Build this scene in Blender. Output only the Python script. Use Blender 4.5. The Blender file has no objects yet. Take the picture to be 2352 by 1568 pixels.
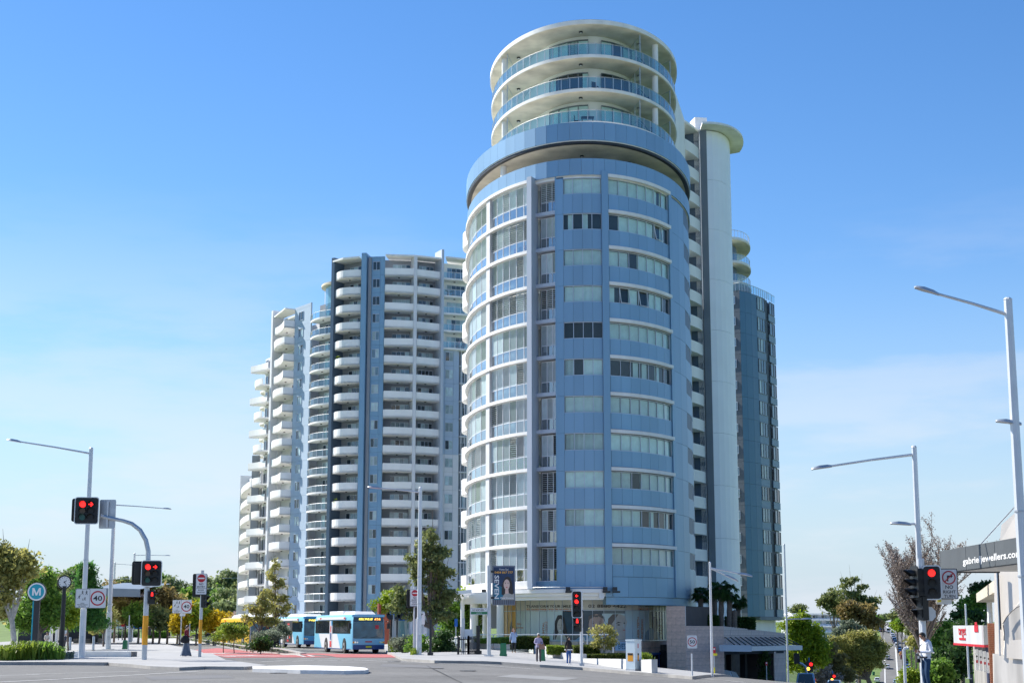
import bpy, bmesh, math, random
import numpy as np
from mathutils import Vector, Matrix, geometry

random.seed(7); RNG = np.random.default_rng(7)
SC = bpy.context.scene
COL = SC.collection
R = math.radians

# ------------------------------------------------------------------ camera
F = 3667.0; CX, CY = 1176.0, 784.0; PIT = math.atan(656/3667.0); H = 1.6
SP, CP = math.sin(PIT), math.cos(PIT)
cam = bpy.data.cameras.new('camera'); camo = bpy.data.objects.new('camera', cam); COL.objects.link(camo)
camo.location = (0, 0, H); camo.rotation_euler = (math.pi/2+PIT, 0, 0)
cam.sensor_fit = 'HORIZONTAL'; cam.sensor_width = 36; cam.lens = 36*F/2352
cam.clip_start = .5; cam.clip_end = 8000
SC.camera = camo

# ------------------------------------------------------------------ sky and sun
SUN_EL = R(42); SUN_AZ = R(-58)          # azimuth measured from +Y towards +X
SDIR = Vector((math.sin(SUN_AZ)*math.cos(SUN_EL), math.cos(SUN_AZ)*math.cos(SUN_EL), math.sin(SUN_EL)))
world = bpy.data.worlds.new('World'); SC.world = world; world.use_nodes = True
wn = world.node_tree.nodes; wl = world.node_tree.links
for n in list(wn): wn.remove(n)
wo = wn.new('ShaderNodeOutputWorld'); bg = wn.new('ShaderNodeBackground'); bg.inputs[1].default_value = .115
sky = wn.new('ShaderNodeTexSky'); sky.sky_type = 'NISHITA'; sky.sun_disc = False
sky.sun_elevation = SUN_EL; sky.sun_rotation = SUN_AZ; sky.altitude = 100
sky.air_density = 1.0; sky.dust_density = .1; sky.ozone_density = 3.0
tc = wn.new('ShaderNodeTexCoord'); sx = wn.new('ShaderNodeSeparateXYZ'); wl.new(tc.outputs['Generated'], sx.inputs[0])
mp = wn.new('ShaderNodeMapping'); mp.inputs['Scale'].default_value = (1.6, 1.6, 7.5); mp.inputs['Location'].default_value = (.35, .2, .1)
wl.new(tc.outputs['Generated'], mp.inputs[0])
cn = wn.new('ShaderNodeTexNoise'); cn.inputs['Scale'].default_value = 2.6; cn.inputs['Detail'].default_value = 7; cn.inputs['Roughness'].default_value = .58
wl.new(mp.outputs[0], cn.inputs['Vector'])
cr = wn.new('ShaderNodeMapRange'); cr.inputs[1].default_value = .45; cr.inputs[2].default_value = .66; cr.interpolation_type = 'SMOOTHSTEP'
wl.new(cn.outputs[0], cr.inputs[0])
er = wn.new('ShaderNodeMapRange'); er.inputs[1].default_value = .27; er.inputs[2].default_value = .02; er.inputs[3].default_value = .0; er.inputs[4].default_value = .6
wl.new(sx.outputs[2], er.inputs[0])
mu = wn.new('ShaderNodeMath'); mu.operation = 'MULTIPLY'; wl.new(cr.outputs[0], mu.inputs[0]); wl.new(er.outputs[0], mu.inputs[1])
hs = wn.new('ShaderNodeHueSaturation'); hs.inputs['Saturation'].default_value = 1.26; hs.inputs['Value'].default_value = .455; hs.inputs['Hue'].default_value = .506; wl.new(sky.outputs[0], hs.inputs['Color'])
mx = wn.new('ShaderNodeMix'); mx.data_type = 'RGBA'; wl.new(mu.outputs[0], mx.inputs[0]); wl.new(hs.outputs[0], mx.inputs[6])
mx.inputs[7].default_value = (2.35, 2.42, 2.6, 1)
hz = wn.new('ShaderNodeMapRange'); hz.inputs[1].default_value = -.05; hz.inputs[2].default_value = .25; hz.inputs[3].default_value = 1; hz.inputs[4].default_value = 0; hz.interpolation_type = 'SMOOTHSTEP'
wl.new(sx.outputs[2], hz.inputs[0])
hm = wn.new('ShaderNodeMix'); hm.data_type = 'RGBA'; wl.new(hz.outputs[0], hm.inputs[0]); wl.new(hs.outputs[0], hm.inputs[6]); hm.inputs[7].default_value = (1.5, 1.83, 2.25, 1)
wl.new(hm.outputs[2], mx.inputs[6])
wl.new(mx.outputs[2], bg.inputs[0]); wl.new(bg.outputs[0], wo.inputs[0])
sl = bpy.data.lights.new('sun', 'SUN'); sl.energy = 2.5; sl.angle = R(.55); sl.color = (1, .95, .86)
so = bpy.data.objects.new('sun', sl); COL.objects.link(so)
so.rotation_euler = (-SDIR).to_track_quat('-Z', 'Y').to_euler(); so.location = (-60, 40, 120)
SC.view_settings.view_transform = 'Standard'; SC.view_settings.look = 'None'; SC.view_settings.exposure = 1.7
SC.view_settings.gamma = 1; SC.view_settings.use_curve_mapping = False

# ------------------------------------------------------------------ pixel <-> world helpers (photo measured at 2352 px wide)
def ray(px, py):
    xc, yc = (px-CX)/F, (CY-py)/F
    return Vector((xc, CP-yc*SP, SP+yc*CP))
def at(px, py, Y):
    d = ray(px, py); t = Y/d.y
    return Vector((d.x*t, Y, H+d.z*t))
def lerp(a, b, t): return a+(b-a)*t
def sst(t): t = max(0., min(1., t)); return t*t*(3-2*t)
_ZY = [-200, 20, 46, 70, 90, 105, 141, 193, 300, 440, 470, 509, 547, 690, 800, 1000, 4000]
_ZZ = [0, 0, -.45, -1.2, -1.75, -2.15, -4.4, -6.2, -12, -18.5, -18.2, -15.8, -12.6, .5, 4, 5, 5]
def g(x, y):
    x0 = np.interp(y, [0, 150, 500, 3000], [-2.5, -2.5, 60, 250]); w = np.interp(y, [0, 150, 500], [20, 26, 50])
    t = min(1., max(0., (x-x0)/w)); t = .65*t+.35*sst(t)
    z = t*float(np.interp(y, _ZY, _ZZ))
    if 93 < y: z -= .25*sst((y-93)/20)*(1-t)*sst((-2-x)/6)
    if y > 330 and t < 1: z += (1-t)*min(14, (y-330)*.022)
    return z
def gp(px, py, dz=0.):
    d = ray(px, py); y = 12.
    while y < 1500:
        t = y/d.y; z = H+d.z*t
        if z <= g(d.x*t, y)+dz:
            lo, hi = y-.5, y
            for _ in range(18):
                m = (lo+hi)/2; t = m/d.y
                if H+d.z*t <= g(d.x*t, m)+dz: hi = m
                else: lo = m
            t = hi/d.y
            return Vector((d.x*t, hi, g(d.x*t, hi)+dz))
        y += .5
    return at(px, py, 1500)
def ppm(Y): return F/Y                                     # pixels per metre at depth Y (near enough)

# ------------------------------------------------------------------ materials
MATS = {}
def mat(name, col, rough=.6, metal=0., var=.1, scale=1.5, bump=0., bscale=60., emit=None, estr=1., spec=.5, streak=False, island=0., objrand=0., fine=None):
    if name in MATS: return MATS[name]
    m = bpy.data.materials.new(name); m.use_nodes = True; N = m.node_tree.nodes; L = m.node_tree.links
    p = N['Principled BSDF']; p.inputs['Roughness'].default_value = rough; p.inputs['Metallic'].default_value = metal
    p.inputs['Specular IOR Level'].default_value = spec
    c = tuple(col)+(1,)
    t = N.new('ShaderNodeTexCoord'); last = None
    vec = t.outputs['Object']
    if streak:
        mpn = N.new('ShaderNodeMapping'); mpn.inputs['Scale'].default_value = (1, 1, .12); L.new(vec, mpn.inputs[0]); vec = mpn.outputs[0]
    nz = N.new('ShaderNodeTexNoise'); nz.inputs['Scale'].default_value = scale; nz.inputs['Detail'].default_value = 6; L.new(vec, nz.inputs['Vector'])
    mr = N.new('ShaderNodeMapRange'); mr.inputs[1].default_value = .3; mr.inputs[2].default_value = .7
    mr.inputs[3].default_value = 1-var; mr.inputs[4].default_value = 1+var; L.new(nz.outputs[0], mr.inputs[0])
    val = mr.outputs[0]
    if island:
        ge = N.new('ShaderNodeNewGeometry'); m2 = N.new('ShaderNodeMapRange'); m2.inputs[3].default_value = 1-island; m2.inputs[4].default_value = 1+island
        L.new(ge.outputs['Random Per Island'], m2.inputs[0])
        mm = N.new('ShaderNodeMath'); mm.operation = 'MULTIPLY'; L.new(val, mm.inputs[0]); L.new(m2.outputs[0], mm.inputs[1]); val = mm.outputs[0]
    if fine:
        nf_ = N.new('ShaderNodeTexNoise'); nf_.inputs['Scale'].default_value = fine[0]; nf_.inputs['Detail'].default_value = 5; nf_.inputs['Roughness'].default_value = .7; L.new(t.outputs['Object'], nf_.inputs['Vector'])
        mf = N.new('ShaderNodeMapRange'); mf.inputs[1].default_value = .3; mf.inputs[2].default_value = .7; mf.inputs[3].default_value = 1-fine[1]; mf.inputs[4].default_value = 1+fine[1]; L.new(nf_.outputs[0], mf.inputs[0])
        mq = N.new('ShaderNodeMath'); mq.operation = 'MULTIPLY'; L.new(val, mq.inputs[0]); L.new(mf.outputs[0], mq.inputs[1]); val = mq.outputs[0]
    if objrand:
        oi = N.new('ShaderNodeObjectInfo'); m3 = N.new('ShaderNodeMapRange'); m3.inputs[3].default_value = 1-objrand; m3.inputs[4].default_value = 1+objrand; L.new(oi.outputs['Random'], m3.inputs[0])
        m4 = N.new('ShaderNodeMath'); m4.operation = 'MULTIPLY'; L.new(val, m4.inputs[0]); L.new(m3.outputs[0], m4.inputs[1]); val = m4.outputs[0]
    vm = N.new('ShaderNodeVectorMath'); vm.operation = 'SCALE'; vm.inputs[0].default_value = col; L.new(val, vm.inputs['Scale'])
    L.new(vm.outputs[0], p.inputs['Base Color'])
    if bump:
        nb = N.new('ShaderNodeTexNoise'); nb.inputs['Scale'].default_value = bscale; nb.inputs['Detail'].default_value = 4; L.new(t.outputs['Object'], nb.inputs['Vector'])
        b = N.new('ShaderNodeBump'); b.inputs['Strength'].default_value = bump; b.inputs['Distance'].default_value = .02
        L.new(nb.outputs[0], b.inputs['Height']); L.new(b.outputs[0], p.inputs['Normal'])
    if emit:
        p.inputs['Emission Color'].default_value = tuple(emit)+(1,); p.inputs['Emission Strength'].default_value = estr
    MATS[name] = m
    return m
def glassmat(name, tint, refl=.12, rough=.02, glossc=(1, 1, 1)):
    if name in MATS: return MATS[name]
    m = bpy.data.materials.new(name); m.use_nodes = True; N = m.node_tree.nodes; L = m.node_tree.links
    for n in list(N): N.remove(n)
    o = N.new('ShaderNodeOutputMaterial'); mxs = N.new('ShaderNodeMixShader'); tr = N.new('ShaderNodeBsdfTransparent'); gl = N.new('ShaderNodeBsdfGlossy')
    tr.inputs[0].default_value = tuple(tint)+(1,); gl.inputs['Roughness'].default_value = rough; gl.inputs[0].default_value = tuple(glossc)+(1,)
    fr = N.new('ShaderNodeLayerWeight'); fr.inputs[0].default_value = .5
    pw = N.new('ShaderNodeMath'); pw.operation = 'POWER'; pw.inputs[1].default_value = 4; L.new(fr.outputs['Facing'], pw.inputs[0])
    ad = N.new('ShaderNodeMath'); ad.operation = 'ADD'; ad.use_clamp = True; ad.inputs[1].default_value = refl; L.new(pw.outputs[0], ad.inputs[0])
    L.new(ad.outputs[0], mxs.inputs[0]); L.new(tr.outputs[0], mxs.inputs[1]); L.new(gl.outputs[0], mxs.inputs[2]); L.new(mxs.outputs[0], o.inputs[0])
    MATS[name] = m; return m
def leafmat(name, c1, c2, trans=.5, rough=.5):
    if name in MATS: return MATS[name]
    m = bpy.data.materials.new(name); m.use_nodes = True; N = m.node_tree.nodes; L = m.node_tree.links
    p = N['Principled BSDF']; p.inputs['Roughness'].default_value = rough; p.inputs['Specular IOR Level'].default_value = .35
    ge = N.new('ShaderNodeNewGeometry'); t = N.new('ShaderNodeTexCoord'); nz = N.new('ShaderNodeTexNoise'); nz.inputs['Scale'].default_value = .7; nz.inputs['Detail'].default_value = 3
    L.new(t.outputs['Object'], nz.inputs['Vector'])
    ad = N.new('ShaderNodeMath'); ad.operation = 'ADD'; L.new(ge.outputs['Random Per Island'], ad.inputs[0]); L.new(nz.outputs[0], ad.inputs[1])
    mr = N.new('ShaderNodeMapRange'); mr.inputs[1].default_value = .3; mr.inputs[2].default_value = 1.3; L.new(ad.outputs[0], mr.inputs[0])
    mxn = N.new('ShaderNodeMix'); mxn.data_type = 'RGBA'; mxn.inputs[6].default_value = tuple(c1)+(1,); mxn.inputs[7].default_value = tuple(c2)+(1,); L.new(mr.outputs[0], mxn.inputs[0])
    L.new(mxn.outputs[2], p.inputs['Base Color'])
    tl = N.new('ShaderNodeBsdfTranslucent'); L.new(mxn.outputs[2], tl.inputs[0])
    mxs = N.new('ShaderNodeMixShader'); mxs.inputs[0].default_value = trans; L.new(p.outputs[0], mxs.inputs[1]); L.new(tl.outputs[0], mxs.inputs[2])
    L.new(mxs.outputs[0], N['Material Output'].inputs[0])
    MATS[name] = m; return m

white = mat('white paint', (.88, .87, .85), .6, var=.05, scale=.5, streak=True)
concrete_white = mat('off white rendered concrete', (.83, .82, .79), .75, var=.10, scale=.8, streak=True)
soffit_m = mat('stained bounce warmed soffit', (.72, .66, .56), .85, var=.24, scale=.5)  # warm tone holds light bounced off the sunlit ground, put into the colour
clad = mat('grey blue cladding', (.235, .385, .525), .45, .45, var=.06, scale=.4, spec=.5, objrand=.05, streak=True)
clad_dark = mat('dark blue grey cladding', (.10, .15, .21), .5, .2, var=.05, scale=.3)
clad_pale = mat('pale grey cladding', (.50, .55, .62), .5, .1, var=.04, scale=.3)
frame_m = mat('powder coated window frame', (.55, .60, .68), .4, .3, var=.03)
frame_white = mat('white window frame', (.74, .76, .79), .4, .1, var=.02)
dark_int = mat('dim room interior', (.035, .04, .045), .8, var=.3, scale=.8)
blind_m = mat('pale fabric blind', (.78, .85, .82), .8, var=.08, scale=2, objrand=.14)
glass_t = glassmat('tinted window glass', (.80, .92, .91), .05)
glass_bal = glassmat('blue green balustrade glass', (.50, .74, .80), .14)
louvre_m = mat('frosted louvre glass', (.45, .55, .59), .2, var=.15, scale=2, spec=.9, objrand=.45)
glass_dark = mat('dark window glass', (.015, .03, .04), .06, var=.3, scale=.7, spec=.9)
glass_curt = mat('curtained window glass', (.34, .45, .47), .18, var=.22, scale=1.3, spec=.8, objrand=.4)
glass_sky = mat('pale reflecting glass', (.16, .24, .29), .08, .3, var=.2, scale=1.)
steel = mat('galvanised steel', (.52, .55, .58), .45, .55, var=.10, scale=2.5)
steel_pale = mat('pale painted steel', (.66, .68, .70), .45, .3, var=.06, scale=2)
dark_metal = mat('charcoal metal', (.035, .038, .042), .5, .3, var=.1)
black_p = mat('black plastic', (.012, .013, .014), .45, var=.1)
asphalt = mat('worn asphalt', (.160, .157, .150), .93, var=.17, scale=.16, bump=.6, bscale=55, fine=(2.2, .22))
asphalt_dark = mat('dark asphalt', (.155, .155, .158), .93, var=.15, scale=.5, bump=.3, bscale=50)
paving = mat('granite paving', (.37, .368, .36), .85, var=.10, scale=.35, bump=.15, fine=(2.5, .12))
kerb_m = mat('concrete kerb', (.36, .345, .32), .9, var=.15, scale=2)
line_m = mat('road marking paint', (.60, .60, .58), .8, var=.1, scale=3)
red_road = mat('red road coating', (.42, .115, .11), .9, var=.14, scale=.8, bump=.2)
grass_m = mat('lawn grass', (.13, .20, .045), .95, var=.35, scale=.25)
earth = mat('garden soil', (.10, .08, .06), .95, var=.3, scale=2)
sign_white = mat('sign white', (.78, .78, .77), .45, var=.03)
sign_red = mat('sign red', (.52, .015, .03), .45, var=.04)
sign_black = mat('sign black', (.015, .015, .018), .5, var=.04)
sign_blue = mat('sign blue', (.02, .16, .58), .45, var=.05)
teal_m = mat('teal sign face', (.01, .33, .42), .4, var=.04)
yellow_m = mat('traffic yellow', (.80, .36, .015), .6, var=.1, scale=5)
signyel = mat('sign yellow', (.85, .72, .02), .5, var=.05)
green_box = mat('green painted metal', (.03, .19, .085), .55, var=.12)
stone = mat('ribbed sandstone', (.72, .52, .43), .9, var=.16, scale=2.5, bump=.6, bscale=9)
stone_lt = mat('pale stone tile', (.68, .56, .50), .9, var=.12, scale=2, bump=.3, bscale=20)
wall_conc = mat('painted planter wall', (.50, .50, .49), .85, var=.08, scale=.8, streak=True)
bark = mat('grey brown bark', (.16, .125, .10), .9, var=.3, scale=6, bump=.5, bscale=18)
bark_pale = mat('pale gum bark', (.46, .43, .38), .9, var=.3, scale=5, bump=.3, bscale=18)
red_lamp = mat('lit red lens', (.6, .02, .02), .4, emit=(1, .015, .012), estr=.9)
amber_dead = mat('unlit amber lens', (.10, .06, .03), .3)
green_dead = mat('unlit green lens', (.01, .09, .08), .3)
amber_lit = mat('lit amber lens', (.7, .35, .02), .4, emit=(1, .42, .04), estr=1.8)
led_yel = mat('lit destination letters', (.7, .6, .05), .4, emit=(.9, .75, .1), estr=1.0)
led_red = mat('lit route number', (.7, .3, .05), .4, emit=(1, .35, .05), estr=1.2)
rubber = mat('black rubber', (.02, .02, .02), .85)

# ------------------------------------------------------------------ mesh building
ORI = {}
class MB:
    def __init__(s): s.v = []; s.f = []; s.m = []
    def add(s, vs, fs, mi=0):
        o = len(s.v); s.v.extend(tuple(p) for p in vs); s.f.extend(tuple(i+o for i in f) for f in fs); s.m.extend([mi]*len(fs)); return s
    def quad(s, a, b, c, d, mi=0): return s.add([a, b, c, d], [(0, 1, 2, 3)], mi)
    def poly(s, pts, mi=0): return s.add(pts, [tuple(range(len(pts)))], mi)
    def obox(s, o, ux, uy, uz, mi=0):
        o, ux, uy, uz = Vector(o), Vector(ux), Vector(uy), Vector(uz)
        vs = [o, o+ux, o+ux+uy, o+uy, o+uz, o+ux+uz, o+ux+uy+uz, o+uy+uz]
        return s.add(vs, [(0, 3, 2, 1), (4, 5, 6, 7), (0, 1, 5, 4), (1, 2, 6, 5), (2, 3, 7, 6), (3, 0, 4, 7)], mi)
    def box(s, c, size, rz=0, mi=0):
        cx, cy = math.cos(rz), math.sin(rz); ux = Vector((cx, cy, 0))*size[0]; uy = Vector((-cy, cx, 0))*size[1]; uz = Vector((0, 0, size[2]))
        return s.obox(Vector(c)-ux/2-uy/2-uz/2, ux, uy, uz, mi)
    def prism(s, pts, z0, z1, mi=0, cap=True, mtop=None):
        n = len(pts); vs = [(p[0], p[1], z0) for p in pts]+[(p[0], p[1], z1) for p in pts]
        s.add(vs, [(i, (i+1) % n, n+(i+1) % n, n+i) for i in range(n)], mi)
        if cap:
            s.add([(p[0], p[1], z1) for p in pts], [tuple(range(n))], mi if mtop is None else mtop)
            s.add([(p[0], p[1], z0) for p in pts], [tuple(range(n-1, -1, -1))], mi)
        return s
    def tube(s, pts, rad, n=8, mi=0, cap=True):
        pts = [Vector(p) for p in pts]; k = len(pts)
        if not hasattr(rad, '__len__'): rad = [rad]*k
        vs = []; fs = []; pu = None
        for i, p in enumerate(pts):
            d = (pts[min(i+1, k-1)]-pts[max(i-1, 0)]).normalized()
            if pu is None:
                a = Vector((0, 0, 1)) if abs(d.z) < .9 else Vector((1, 0, 0)); u = d.cross(a).normalized()
            else:
                u = (pu-d*pu.dot(d)); u = u.normalized() if u.length > 1e-6 else d.orthogonal().normalized()
            w = d.cross(u); pu = u
            for j in range(n):
                t = 2*math.pi*j/n; vs.append(p+(u*math.cos(t)+w*math.sin(t))*rad[i])
        for i in range(k-1):
            for j in range(n): fs.append((i*n+j, i*n+(j+1) % n, (i+1)*n+(j+1) % n, (i+1)*n+j))
        if cap: fs += [tuple(range(n-1, -1, -1)), tuple(range((k-1)*n, k*n))]
        return s.add(vs, fs, mi)
    def disc(s, c, r, nrm, th=.02, n=24, mi=0, ry=None):
        nrm = Vector(nrm).normalized(); c = Vector(c)
        u = nrm.cross(Vector((0, 0, 1))); u = u.normalized() if u.length > 1e-4 else Vector((1, 0, 0)); w = u.cross(nrm)
        ry = r if ry is None else ry
        ring = [c+u*math.cos(2*math.pi*i/n)*r+w*math.sin(2*math.pi*i/n)*ry for i in range(n)]
        a = [p-nrm*th/2 for p in ring]; b = [p+nrm*th/2 for p in ring]
        s.add(a+b, [(i, (i+1) % n, n+(i+1) % n, n+i) for i in range(n)]+[tuple(range(n-1, -1, -1)), tuple(range(n, 2*n))], mi); return s
    def ring(s, c, r0, r1, nrm, th=.02, n=32, mi=0):
        nrm = Vector(nrm).normalized(); c = Vector(c); u = nrm.cross(Vector((0, 0, 1))).normalized(); w = u.cross(nrm)
        vs = []
        for i in range(n):
            e = u*math.cos(2*math.pi*i/n)+w*math.sin(2*math.pi*i/n)
            vs += [c+e*r0+nrm*th, c+e*r1+nrm*th, c+e*r1, c+e*r0]
        fs = []
        for i in range(n):
            a = 4*i; b = 4*((i+1) % n)
            for k in range(4): fs.append((a+k, a+(k+1) % 4, b+(k+1) % 4, b+k))
        return s.add(vs, fs, mi)
    def wall(s, path, th, z0, z1, mi=0):
        """solid wall along a 2D path; th>0 thickens to the left of travel"""
        path = [Vector((p[0], p[1])) for p in path]; n = len(path); out = []
        for i, p in enumerate(path):
            d = (path[min(i+1, n-1)]-path[max(i-1, 0)]); d.normalize(); out.append(p+Vector((-d.y, d.x))*th)
        for i in range(n-1):
            a, b, c, d = path[i], path[i+1], out[i+1], out[i]
            vs = [(q.x, q.y, z) for z in (z0, z1) for q in (a, b, c, d)]
            fs = [(0, 1, 5, 4), (2, 3, 7, 6), (4, 5, 6, 7), (3, 2, 1, 0)]
            if i == 0: fs.append((3, 0, 4, 7))
            if i == n-2: fs.append((1, 2, 6, 5))
            s.add(vs, fs, mi)
        return s
    def sphere(s, c, r, n=10, m=7, mi=0):
        c = Vector(c); r = (r, r, r) if not hasattr(r, '__len__') else r
        vs = [c+Vector((0, 0, r[2]))]
        for i in range(1, m):
            t = math.pi*i/m
            for j in range(n):
                f = 2*math.pi*j/n; vs.append(c+Vector((r[0]*math.sin(t)*math.cos(f), r[1]*math.sin(t)*math.sin(f), r[2]*math.cos(t))))
        vs.append(c-Vector((0, 0, r[2]))); fs = []
        for j in range(n): fs.append((0, 1+j, 1+(j+1) % n)); fs.append((len(vs)-1, 1+(m-2)*n+(j+1) % n, 1+(m-2)*n+j))
        for i in range(m-2):
            for j in range(n): fs.append((1+i*n+j, 1+(i+1)*n+j, 1+(i+1)*n+(j+1) % n, 1+i*n+(j+1) % n))
        return s.add(vs, fs, mi)
    def build(s, name, mats, parent=None, smooth=False, fix=True, **props):
        if not isinstance(mats, (list, tuple)): mats = [mats]
        o = ORI.get(parent.name, Vector()) if parent is not None else Vector()
        me = bpy.data.meshes.new(name)
        vs = s.v if o.length == 0 else [(p[0]-o.x, p[1]-o.y, p[2]-o.z) for p in s.v]
        me.from_pydata(vs, [], s.f)
        for m in mats: me.materials.append(m)
        if len(mats) > 1: me.polygons.foreach_set('material_index', np.array(s.m, dtype=np.int32))
        if fix and len(s.f) < 20000:
            b = bmesh.new(); b.from_mesh(me); bmesh.ops.recalc_face_normals(b, faces=b.faces); b.to_mesh(me); b.free()
        if smooth:
            me.polygons.foreach_set('use_smooth', np.ones(len(me.polygons), dtype=bool))
            try: me.set_sharp_from_angle(angle=R(40))
            except Exception: pass
        me.update()
        ob = bpy.data.objects.new(name, me); COL.objects.link(ob)
        if parent is not None: ob.parent = parent; ORI[ob.name] = o
        else: ORI[ob.name] = Vector()
        for k, v in props.items(): ob[k] = v
        return ob
def thing(name, label, cat, loc=(0, 0, 0), group=None):
    o = bpy.data.objects.new(name, None); COL.objects.link(o); o.location = loc; o.empty_display_size = .3
    o['label'] = label; o['category'] = cat
    if group: o['group'] = group
    ORI[o.name] = Vector(loc); return o
def tag(o, label, cat, group=None):
    o['label'] = label; o['category'] = cat
    if group: o['group'] = group
    return o
def struct(o): o['kind'] = 'structure'; return o
def copy_tree(o, parent=None):
    c = o.copy(); COL.objects.link(c)
    if parent is not None: c.parent = parent
    for ch in list(o.children): copy_tree(ch, c)
    return c
def link(name, me, parent, mat_local, **props):
    """an object sharing mesh data, placed by a matrix in world space under its parent (parents are unrotated)"""
    ob = bpy.data.objects.new(name, me); COL.objects.link(ob)
    o = ORI.get(parent.name, Vector()) if parent is not None else Vector()
    ob.parent = parent; ob.matrix_local = Matrix.Translation(-o) @ mat_local; ORI[ob.name] = o
    for k, v in props.items(): ob[k] = v
    return ob
_TXT = {}
def text_geo(s, spacing=1., bold=False):
    """verts (x, y) normalised so that the capital height is 1, and faces, of flat lettering"""
    key = (s, spacing, bold)
    if key in _TXT: return _TXT[key]
    cu = bpy.data.curves.new('lettering', 'FONT'); cu.body = s; cu.align_x = 'CENTER'; cu.align_y = 'CENTER'; cu.resolution_u = 2
    cu.space_character = spacing; cu.offset = .018 if bold else .004
    ob = bpy.data.objects.new('lettering', cu); COL.objects.link(ob)
    dg = bpy.context.evaluated_depsgraph_get(); me = ob.evaluated_get(dg).to_mesh()
    v = [(p.co.x, p.co.y) for p in me.vertices]; f = [tuple(p.vertices) for p in me.polygons]
    ob.evaluated_get(dg).to_mesh_clear(); bpy.data.objects.remove(ob); bpy.data.curves.remove(cu)
    a = np.array(v) if v else np.zeros((1, 2))
    lo, hi = a.min(0), a.max(0); hgt = max(hi[1]-lo[1], 1e-3)
    v = [((x-(lo[0]+hi[0])/2)/hgt, (y-(lo[1]+hi[1])/2)/hgt) for x, y in v]
    _TXT[key] = (v, f, (hi[0]-lo[0])/hgt); return _TXT[key]
def put_text(mb, s, c, ux, uz, h, w=None, mi=0, bold=False, spacing=1.):
    """flat lettering centred at c; ux, uz unit vectors; h height; w optional total width"""
    v, f, asp = text_geo(s, spacing, bold); c, ux, uz = Vector(c), Vector(ux), Vector(uz)
    kx = h if w is None else w/max(asp, 1e-3)
    mb.add([c+ux*(x*kx)+uz*(y*h) for x, y in v], f, mi)
# ================================================================== ground, roads, pavements
def axis(pts):
    out = []
    for (a, b, n) in pts: out += list(np.linspace(a, b, n, endpoint=False))
    return out+[pts[-1][1]]
def terrain():
    xs = axis([(-900, -120, 14), (-120, -40, 14), (-40, 60, 44), (60, 220, 32), (220, 900, 14)])
    ys = axis([(-80, 20, 8), (20, 200, 74), (200, 700, 70), (700, 1200, 12), (1200, 5000, 8)])
    vs = [(x, y, g(x, y)-.06) for y in ys for x in xs]; n = len(xs)
    fs = [(j*n+i, j*n+i+1, (j+1)*n+i+1, (j+1)*n+i) for j in range(len(ys)-1) for i in range(n-1)]
    return MB().add(vs, fs)
struct(terrain().build('ground', grass_m, smooth=True))

def inside(p, poly):
    c = False; n = len(poly)
    for i in range(n):
        a, b = poly[i], poly[i-1]
        if (a[1] > p[1]) != (b[1] > p[1]) and p[0] < (b[0]-a[0])*(p[1]-a[1])/(b[1]-a[1])+a[0]: c = not c
    return c
def drape(poly, dz, step=2.5, skirt=0., mi=0, mb=None, mskirt=0):
    """sheet that follows the ground dz above it, with an optional vertical skirt (kerb) round it"""
    mb = mb or MB(); bd = []; n = len(poly)
    for i in range(n):
        a, b = Vector(poly[i][:2]), Vector(poly[(i+1) % n][:2]); k = max(1, int((b-a).length/step))
        bd += [tuple(a.lerp(b, j/k)) for j in range(k)]
    xs = [p[0] for p in bd]; ys = [p[1] for p in bd]; pts = [Vector(p) for p in bd]; nb = len(bd)
    x = min(xs)+step/2
    while x < max(xs):
        y = min(ys)+step/2
        while y < max(ys):
            if inside((x, y), bd): pts.append(Vector((x+random.uniform(-.1, .1), y)))
            y += step
        x += step
    res = geometry.delaunay_2d_cdt(pts, [(i, (i+1) % nb) for i in range(nb)], [], 1, 1e-4)
    mb.add([(v.x, v.y, g(v.x, v.y)+dz) for v in res[0]], [tuple(f) for f in res[2]], mi)
    if skirt:
        for i in range(nb):
            a, b = bd[i], bd[(i+1) % nb]; za, zb = g(*a)+dz, g(*b)+dz
            mb.quad((a[0], a[1], za-skirt), (b[0], b[1], zb-skirt), (b[0], b[1], zb), (a[0], a[1], za), mskirt)
    return mb
def P2(pts, dz=0): return [tuple(gp(x, y, dz)[:2]) for x, y in pts]

# the crossroads: one asphalt sheet from behind the camera to the interchange and down the hill
rd = [(-75, -30), (60, -30), (60, 52), (40, 78), (33, 120), (33.5, 150), (42, 193), (38.5, 196), (30.5, 193), (22.6, 141), (16.5, 117), (9, 104), (-2, 92), (-4, 160), (-10, 185), (-75, 185)]
struct(drape(rd, .0, 3.0).build('road', asphalt, smooth=True))
# the road down into the valley and up the far hill
def roadline(y):
    return float(np.interp(y, [100, 141, 193, 260, 350, 450, 547, 620, 690, 760, 860], [17, 26.8, 37.2, 56, 82, 107, 129.5, 146.5, 162, 174, 186]))
mb = MB(); ys = list(np.arange(186, 800, 6.0))
def across(y, o):
    d = Vector((roadline(y+2)-roadline(y-2), 4.)).normalized(); return Vector((roadline(y), y))+Vector((d.y, -d.x))*o
def ribbon(mb, o0, o1, dz, ys, mi=0):
    L_ = [across(y, o0) for y in ys]; R_ = [across(y, o1) for y in ys]
    zc = [g(roadline(y), y)+dz for y in ys]
    for i in range(len(ys)-1): mb.quad((*L_[i], zc[i]), (*R_[i], zc[i]), (*R_[i+1], zc[i+1]), (*L_[i+1], zc[i+1]), mi)
ribbon(mb, -8.5, 8.5, .05, ys); struct(mb.build('far_road', asphalt))
mb = MB(); ribbon(mb, -4.4, -4.0, .10, ys); ribbon(mb, 4.0, 4.45, .10, ys); ribbon(mb, -.45, .1, .10, ys)
struct(mb.build('far_road_marking', line_m))
mb = MB(); ribbon(mb, 12.5, 14.2, .10, ys); struct(mb.build('far_footpath', paving))
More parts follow.
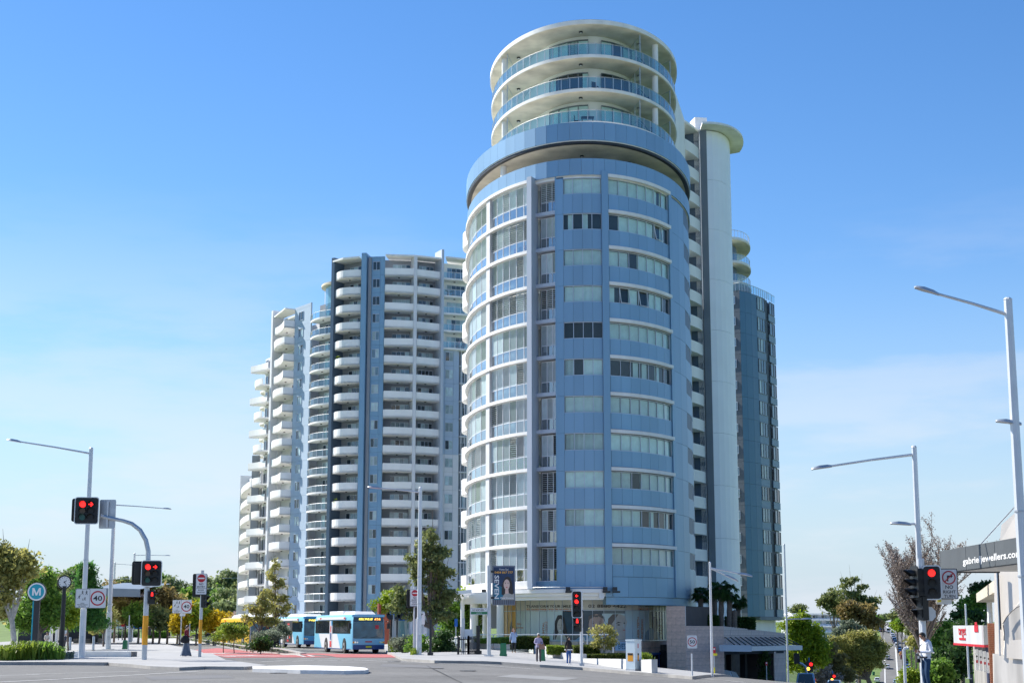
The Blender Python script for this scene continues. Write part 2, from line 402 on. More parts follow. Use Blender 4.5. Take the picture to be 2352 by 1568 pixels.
mb = MB(); ribbon(mb, -11.5, -10, .10, ys); struct(mb.build('far_footpath', paving))

# left plaza (kerb .12 high)
plaza = P2([(-260, 1520), (0, 1519), (120, 1519), (240, 1520), (300, 1524), (345, 1528.5), (412, 1531.5), (470, 1529)], .12)
plaza += P2([(560, 1530), (614, 1526.5), (518, 1514), (459, 1494), (392, 1480), (354, 1473.5), (322, 1464), (300, 1458), (240, 1452)], .12)
plaza += [(-60, 185), (-75, 150)]
struct(drape(plaza, .12, 3.0, skirt=.14, mskirt=1).build('plaza_pavement', [paving, kerb_m]))
# kerb stones along its front, pale, each its own piece
kp = [(-120, 1519.6), (0, 1519.6), (60, 1519.6), (150, 1519.8), (240, 1520.6)]
kr = bpy.data.objects.new('plaza_kerb', None); COL.objects.link(kr); ORI[kr.name] = Vector(); kr['kind'] = 'structure'
for i in range(len(kp)-1):
    A, B = gp(*kp[i], .125), gp(*kp[i+1], .125); n = 4 if i else 6
    for j in range(n):
        a, b = A.lerp(B, (j+.008)/n), A.lerp(B, (j+.992)/n); d = (b-a).normalized(); w = Vector((-d.y, d.x, 0))*.32; f = Vector((d.y, -d.x, 0))*.03
        MB().obox(a+f-Vector((0, 0, .15)), b-a, w, (0, 0, .165)).build('kerb_stone', kerb_m, kr)
# white painted nose of the traffic island
na = P2([(580, 1528.5), (700, 1526.5), (800, 1529), (838, 1532), (847, 1535.5), (838, 1538), (790, 1539), (690, 1537.5), (580, 1534)], .13)
isl = drape(na, .13, 1.5, skirt=.14); struct(isl.build('island_kerb', mat('white painted concrete', (.70, .69, .67), .85, var=.12, scale=2.5)))
# right corner pavement
pr = P2([(870, 1470), (884, 1490), (900, 1500), (925, 1511), (998, 1515.5), (1110, 1517), (1150, 1518.6), (1240, 1525), (1338, 1531.2), (1447, 1541), (1534, 1547.5), (1590, 1552)], .12)
pr += [(16.2, 117.4), (22.3, 141), (30, 192), (27, 193), (16.5, 141), (13, 120), (6, 124), (-4, 124), (-6.5, 150), (-9.5, 150)]
struct(drape(pr, .12, 2.5, skirt=.13, mskirt=1).build('corner_pavement', [paving, kerb_m]))
# planting strip of the interchange
gs = P2([(338, 1463), (400, 1464), (465, 1474), (565, 1491), (640, 1497.5), (690, 1499.5), (668, 1492), (600, 1478), (520, 1466), (450, 1458), (380, 1455)], .12)
struct(drape(gs, .12, 2.5, skirt=.14, mi=0, mskirt=1).build('garden_bed_ground', [earth, kerb_m]))
n = len(gs); mb = MB()
fr = P2([(338, 1463), (400, 1464), (465, 1474), (565, 1491), (640, 1497.5), (690, 1499.5)], .12)
for i in range(len(fr)-1):
    a, b = Vector(fr[i]), Vector(fr[i+1]); d = (b-a).normalized(); w = Vector((-d.y, d.x))
    q = [a, b, b+w*.35, a+w*.35]; mb.prism([tuple(p) for p in q], .10, .16)
struct(mb.build('garden_kerb', kerb_m))
# red bus zones and lettering
rz = P2([(444, 1492), (500, 1487.5), (562, 1493.5), (640, 1500.5), (700, 1504.5), (760, 1508.5), (640, 1509), (520, 1509.5), (505, 1507)])
struct(drape(rz, .012, 2.5).build('red_bus_zone', red_road))
rz2 = P2([(688, 1501.5), (720, 1499.5), (780, 1501), (905, 1502), (935, 1509), (850, 1509.3), (775, 1509)])
struct(drape(rz2, .012, 2.5).build('red_bus_zone', red_road))
lt = MB()
o = gp(545, 1499.5); ux = (gp(590, 1500)-gp(505, 1498)); ux.z = 0; ux.normalize(); uz = Vector((-ux.y, ux.x, 0))
put_text(lt, 'BUS', o+Vector((0, 0, .022)), ux, uz, 6.0, 3.6, bold=True)
put_text(lt, 'ONLY', gp(560, 1506)+Vector((0, 0, .022)), ux, uz, 3.4, 3.8, bold=True)
struct(lt.build('road_lettering', line_m))
struct(drape([(-62, 187), (-8, 187), (-2, 160), (-1, 185), (4, 262), (-46, 300), (-62, 260)], .03, 6.).build('bounce_paving', mat('pale bounce paving', (.50, .49, .46), .9, var=.1)))  # pale paving added to bounce sunlight up onto the balcony tower
# painted lines on the near road
def stripe(mb, a, b, w=.13, dz=.012):
    A, B = gp(*a), gp(*b); d = (B-A); n = max(1, int(d.length/3)); d2 = Vector((d.x, d.y)).normalized(); p = Vector((-d2.y, d2.x))*w/2
    for i in range(n):
        u, v = A.lerp(B, i/n), A.lerp(B, (i+1)/n)
        q = [(u.x-p.x, u.y-p.y), (v.x-p.x, v.y-p.y), (v.x+p.x, v.y+p.y), (u.x+p.x, u.y+p.y)]
        mb.poly([(x, y, g(x, y)+dz) for x, y in q])
mb = MB()
stripe(mb, (-60, 1569), (140, 1559), .16); stripe(mb, (143, 1558.8), (300, 1550), .16); stripe(mb, (303, 1549.8), (455, 1541), .16)
stripe(mb, (-60, 1553), (90, 1548), .12); stripe(mb, (60, 1548), (320, 1541), .12)
for a, b in (((600, 1519), (655, 1516.5)), ((672, 1518), (720, 1516)), ((730, 1517), (775, 1515.8)), ((785, 1515.8), (810, 1515))): stripe(mb, a, b, .14)
for a, b in (((635, 1511.6), (665, 1511.2)), ((690, 1512), (735, 1511.6)), ((745, 1512.2), (780, 1511.8)), ((800, 1512), (860, 1511.6)), ((870, 1512.6), (915, 1512.4))): stripe(mb, a, b, .12)
stripe(mb, (812, 1515), (960, 1520.5), .15); stripe(mb, (960, 1520.5), (1100, 1526.3), .15); stripe(mb, (1100, 1526.3), (1238, 1536.5), .15)
for a, b in (((1180, 1524.5), (1225, 1528)), ((1258, 1529.6), (1300, 1533)), ((1322, 1534.6), (1365, 1538)), ((1388, 1539.6), (1430, 1543)), ((1450, 1544.6), (1490, 1548)), ((1515, 1549), (1560, 1553)), ((1590, 1555.5), (1640, 1560)), ((1665, 1562), (1710, 1566.4))): stripe(mb, a, b, .15)
for a, b in (((655, 1498.5), (720, 1507)), ((640, 1500.5), (700, 1507.5))): stripe(mb, a, b, .2, .018)
struct(mb.build('lane_marking', line_m))

tar = mat('fresh tar seal', (.055, .055, .057), .8, var=.1); mb = MB()
for a, b, w in (((700, 1560), (1120, 1552), .06), ((1120, 1552), (1420, 1560), .05), ((300, 1566), (700, 1560), .05), ((980, 1528), (1060, 1567), .05), ((1250, 1545), (1520, 1566), .06)): stripe(mb, a, b, w, .008)
struct(mb.build('road_tar_seams', tar))
for i, q in enumerate((((880, 1524), (1010, 1528), (1020, 1534), (870, 1530)), ((1180, 1548), (1330, 1556), (1290, 1562), (1140, 1553)), ((330, 1553), (520, 1549), (540, 1556), (350, 1561)))): struct(drape(P2(q), .006, 3.).build('road_patch', (asphalt_dark, mat('pale worn asphalt', (.24, .24, .235), .93, var=.12, scale=1.), asphalt_dark)[i]))
mb = MB()
for i in range(5): mb.disc(gp(*((905, 1519), (1075, 1540), (640, 1545), (1230, 1550), (180, 1556))[i])+Vector((0, 0, .01)), .32, (0, 0, 1), .012, 16)
for i, c in enumerate(((905, 1519), (1075, 1540), (640, 1545))): struct(MB().disc(gp(*c)+Vector((0, 0, .01)), .32, (0, 0, 1), .012, 16).build('manhole_cover', dark_metal))
# ================================================================== main tower (rounded, nearest)
def proj(P):
    v = Vector(P)-Vector((0, 0, H)); d = v.y*CP+v.z*SP
    return CX+F*v.x/d, CY-F*(-v.y*SP+v.z*CP)/d
class Ell:
    def __init__(s, x, y, a, b): s.x, s.y, s.a, s.b = x, y, a, b
    def p(s, phi, o=0.): return Vector((s.x+(s.a+o)*math.sin(phi), s.y-(s.b+o)*math.cos(phi)))
    def phi(s, px, z):
        lo, hi = R(-84), R(84)
        for _ in range(40):
            m = (lo+hi)/2; q = s.p(m)
            if proj((q.x, q.y, z))[0] < px: lo = m
            else: hi = m
        return (lo+hi)/2
    def solid(s, mb, p0, p1, o0, o1, z0, z1, n=1, mi=0):
        vs = []
        for i in range(n+1):
            t = lerp(p0, p1, i/n); a, b = s.p(t, o0), s.p(t, o1)
            vs += [(a.x, a.y, z0), (b.x, b.y, z0), (b.x, b.y, z1), (a.x, a.y, z1)]
        fs = [(0, 1, 2, 3), (4*n+3, 4*n+2, 4*n+1, 4*n)]
        for i in range(n):
            k = 4*i
            for j in range(4): fs.append((k+j, k+(j+1) % 4, k+4+(j+1) % 4, k+4+j))
        mb.add(vs, fs, mi); return mb
    def ring(s, o=0, n=96, p0=-math.pi, p1=math.pi): return [tuple(s.p(lerp(p0, p1, i/n), o)) for i in range(n if p1-p0 > 6.28 else n+1)]
    def hit(s, px, py, o=0.):
        d = ray(px, py); a, b = s.a+o, s.b+o; ox, oy = -s.x, -s.y
        A = (d.x/a)**2+(d.y/b)**2; B = 2*(ox*d.x/a**2+oy*d.y/b**2); C = (ox/a)**2+(oy/b)**2-1
        D = max(0., B*B-4*A*C); t = (-B-math.sqrt(D))/(2*A); return Vector((d.x*t, d.y*t, H+d.z*t))
E1 = Ell(6.15, 146, 10.24, 20.0)
FH = 2.995; Z0 = 7.80                         # storey height, head of the lowest windows
shaft_shade = mat('shaded shaft render', (.20, .23, .26), .7, var=.05, scale=.3)  # dark tone paints the shade on the shaft's left side
frame_dk = mat('grey aluminium frame', (.22, .25, .28), .4, .3)
T1 = thing('apartment_tower', 'tall rounded tower with blue panels, white curved glazed bays and ring balconies at the top', 'apartment tower', (6.15, 146, 0))
PH = {p: E1.phi(p, 25.5) for p in (1086, 1119, 1127, 1220, 1230, 1237, 1279, 1295, 1384, 1386, 1399, 1401, 1540, 1546, 1560, 1575, 1584)}
pL = R(-97)
# --- dark inner carcass so the windows have something behind them, and the pale rooms of the glazed bays
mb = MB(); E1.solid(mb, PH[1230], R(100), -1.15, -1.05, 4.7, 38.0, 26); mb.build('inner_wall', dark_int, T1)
mb = MB(); E1.solid(mb, R(-100), PH[1230], -2.0, -1.9, 4.7, 38.0, 22); mb.build('inner_wall', mat('balcony back wall', (.42, .43, .43), .8, var=.2, scale=.6), T1)
mb = MB()
for k in range(12): mb.prism(E1.ring(-.9, 64), Z0+FH*(k-1)+.42-.30, Z0+FH*(k-1)+.42-.08)
mb.build('floor_slabs', concrete_white, T1, kind='stuff')
# backing behind the panels
mb = MB(); E1.solid(mb, PH[1279], PH[1295], -.5, -.06, 4.6, 38.0, 2); E1.solid(mb, PH[1540], R(97), -.5, -.06, 4.1, 38.0, 12)
for k in range(11):
    zl = 4.62 if k == 0 else Z0+FH*(k-1); E1.solid(mb, PH[1295], PH[1384], -.5, -.06, zl, Z0+FH*k-1.37, 6); E1.solid(mb, PH[1399], PH[1540], -.5, -.06, zl, Z0+FH*k-1.37, 9)
mb.build('backing_wall', clad_dark, T1)
def panel(E, p0, p1, z0, z1, o=0., m=clad, th=.07, gap=.008, name='cladding_panel', par=None, gz=.01):
    L_ = max((E.p(p1)-E.p(p0)).length, .01); e = gap/L_*(p1-p0)
    return E.solid(MB(), p0+e, p1-e, o-th, o, z0+gz, z1-gz, 1).build(name, m, par or T1)
def panels(E, p0, p1, n, z0, z1, **kw):
    for i in range(n): panel(E, lerp(p0, p1, i/n), lerp(p0, p1, (i+1)/n), z0, z1, **kw)
# --- windows
def window(E, p0, p1, n, z0, z1, o, par, states, fm=None, back=False):
    """strip of n panes between two angles; states per pane: b blind, h half blind, d dark, s slatted blind, o opened sash"""
    fr = MB(); t = .05
    E.solid(fr, p0, p1, o-.10, o+.02, z0, z0+t, n); E.solid(fr, p0, p1, o-.10, o+.02, z1-t, z1, n)
    for i in range(n+1):
        c = lerp(p0, p1, i/n); w = .045/max((E.p(p1)-E.p(p0)).length, .1)*(p1-p0)
        a, b = max(p0, c-w/2), min(p1, c+w/2); E.solid(fr, a, b, o-.10, o+.025, z0+t, z1-t, 1)
    f = fr.build('window', fm or frame_m, par); bl = MB()
    for i in range(n):
        a, b = E.p(lerp(p0, p1, i/n), o-.05), E.p(lerp(p0, p1, (i+1)/n), o-.05); d = (b-a).normalized(); nrm = Vector((d.y, -d.x)); a = a+d*.03; b = b-d*.03
        st = states[i]
        if st == 'o':
            q = nrm*.22; z = [(a.x+q.x, a.y+q.y, z0+t), (b.x+q.x, b.y+q.y, z0+t), (b.x, b.y, z1-t), (a.x, a.y, z1-t)]
            MB().quad(*z).build('window_pane', glass_t, f)
            sm = MB(); ed = [Vector(v) for v in z]
            for j in range(4): sm.tube([ed[j], ed[(j+1) % 4]], .03, 4)
            sm.build('opened_sash', frame_white, f)
        else:
            MB().quad((a.x, a.y, z0+t), (b.x, b.y, z0+t), (b.x, b.y, z1-t), (a.x, a.y, z1-t)).build('window_pane', glass_t, f)
        if st in 'bhs':
            ns = 7; back = -nrm*.14; lim = {'b': 1., 's': 1., 'h': .55}[st]; side = random.random() < .5
            for j in range(ns):
                u = (j+.5)/ns
                if st == 'h' and ((u > lim) if side else (u < 1-lim)): continue
                ang = .55 if st == 's' else .12+random.uniform(-.1, .1); hw = (b-a).length/ns*.53
                c = a.lerp(b, u)+back; e = (d*math.cos(ang)+nrm*math.sin(ang))*hw
                bl.quad((c.x-e.x, c.y-e.y, z0+.06), (c.x+e.x, c.y+e.y, z0+.06), (c.x+e.x, c.y+e.y, z1-.06), (c.x-e.x, c.y-e.y, z1-.06))
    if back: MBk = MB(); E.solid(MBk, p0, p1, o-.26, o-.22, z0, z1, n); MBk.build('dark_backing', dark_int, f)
    if bl.f: bl.build('vertical_blind', blind_m, f, fix=False)
    return f
DS = ['bbbb', 'ssbb', 'bbbb', 'ssss', 'bbbb', 'sdbb', 'dddd', 'bbbb', 'bbbb', 'hdhd', 'bbbb']
ES = ['ssbbbbb', 'bbbdhdh', 'ssdsbbb', 'bbbbbbb', 'sssssbb', 'ddhhdhd', 'bbbbbbb', 'hobohbd', 'bsdbbbb', 'dbbbboh', 'bbbbbhb']
for k in range(11):
    zh = Z0+FH*k; zs = zh-1.36
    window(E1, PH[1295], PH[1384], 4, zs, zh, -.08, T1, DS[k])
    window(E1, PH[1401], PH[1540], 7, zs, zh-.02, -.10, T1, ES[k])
    zl = 4.62 if k == 0 else zh-FH
    panels(E1, PH[1295], PH[1384], 4, zl, zs); panels(E1, PH[1401], PH[1540], 7, zl+(.36 if k else .9), zs)
    panel(E1, PH[1279], PH[1295], zl, zh)
    mb = MB(); E1.solid(mb, PH[1399], PH[1540], -.1, .30, zh+.03, zh+.30, 9); mb.build('window_hood', concrete_white, T1)
    panels(E1, PH[1546], PH[1575], 2, zl-.2 if k == 0 else zl, zh)
    window(E1, PH[1575], R(97), 4, zs, zh, -.06, T1, 'bbbb'); panels(E1, PH[1575], R(97), 4, zl, zs)
panels(E1, PH[1401], R(97), 12, 3.95, 5.5, o=.02)
panels(E1, PH[1230], PH[1384], 5, 4.55, 5.15, o=.0, gz=.004)
mb = MB(); E1.solid(mb, PH[1540], PH[1546], -.1, .10, 4.0, 38.0, 1); mb.build('pier', clad, T1)
mb = MB(); E1.solid(mb, PH[1384], PH[1399], -.2, .22, 3.95, 38.3, 1); mb.build('pier', clad, T1)
mb = MB(); E1.solid(mb, PH[1220], PH[1230], -.6, .80, 4.55, 38.15, 1); mb.build('fin_wall', clad_pale, T1)
mb = MB(); E1.solid(mb, PH[1119], PH[1127], -.5, .12, 4.7, 37.9, 1); mb.build('pier', mat('light grey render', (.60, .61, .62), .7, var=.05), T1)
# --- glazed balcony bays with louvres
def louvre_mesh(name, tilt, nb=10):
    m = MB()
    for i in range(nb):
        z = (i+.5)/nb; e = Vector((0, math.sin(tilt), math.cos(tilt)))*(.54/nb); 
        m.quad((-.46, -e.y*1.45, z-e.z), (.46, -e.y*1.45, z-e.z), (.46, e.y*1.45, z+e.z), (-.46, e.y*1.45, z+e.z))
    me = bpy.data.meshes.new(name); me.from_pydata(m.v, [], m.f); me.materials.append(louvre_m); return me
LV = [louvre_mesh('louvre_closed', .32), louvre_mesh('louvre_ajar', .6), louvre_mesh('louvre_open', 1.2)]
_lp = bpy.data.meshes.new('pane'); _lp.from_pydata([(-.48, 0, 0), (.48, 0, 0), (.48, 0, 1), (-.48, 0, 1)], [], [(0, 1, 2, 3)]); _lp.materials.append(glassmat('reflecting balcony glass', (.55, .68, .74), .34))
def glazed(p0, p1, n, zb, zt, o, seed):
    rnd = random.Random(seed); fr = MB(); zm = zb+.36*(zt-zb); t = .05; L_ = (E1.p(p1)-E1.p(p0)).length
    for z in (zb, zm-t/2, zt-t): E1.solid(fr, p0, p1, o-.06, o+.03, z, z+t, n)
    for i in range(n+1):
        c = lerp(p0, p1, i/n); w = .055/L_*(p1-p0); E1.solid(fr, max(p0, c-w/2), min(p1, c+w/2), o-.06, o+.035, zb+t, zt-t, 1)
    f = fr.build('window', frame_white, T1); base = rnd.choice((0, 0, 1, 1, 2))
    for i in range(n):
        a, b = E1.p(lerp(p0, p1, i/n), o), E1.p(lerp(p0, p1, (i+1)/n), o); d = (b-a); w = d.length; d.normalize(); nrm = Vector((d.y, -d.x)); c = (a+b)/2
        def M(z, h): return Matrix(((d.x*w, nrm.x, 0, c.x), (d.y*w, nrm.y, 0, c.y), (0, 0, h, z), (0, 0, 0, 1)))
        link('glass_pane', _lp, f, M(zb+t, zm-zb-t))
        kind = base if rnd.random() < .7 else rnd.choice((0, 1, 2))
        link('louvre_panel', LV[kind], f, M(zm+t/2, zt-zm-1.5*t))
for k in range(11):
    zt_ = Z0+FH*k+.12; zb_ = Z0+FH*(k-1)+.375
    glazed(R(-93), PH[1119], 6, zb_, zt_, -.12, 100+k); glazed(PH[1127], PH[1220], 6, zb_, zt_, -.12, 200+k); glazed(PH[1237], PH[1279], 3, zb_, zt_-.1, -.62, 300+k)
for k in range(12):
    z = Z0+FH*(k-1)+.12
    mb = MB(); E1.solid(mb, pL, PH[1220], -.5, .24, z if k else 4.6, z+.25, 30); mb.build('balcony_ledge', concrete_white, T1)
    mb = MB(); E1.solid(mb, PH[1230], PH[1279], -.75, -.10, z, z+.30, 3); mb.build('balcony_ledge', clad_pale, T1)
mb = MB(); E1.solid(mb, PH[1279]-.012, PH[1279], -.8, -.02, 4.7, 38, 1); mb.build('bay_reveal', clad, T1)
# --- crown: lower parapet ring, open terrace, upper ring
ST = R(5.3)
for i in range(-20, 21): panel(E1, ST*(i-.5), ST*(i+.5), 37.95, 39.35, o=.10, name='parapet_panel')
for i in range(-20, 21): panel(E1, ST*(i-.5), ST*(i+.5), 40.86, 42.42, o=.20, name='ring_panel')
mb = MB(); E1.solid(mb, R(-106), R(106), -.25, .10, 40.60, 40.855, 60); mb.build('ring_underside_trim', dark_metal, T1)
mb = MB(); E1.solid(mb, R(-110), R(110), -.35, -.02, 37.9, 39.30, 60); mb.build('parapet_wall', concrete_white, T1)
mb = MB(); E1.solid(mb, R(-110), R(110), -.30, .12, 40.80, 42.36, 60); mb.build('ring_wall', concrete_white, T1)
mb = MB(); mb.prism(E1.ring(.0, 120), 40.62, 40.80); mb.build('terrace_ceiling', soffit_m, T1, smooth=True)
mb = MB(); mb.prism(E1.ring(-.1, 120), 37.7, 37.88); mb.build('terrace_floor', concrete_white, T1, smooth=True)
core = Ell(6.3, 146, 6.6, 15.4)
mb = MB(); core.solid(mb, R(-120), R(120), -.3, 0, 37.9, 40.6, 40); mb.build('terrace_inner_wall', white, T1)
def phr(E, px, z): return E.phi(px, z)
for a, b, n in ((1297, 1366, 3), (1396, 1478, 5)):
    window(core, phr(core, a, 39.5), phr(core, b, 39.5), n, 38.1, 40.2, .30, T1, 'hdhdd'[:n], frame_dk, True)
for px in (1143,):
    q = E1.p(E1.phi(px, 39.8), -.7); MB().tube([(q.x, q.y, 37.9), (q.x, q.y, 40.6)], .27, 14).build('round_column', white, T1, smooth=True)
# downlights under the soffits
lamp = MB()
# --- three balcony storeys and roof
E2 = Ell(6.78, 146, 8.75, 15.0); EC = Ell(6.78, 146, 6.0, 12.2)
slabz = [(43.86, 44.16), (46.85, 47.12), (49.88, 50.14)]
for i, (a, b) in enumerate(slabz):
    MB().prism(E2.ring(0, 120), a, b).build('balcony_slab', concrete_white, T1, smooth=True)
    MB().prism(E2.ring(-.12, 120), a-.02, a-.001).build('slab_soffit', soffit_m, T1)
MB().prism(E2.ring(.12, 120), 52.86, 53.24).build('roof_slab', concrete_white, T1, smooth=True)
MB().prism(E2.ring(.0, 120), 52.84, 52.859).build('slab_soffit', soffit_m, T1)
MB().prism(E2.ring(-.15, 120), 53.25, 53.36).build('roof_cap', dark_metal, T1)
for j, zb in enumerate((44.16, 47.12, 50.14)):
    zt_ = (46.83, 49.86, 52.84)[j]
    mb = MB(); EC.solid(mb, R(-130), R(130), -.3, 0, zb, zt_, 40); mb.build('inner_wall', white, T1)
    z = zb+1.2
    for a, b, n, s in ((1266, 1351, 4, ('bbbb', 'hddh', 'bbsb')[j]), (1380, 1446, 3, ('bbs', 'ddd', 'bdb')[j]), (1462, 1512, 4, 'dbdd')):
        window(EC, phr(EC, a, z), phr(EC, b, z), n, zb+.02, zb+2.3, .30, T1, s, frame_dk, True)
    # glass balustrade in panes, rail and posts
    rp = [E2.p(R(t), -.12) for t in np.arange(-112, 112.1, 5.0)]
    MB().tube([(p.x, p.y, zb+1.04) for p in rp], .028, 5).build('handrail', steel, T1)
    po = MB()
    for p, q in zip(rp[:-1], rp[1:]):
        d = (q-p).normalized()
        MB().quad((p.x, p.y, zb+.08), (q.x, q.y, zb+.08), (q.x, q.y, zb+1.0), (p.x, p.y, zb+1.0)).build('balustrade_pane', glass_bal, T1)
        po.box((p.x, p.y, zb+.52), (.05, .05, 1.04), math.atan2(d.y, d.x))
    po.build('balustrade_posts', steel, T1, kind='stuff')
    for px in (1149, 1514):
        q = E2.p(E2.phi(px, zb+1.3), -.45); MB().tube([(q.x, q.y, zb), (q.x, q.y, zt_)], .27, 14).build('round_column', white, T1, smooth=True)
    for px, px2 in ((1186, 1160), (1447, 1474), (1533, 1545)):      # glazed privacy screens running out from the wall
        a = EC.p(EC.phi(px, z), .02) if px < 1500 else EC.p(R(75), .02); b = E2.p(E2.phi(px2, z), -.25); d = b-a
        s_ = MB(); 
        for u in (0, .5, 1): c = a+d*u; s_.box((c.x, c.y, (zb+zt_)/2), (.06, .06, zt_-zb-.01), math.atan2(d.y, d.x))
        for zz in (zb+.05, zb+1.05, zt_-.08): s_.tube([(a.x, a.y, zz), (b.x, b.y, zz)], .025, 4)
        sc = s_.build('privacy_screen', steel, T1)
        MB().quad((a.x, a.y, zb+.06), (b.x, b.y, zb+.06), (b.x, b.y, zt_-.1), (a.x, a.y, zt_-.1)).build('screen_glass', glassmat('frosted screen glass', (.72, .82, .82), .12, .25), sc)
dl = MB()
for zc, E_, lst in ((52.83, EC, (1217, 1336, 1446, 1532)), (49.85, EC, (1217, 1336, 1446, 1532)), (46.82, EC, (1217, 1336, 1446, 1532)), (40.61, core, (1337, 1427, 1500))):
    for px in lst:
        q = E_.p(E_.phi(px, zc), 1.2); dl = MB(); dl.tube([(q.x, q.y, zc), (q.x, q.y, zc-.12)], .17, 10); dl.tube([(q.x, q.y, zc-.121), (q.x, q.y, zc-.135)], .11, 10, 1)
        dl.build('ceiling_light', [dark_metal, sign_white], T1)
# roof plant seen at the left behind the ring
mb = MB(); mb.box((-2.6, 161, 41), (2.6, 6, 3.4)); mb.box((-3.4, 160, 39.6), (2, 6, 3.2)); mb.build('plant_room', clad_pale, T1)
# --- left flank with scalloped white balconies
q0 = E1.p(pL, -.1); mb = MB(); mb.wall([(q0.x, q0.y), (q0.x+.25, 170)], .3, 4.5, 39.0); mb.build('flank_wall', white, T1)
for k in range(12):
    z = Z0+FH*(k-1)+.1; pts = [(-4.0-.8*math.sin(math.pi*i/14)**.7, 149.2+5.2*i/14) for i in range(15)]
    b_ = MB(); b_.prism(pts, z, z+.2); b_.wall(pts, -.12, z+.2, z+1.45); b_.build('scalloped_balcony', white, T1, smooth=True)
# --- right wing: balcony stack, white fin, curved white shaft with a canopy
K_ = 1.155
wa, wb = Vector((20.45, 181.4)), Vector((22.5, 185.4)); wd = (wb-wa).normalized(); wnn = Vector((-wd.y, wd.x))
ZT = at(1640, 303, 186).z; zwing = at(1572, 262, 179).z
mb = MB(); mb.wall([(17.6, 168), tuple(wa-wd*.1)], .3, 2.0, zwing); mb.build('wing_wall', white, T1)
mb = MB(); mb.wall([tuple(wa+Vector((-.5, -1.6))), tuple(wa+Vector((.15, -.2)))], .3, 2.0, at(1588, 521, 181).z); mb.build('wing_pier', clad, T1)
mb = MB(); mb.wall([tuple(wa+wnn*2.2-wd*.6), tuple(wb+wnn*2.2+wd*.6)], .2, 1.5, ZT-.3); mb.build('balcony_recess_wall', clad_pale, T1)
mb = MB(); mb.wall([tuple(wb), tuple(wb+wnn*2.4)], -.2, 1.5, ZT-.1); mb.build('balcony_side_wall', clad_dark, T1)
mb = MB(); mb.wall([tuple(wb), tuple(wb+wd*.32)], .6, 1.5, ZT+.1); mb.build('fin_wall', white, T1)
nfl = 19
for k in range(nfl):
    z = ZT-3.6-3.0*k; pts = []
    for i in range(9):
        u = i/8; c = wa.lerp(wb, u)-wnn*(.12*math.sin(math.pi*u)); pts.append((c.x, c.y))
    b_ = MB(); bk = [tuple(wb+wnn*2.2), tuple(wa+wnn*2.2)]; b_.prism(pts+bk, z, z+.2); b_.wall(pts, .12, z+.2, z+1.3); b_.build('curved_balcony', white, T1, smooth=True)
MB().prism(pts+bk, ZT-.3, ZT-.02).build('wing_roof', concrete_white, T1)
sx0, sy0 = 23.45, 185.2
cv = [(sx0+3.75*math.sin(t), sy0+8.0-8.0*math.cos(t)) for t in np.linspace(.0, 1.5, 9)]
mb = MB(); mb.wall([(sx0-.75, sy0+4.5), (sx0-.75, sy0+.3), (sx0-.02, sy0-.02)], .3, 1.5, ZT); mb.build('shaft_side_wall', shaft_shade, T1)
for i in range(8):
    for j in range(10):
        za, zb = lerp(-.5, ZT-.1, j/10), lerp(-.5, ZT-.1, (j+1)/10); m_ = MB(); m_.wall([cv[i], cv[i+1]], .12, za+.012, zb-.012); m_.build('shaft_panel', mat('pale shaft panel', (.86, .88, .90), .5, .1, var=.03, scale=.4), T1)
mb = MB(); mb.prism([(sx0-.05, sy0+.4)]+[(x-.22, y+.14) for x, y in cv[1:]]+[(24.2, 200), (22.9, 192)], -1.0, ZT-.3); mb.build('shaft_core', clad_dark, T1)
cvo = [(sx0-.2+5.6*math.sin(t), sy0+7.6-10.0*math.cos(t)) for t in np.linspace(-.10, 1.75, 14)]
MB().prism(cvo+[(25.2, 197), (22.8, 190)], ZT+.0, ZT+.26).build('shaft_canopy', concrete_white, T1, smooth=True)
MB().box((22.7, 186.8, ZT+1.0), (1.5, 2.0, 1.5), .2).build('lift_overrun', white, T1)
# --- back block so the wing has depth from the side
mb = MB(); mb.prism([(-3.6, 150), (15.5, 151), (17.8, 168), (20.6, 184), (22.6, 190), (23, 200), (-3.6, 200)], 1.5, 40); mb.build('rear_block', clad_pale, T1)

# ================================================================== ground floor: glass drum with printed film, columns, canopy, stone base
EG = Ell(6.3, 146, 7.75, 17.4)
GF = thing('dental_clinic', 'curved glass shopfront covered with printed smiling portraits under the tower', 'shop', (6.3, 130, 0))
film = mat('printed window film', (.54, .66, .70), .25, var=.06, scale=.5, spec=.7)
film_top = mat('beige header film', (.62, .60, .55), .3, var=.05, scale=.5, spec=.6)
film_dark = mat('dark blue poster film', (.035, .07, .105), .25, var=.2, scale=.6, spec=.6)
film_gold = mat('ochre poster film', (.60, .33, .05), .3, var=.15, scale=.5)
film_grey = mat('grey poster film', (.17, .20, .23), .25, var=.2, scale=.5)
skin_p = mat('printed skin tone', (.47, .33, .28), .4, var=.1, scale=2)
eye_p = mat('printed soft brown', (.14, .10, .09), .4); skin_s = mat('printed cheek shade', (.37, .31, .28), .4)
skin_g = mat('printed pale skin tone', (.50, .45, .41), .4, var=.1, scale=2)
hair_p = mat('printed dark hair', (.03, .022, .02), .4, var=.2)
ink_o = mat('printed orange lettering', (.50, .17, .04), .4); ink_k = mat('printed black lettering', (.06, .055, .055), .4)
ink_b = mat('printed blue shirt', (.10, .24, .40), .4, var=.15, scale=1.5); ink_w = mat('printed white', (.62, .66, .66), .4)
zc0, zc1, zc2 = .60, 2.93, 3.95
gph = [EG.phi(p, 2.0) for p in (1158, 1166, 1176, 1186, 1196, 1207, 1218, 1239, 1256, 1274, 1292, 1315, 1338, 1361, 1387, 1413, 1436, 1452, 1468, 1480, 1490, 1500, 1508, 1515, 1521, 1527)]+[R(75), R(86)]
bgm = [film_gold]*3+[film]*7+[film_dark]*4+[film_grey]*2+[film]*4+[film_dark]*4+[film]*6
fm = MB()
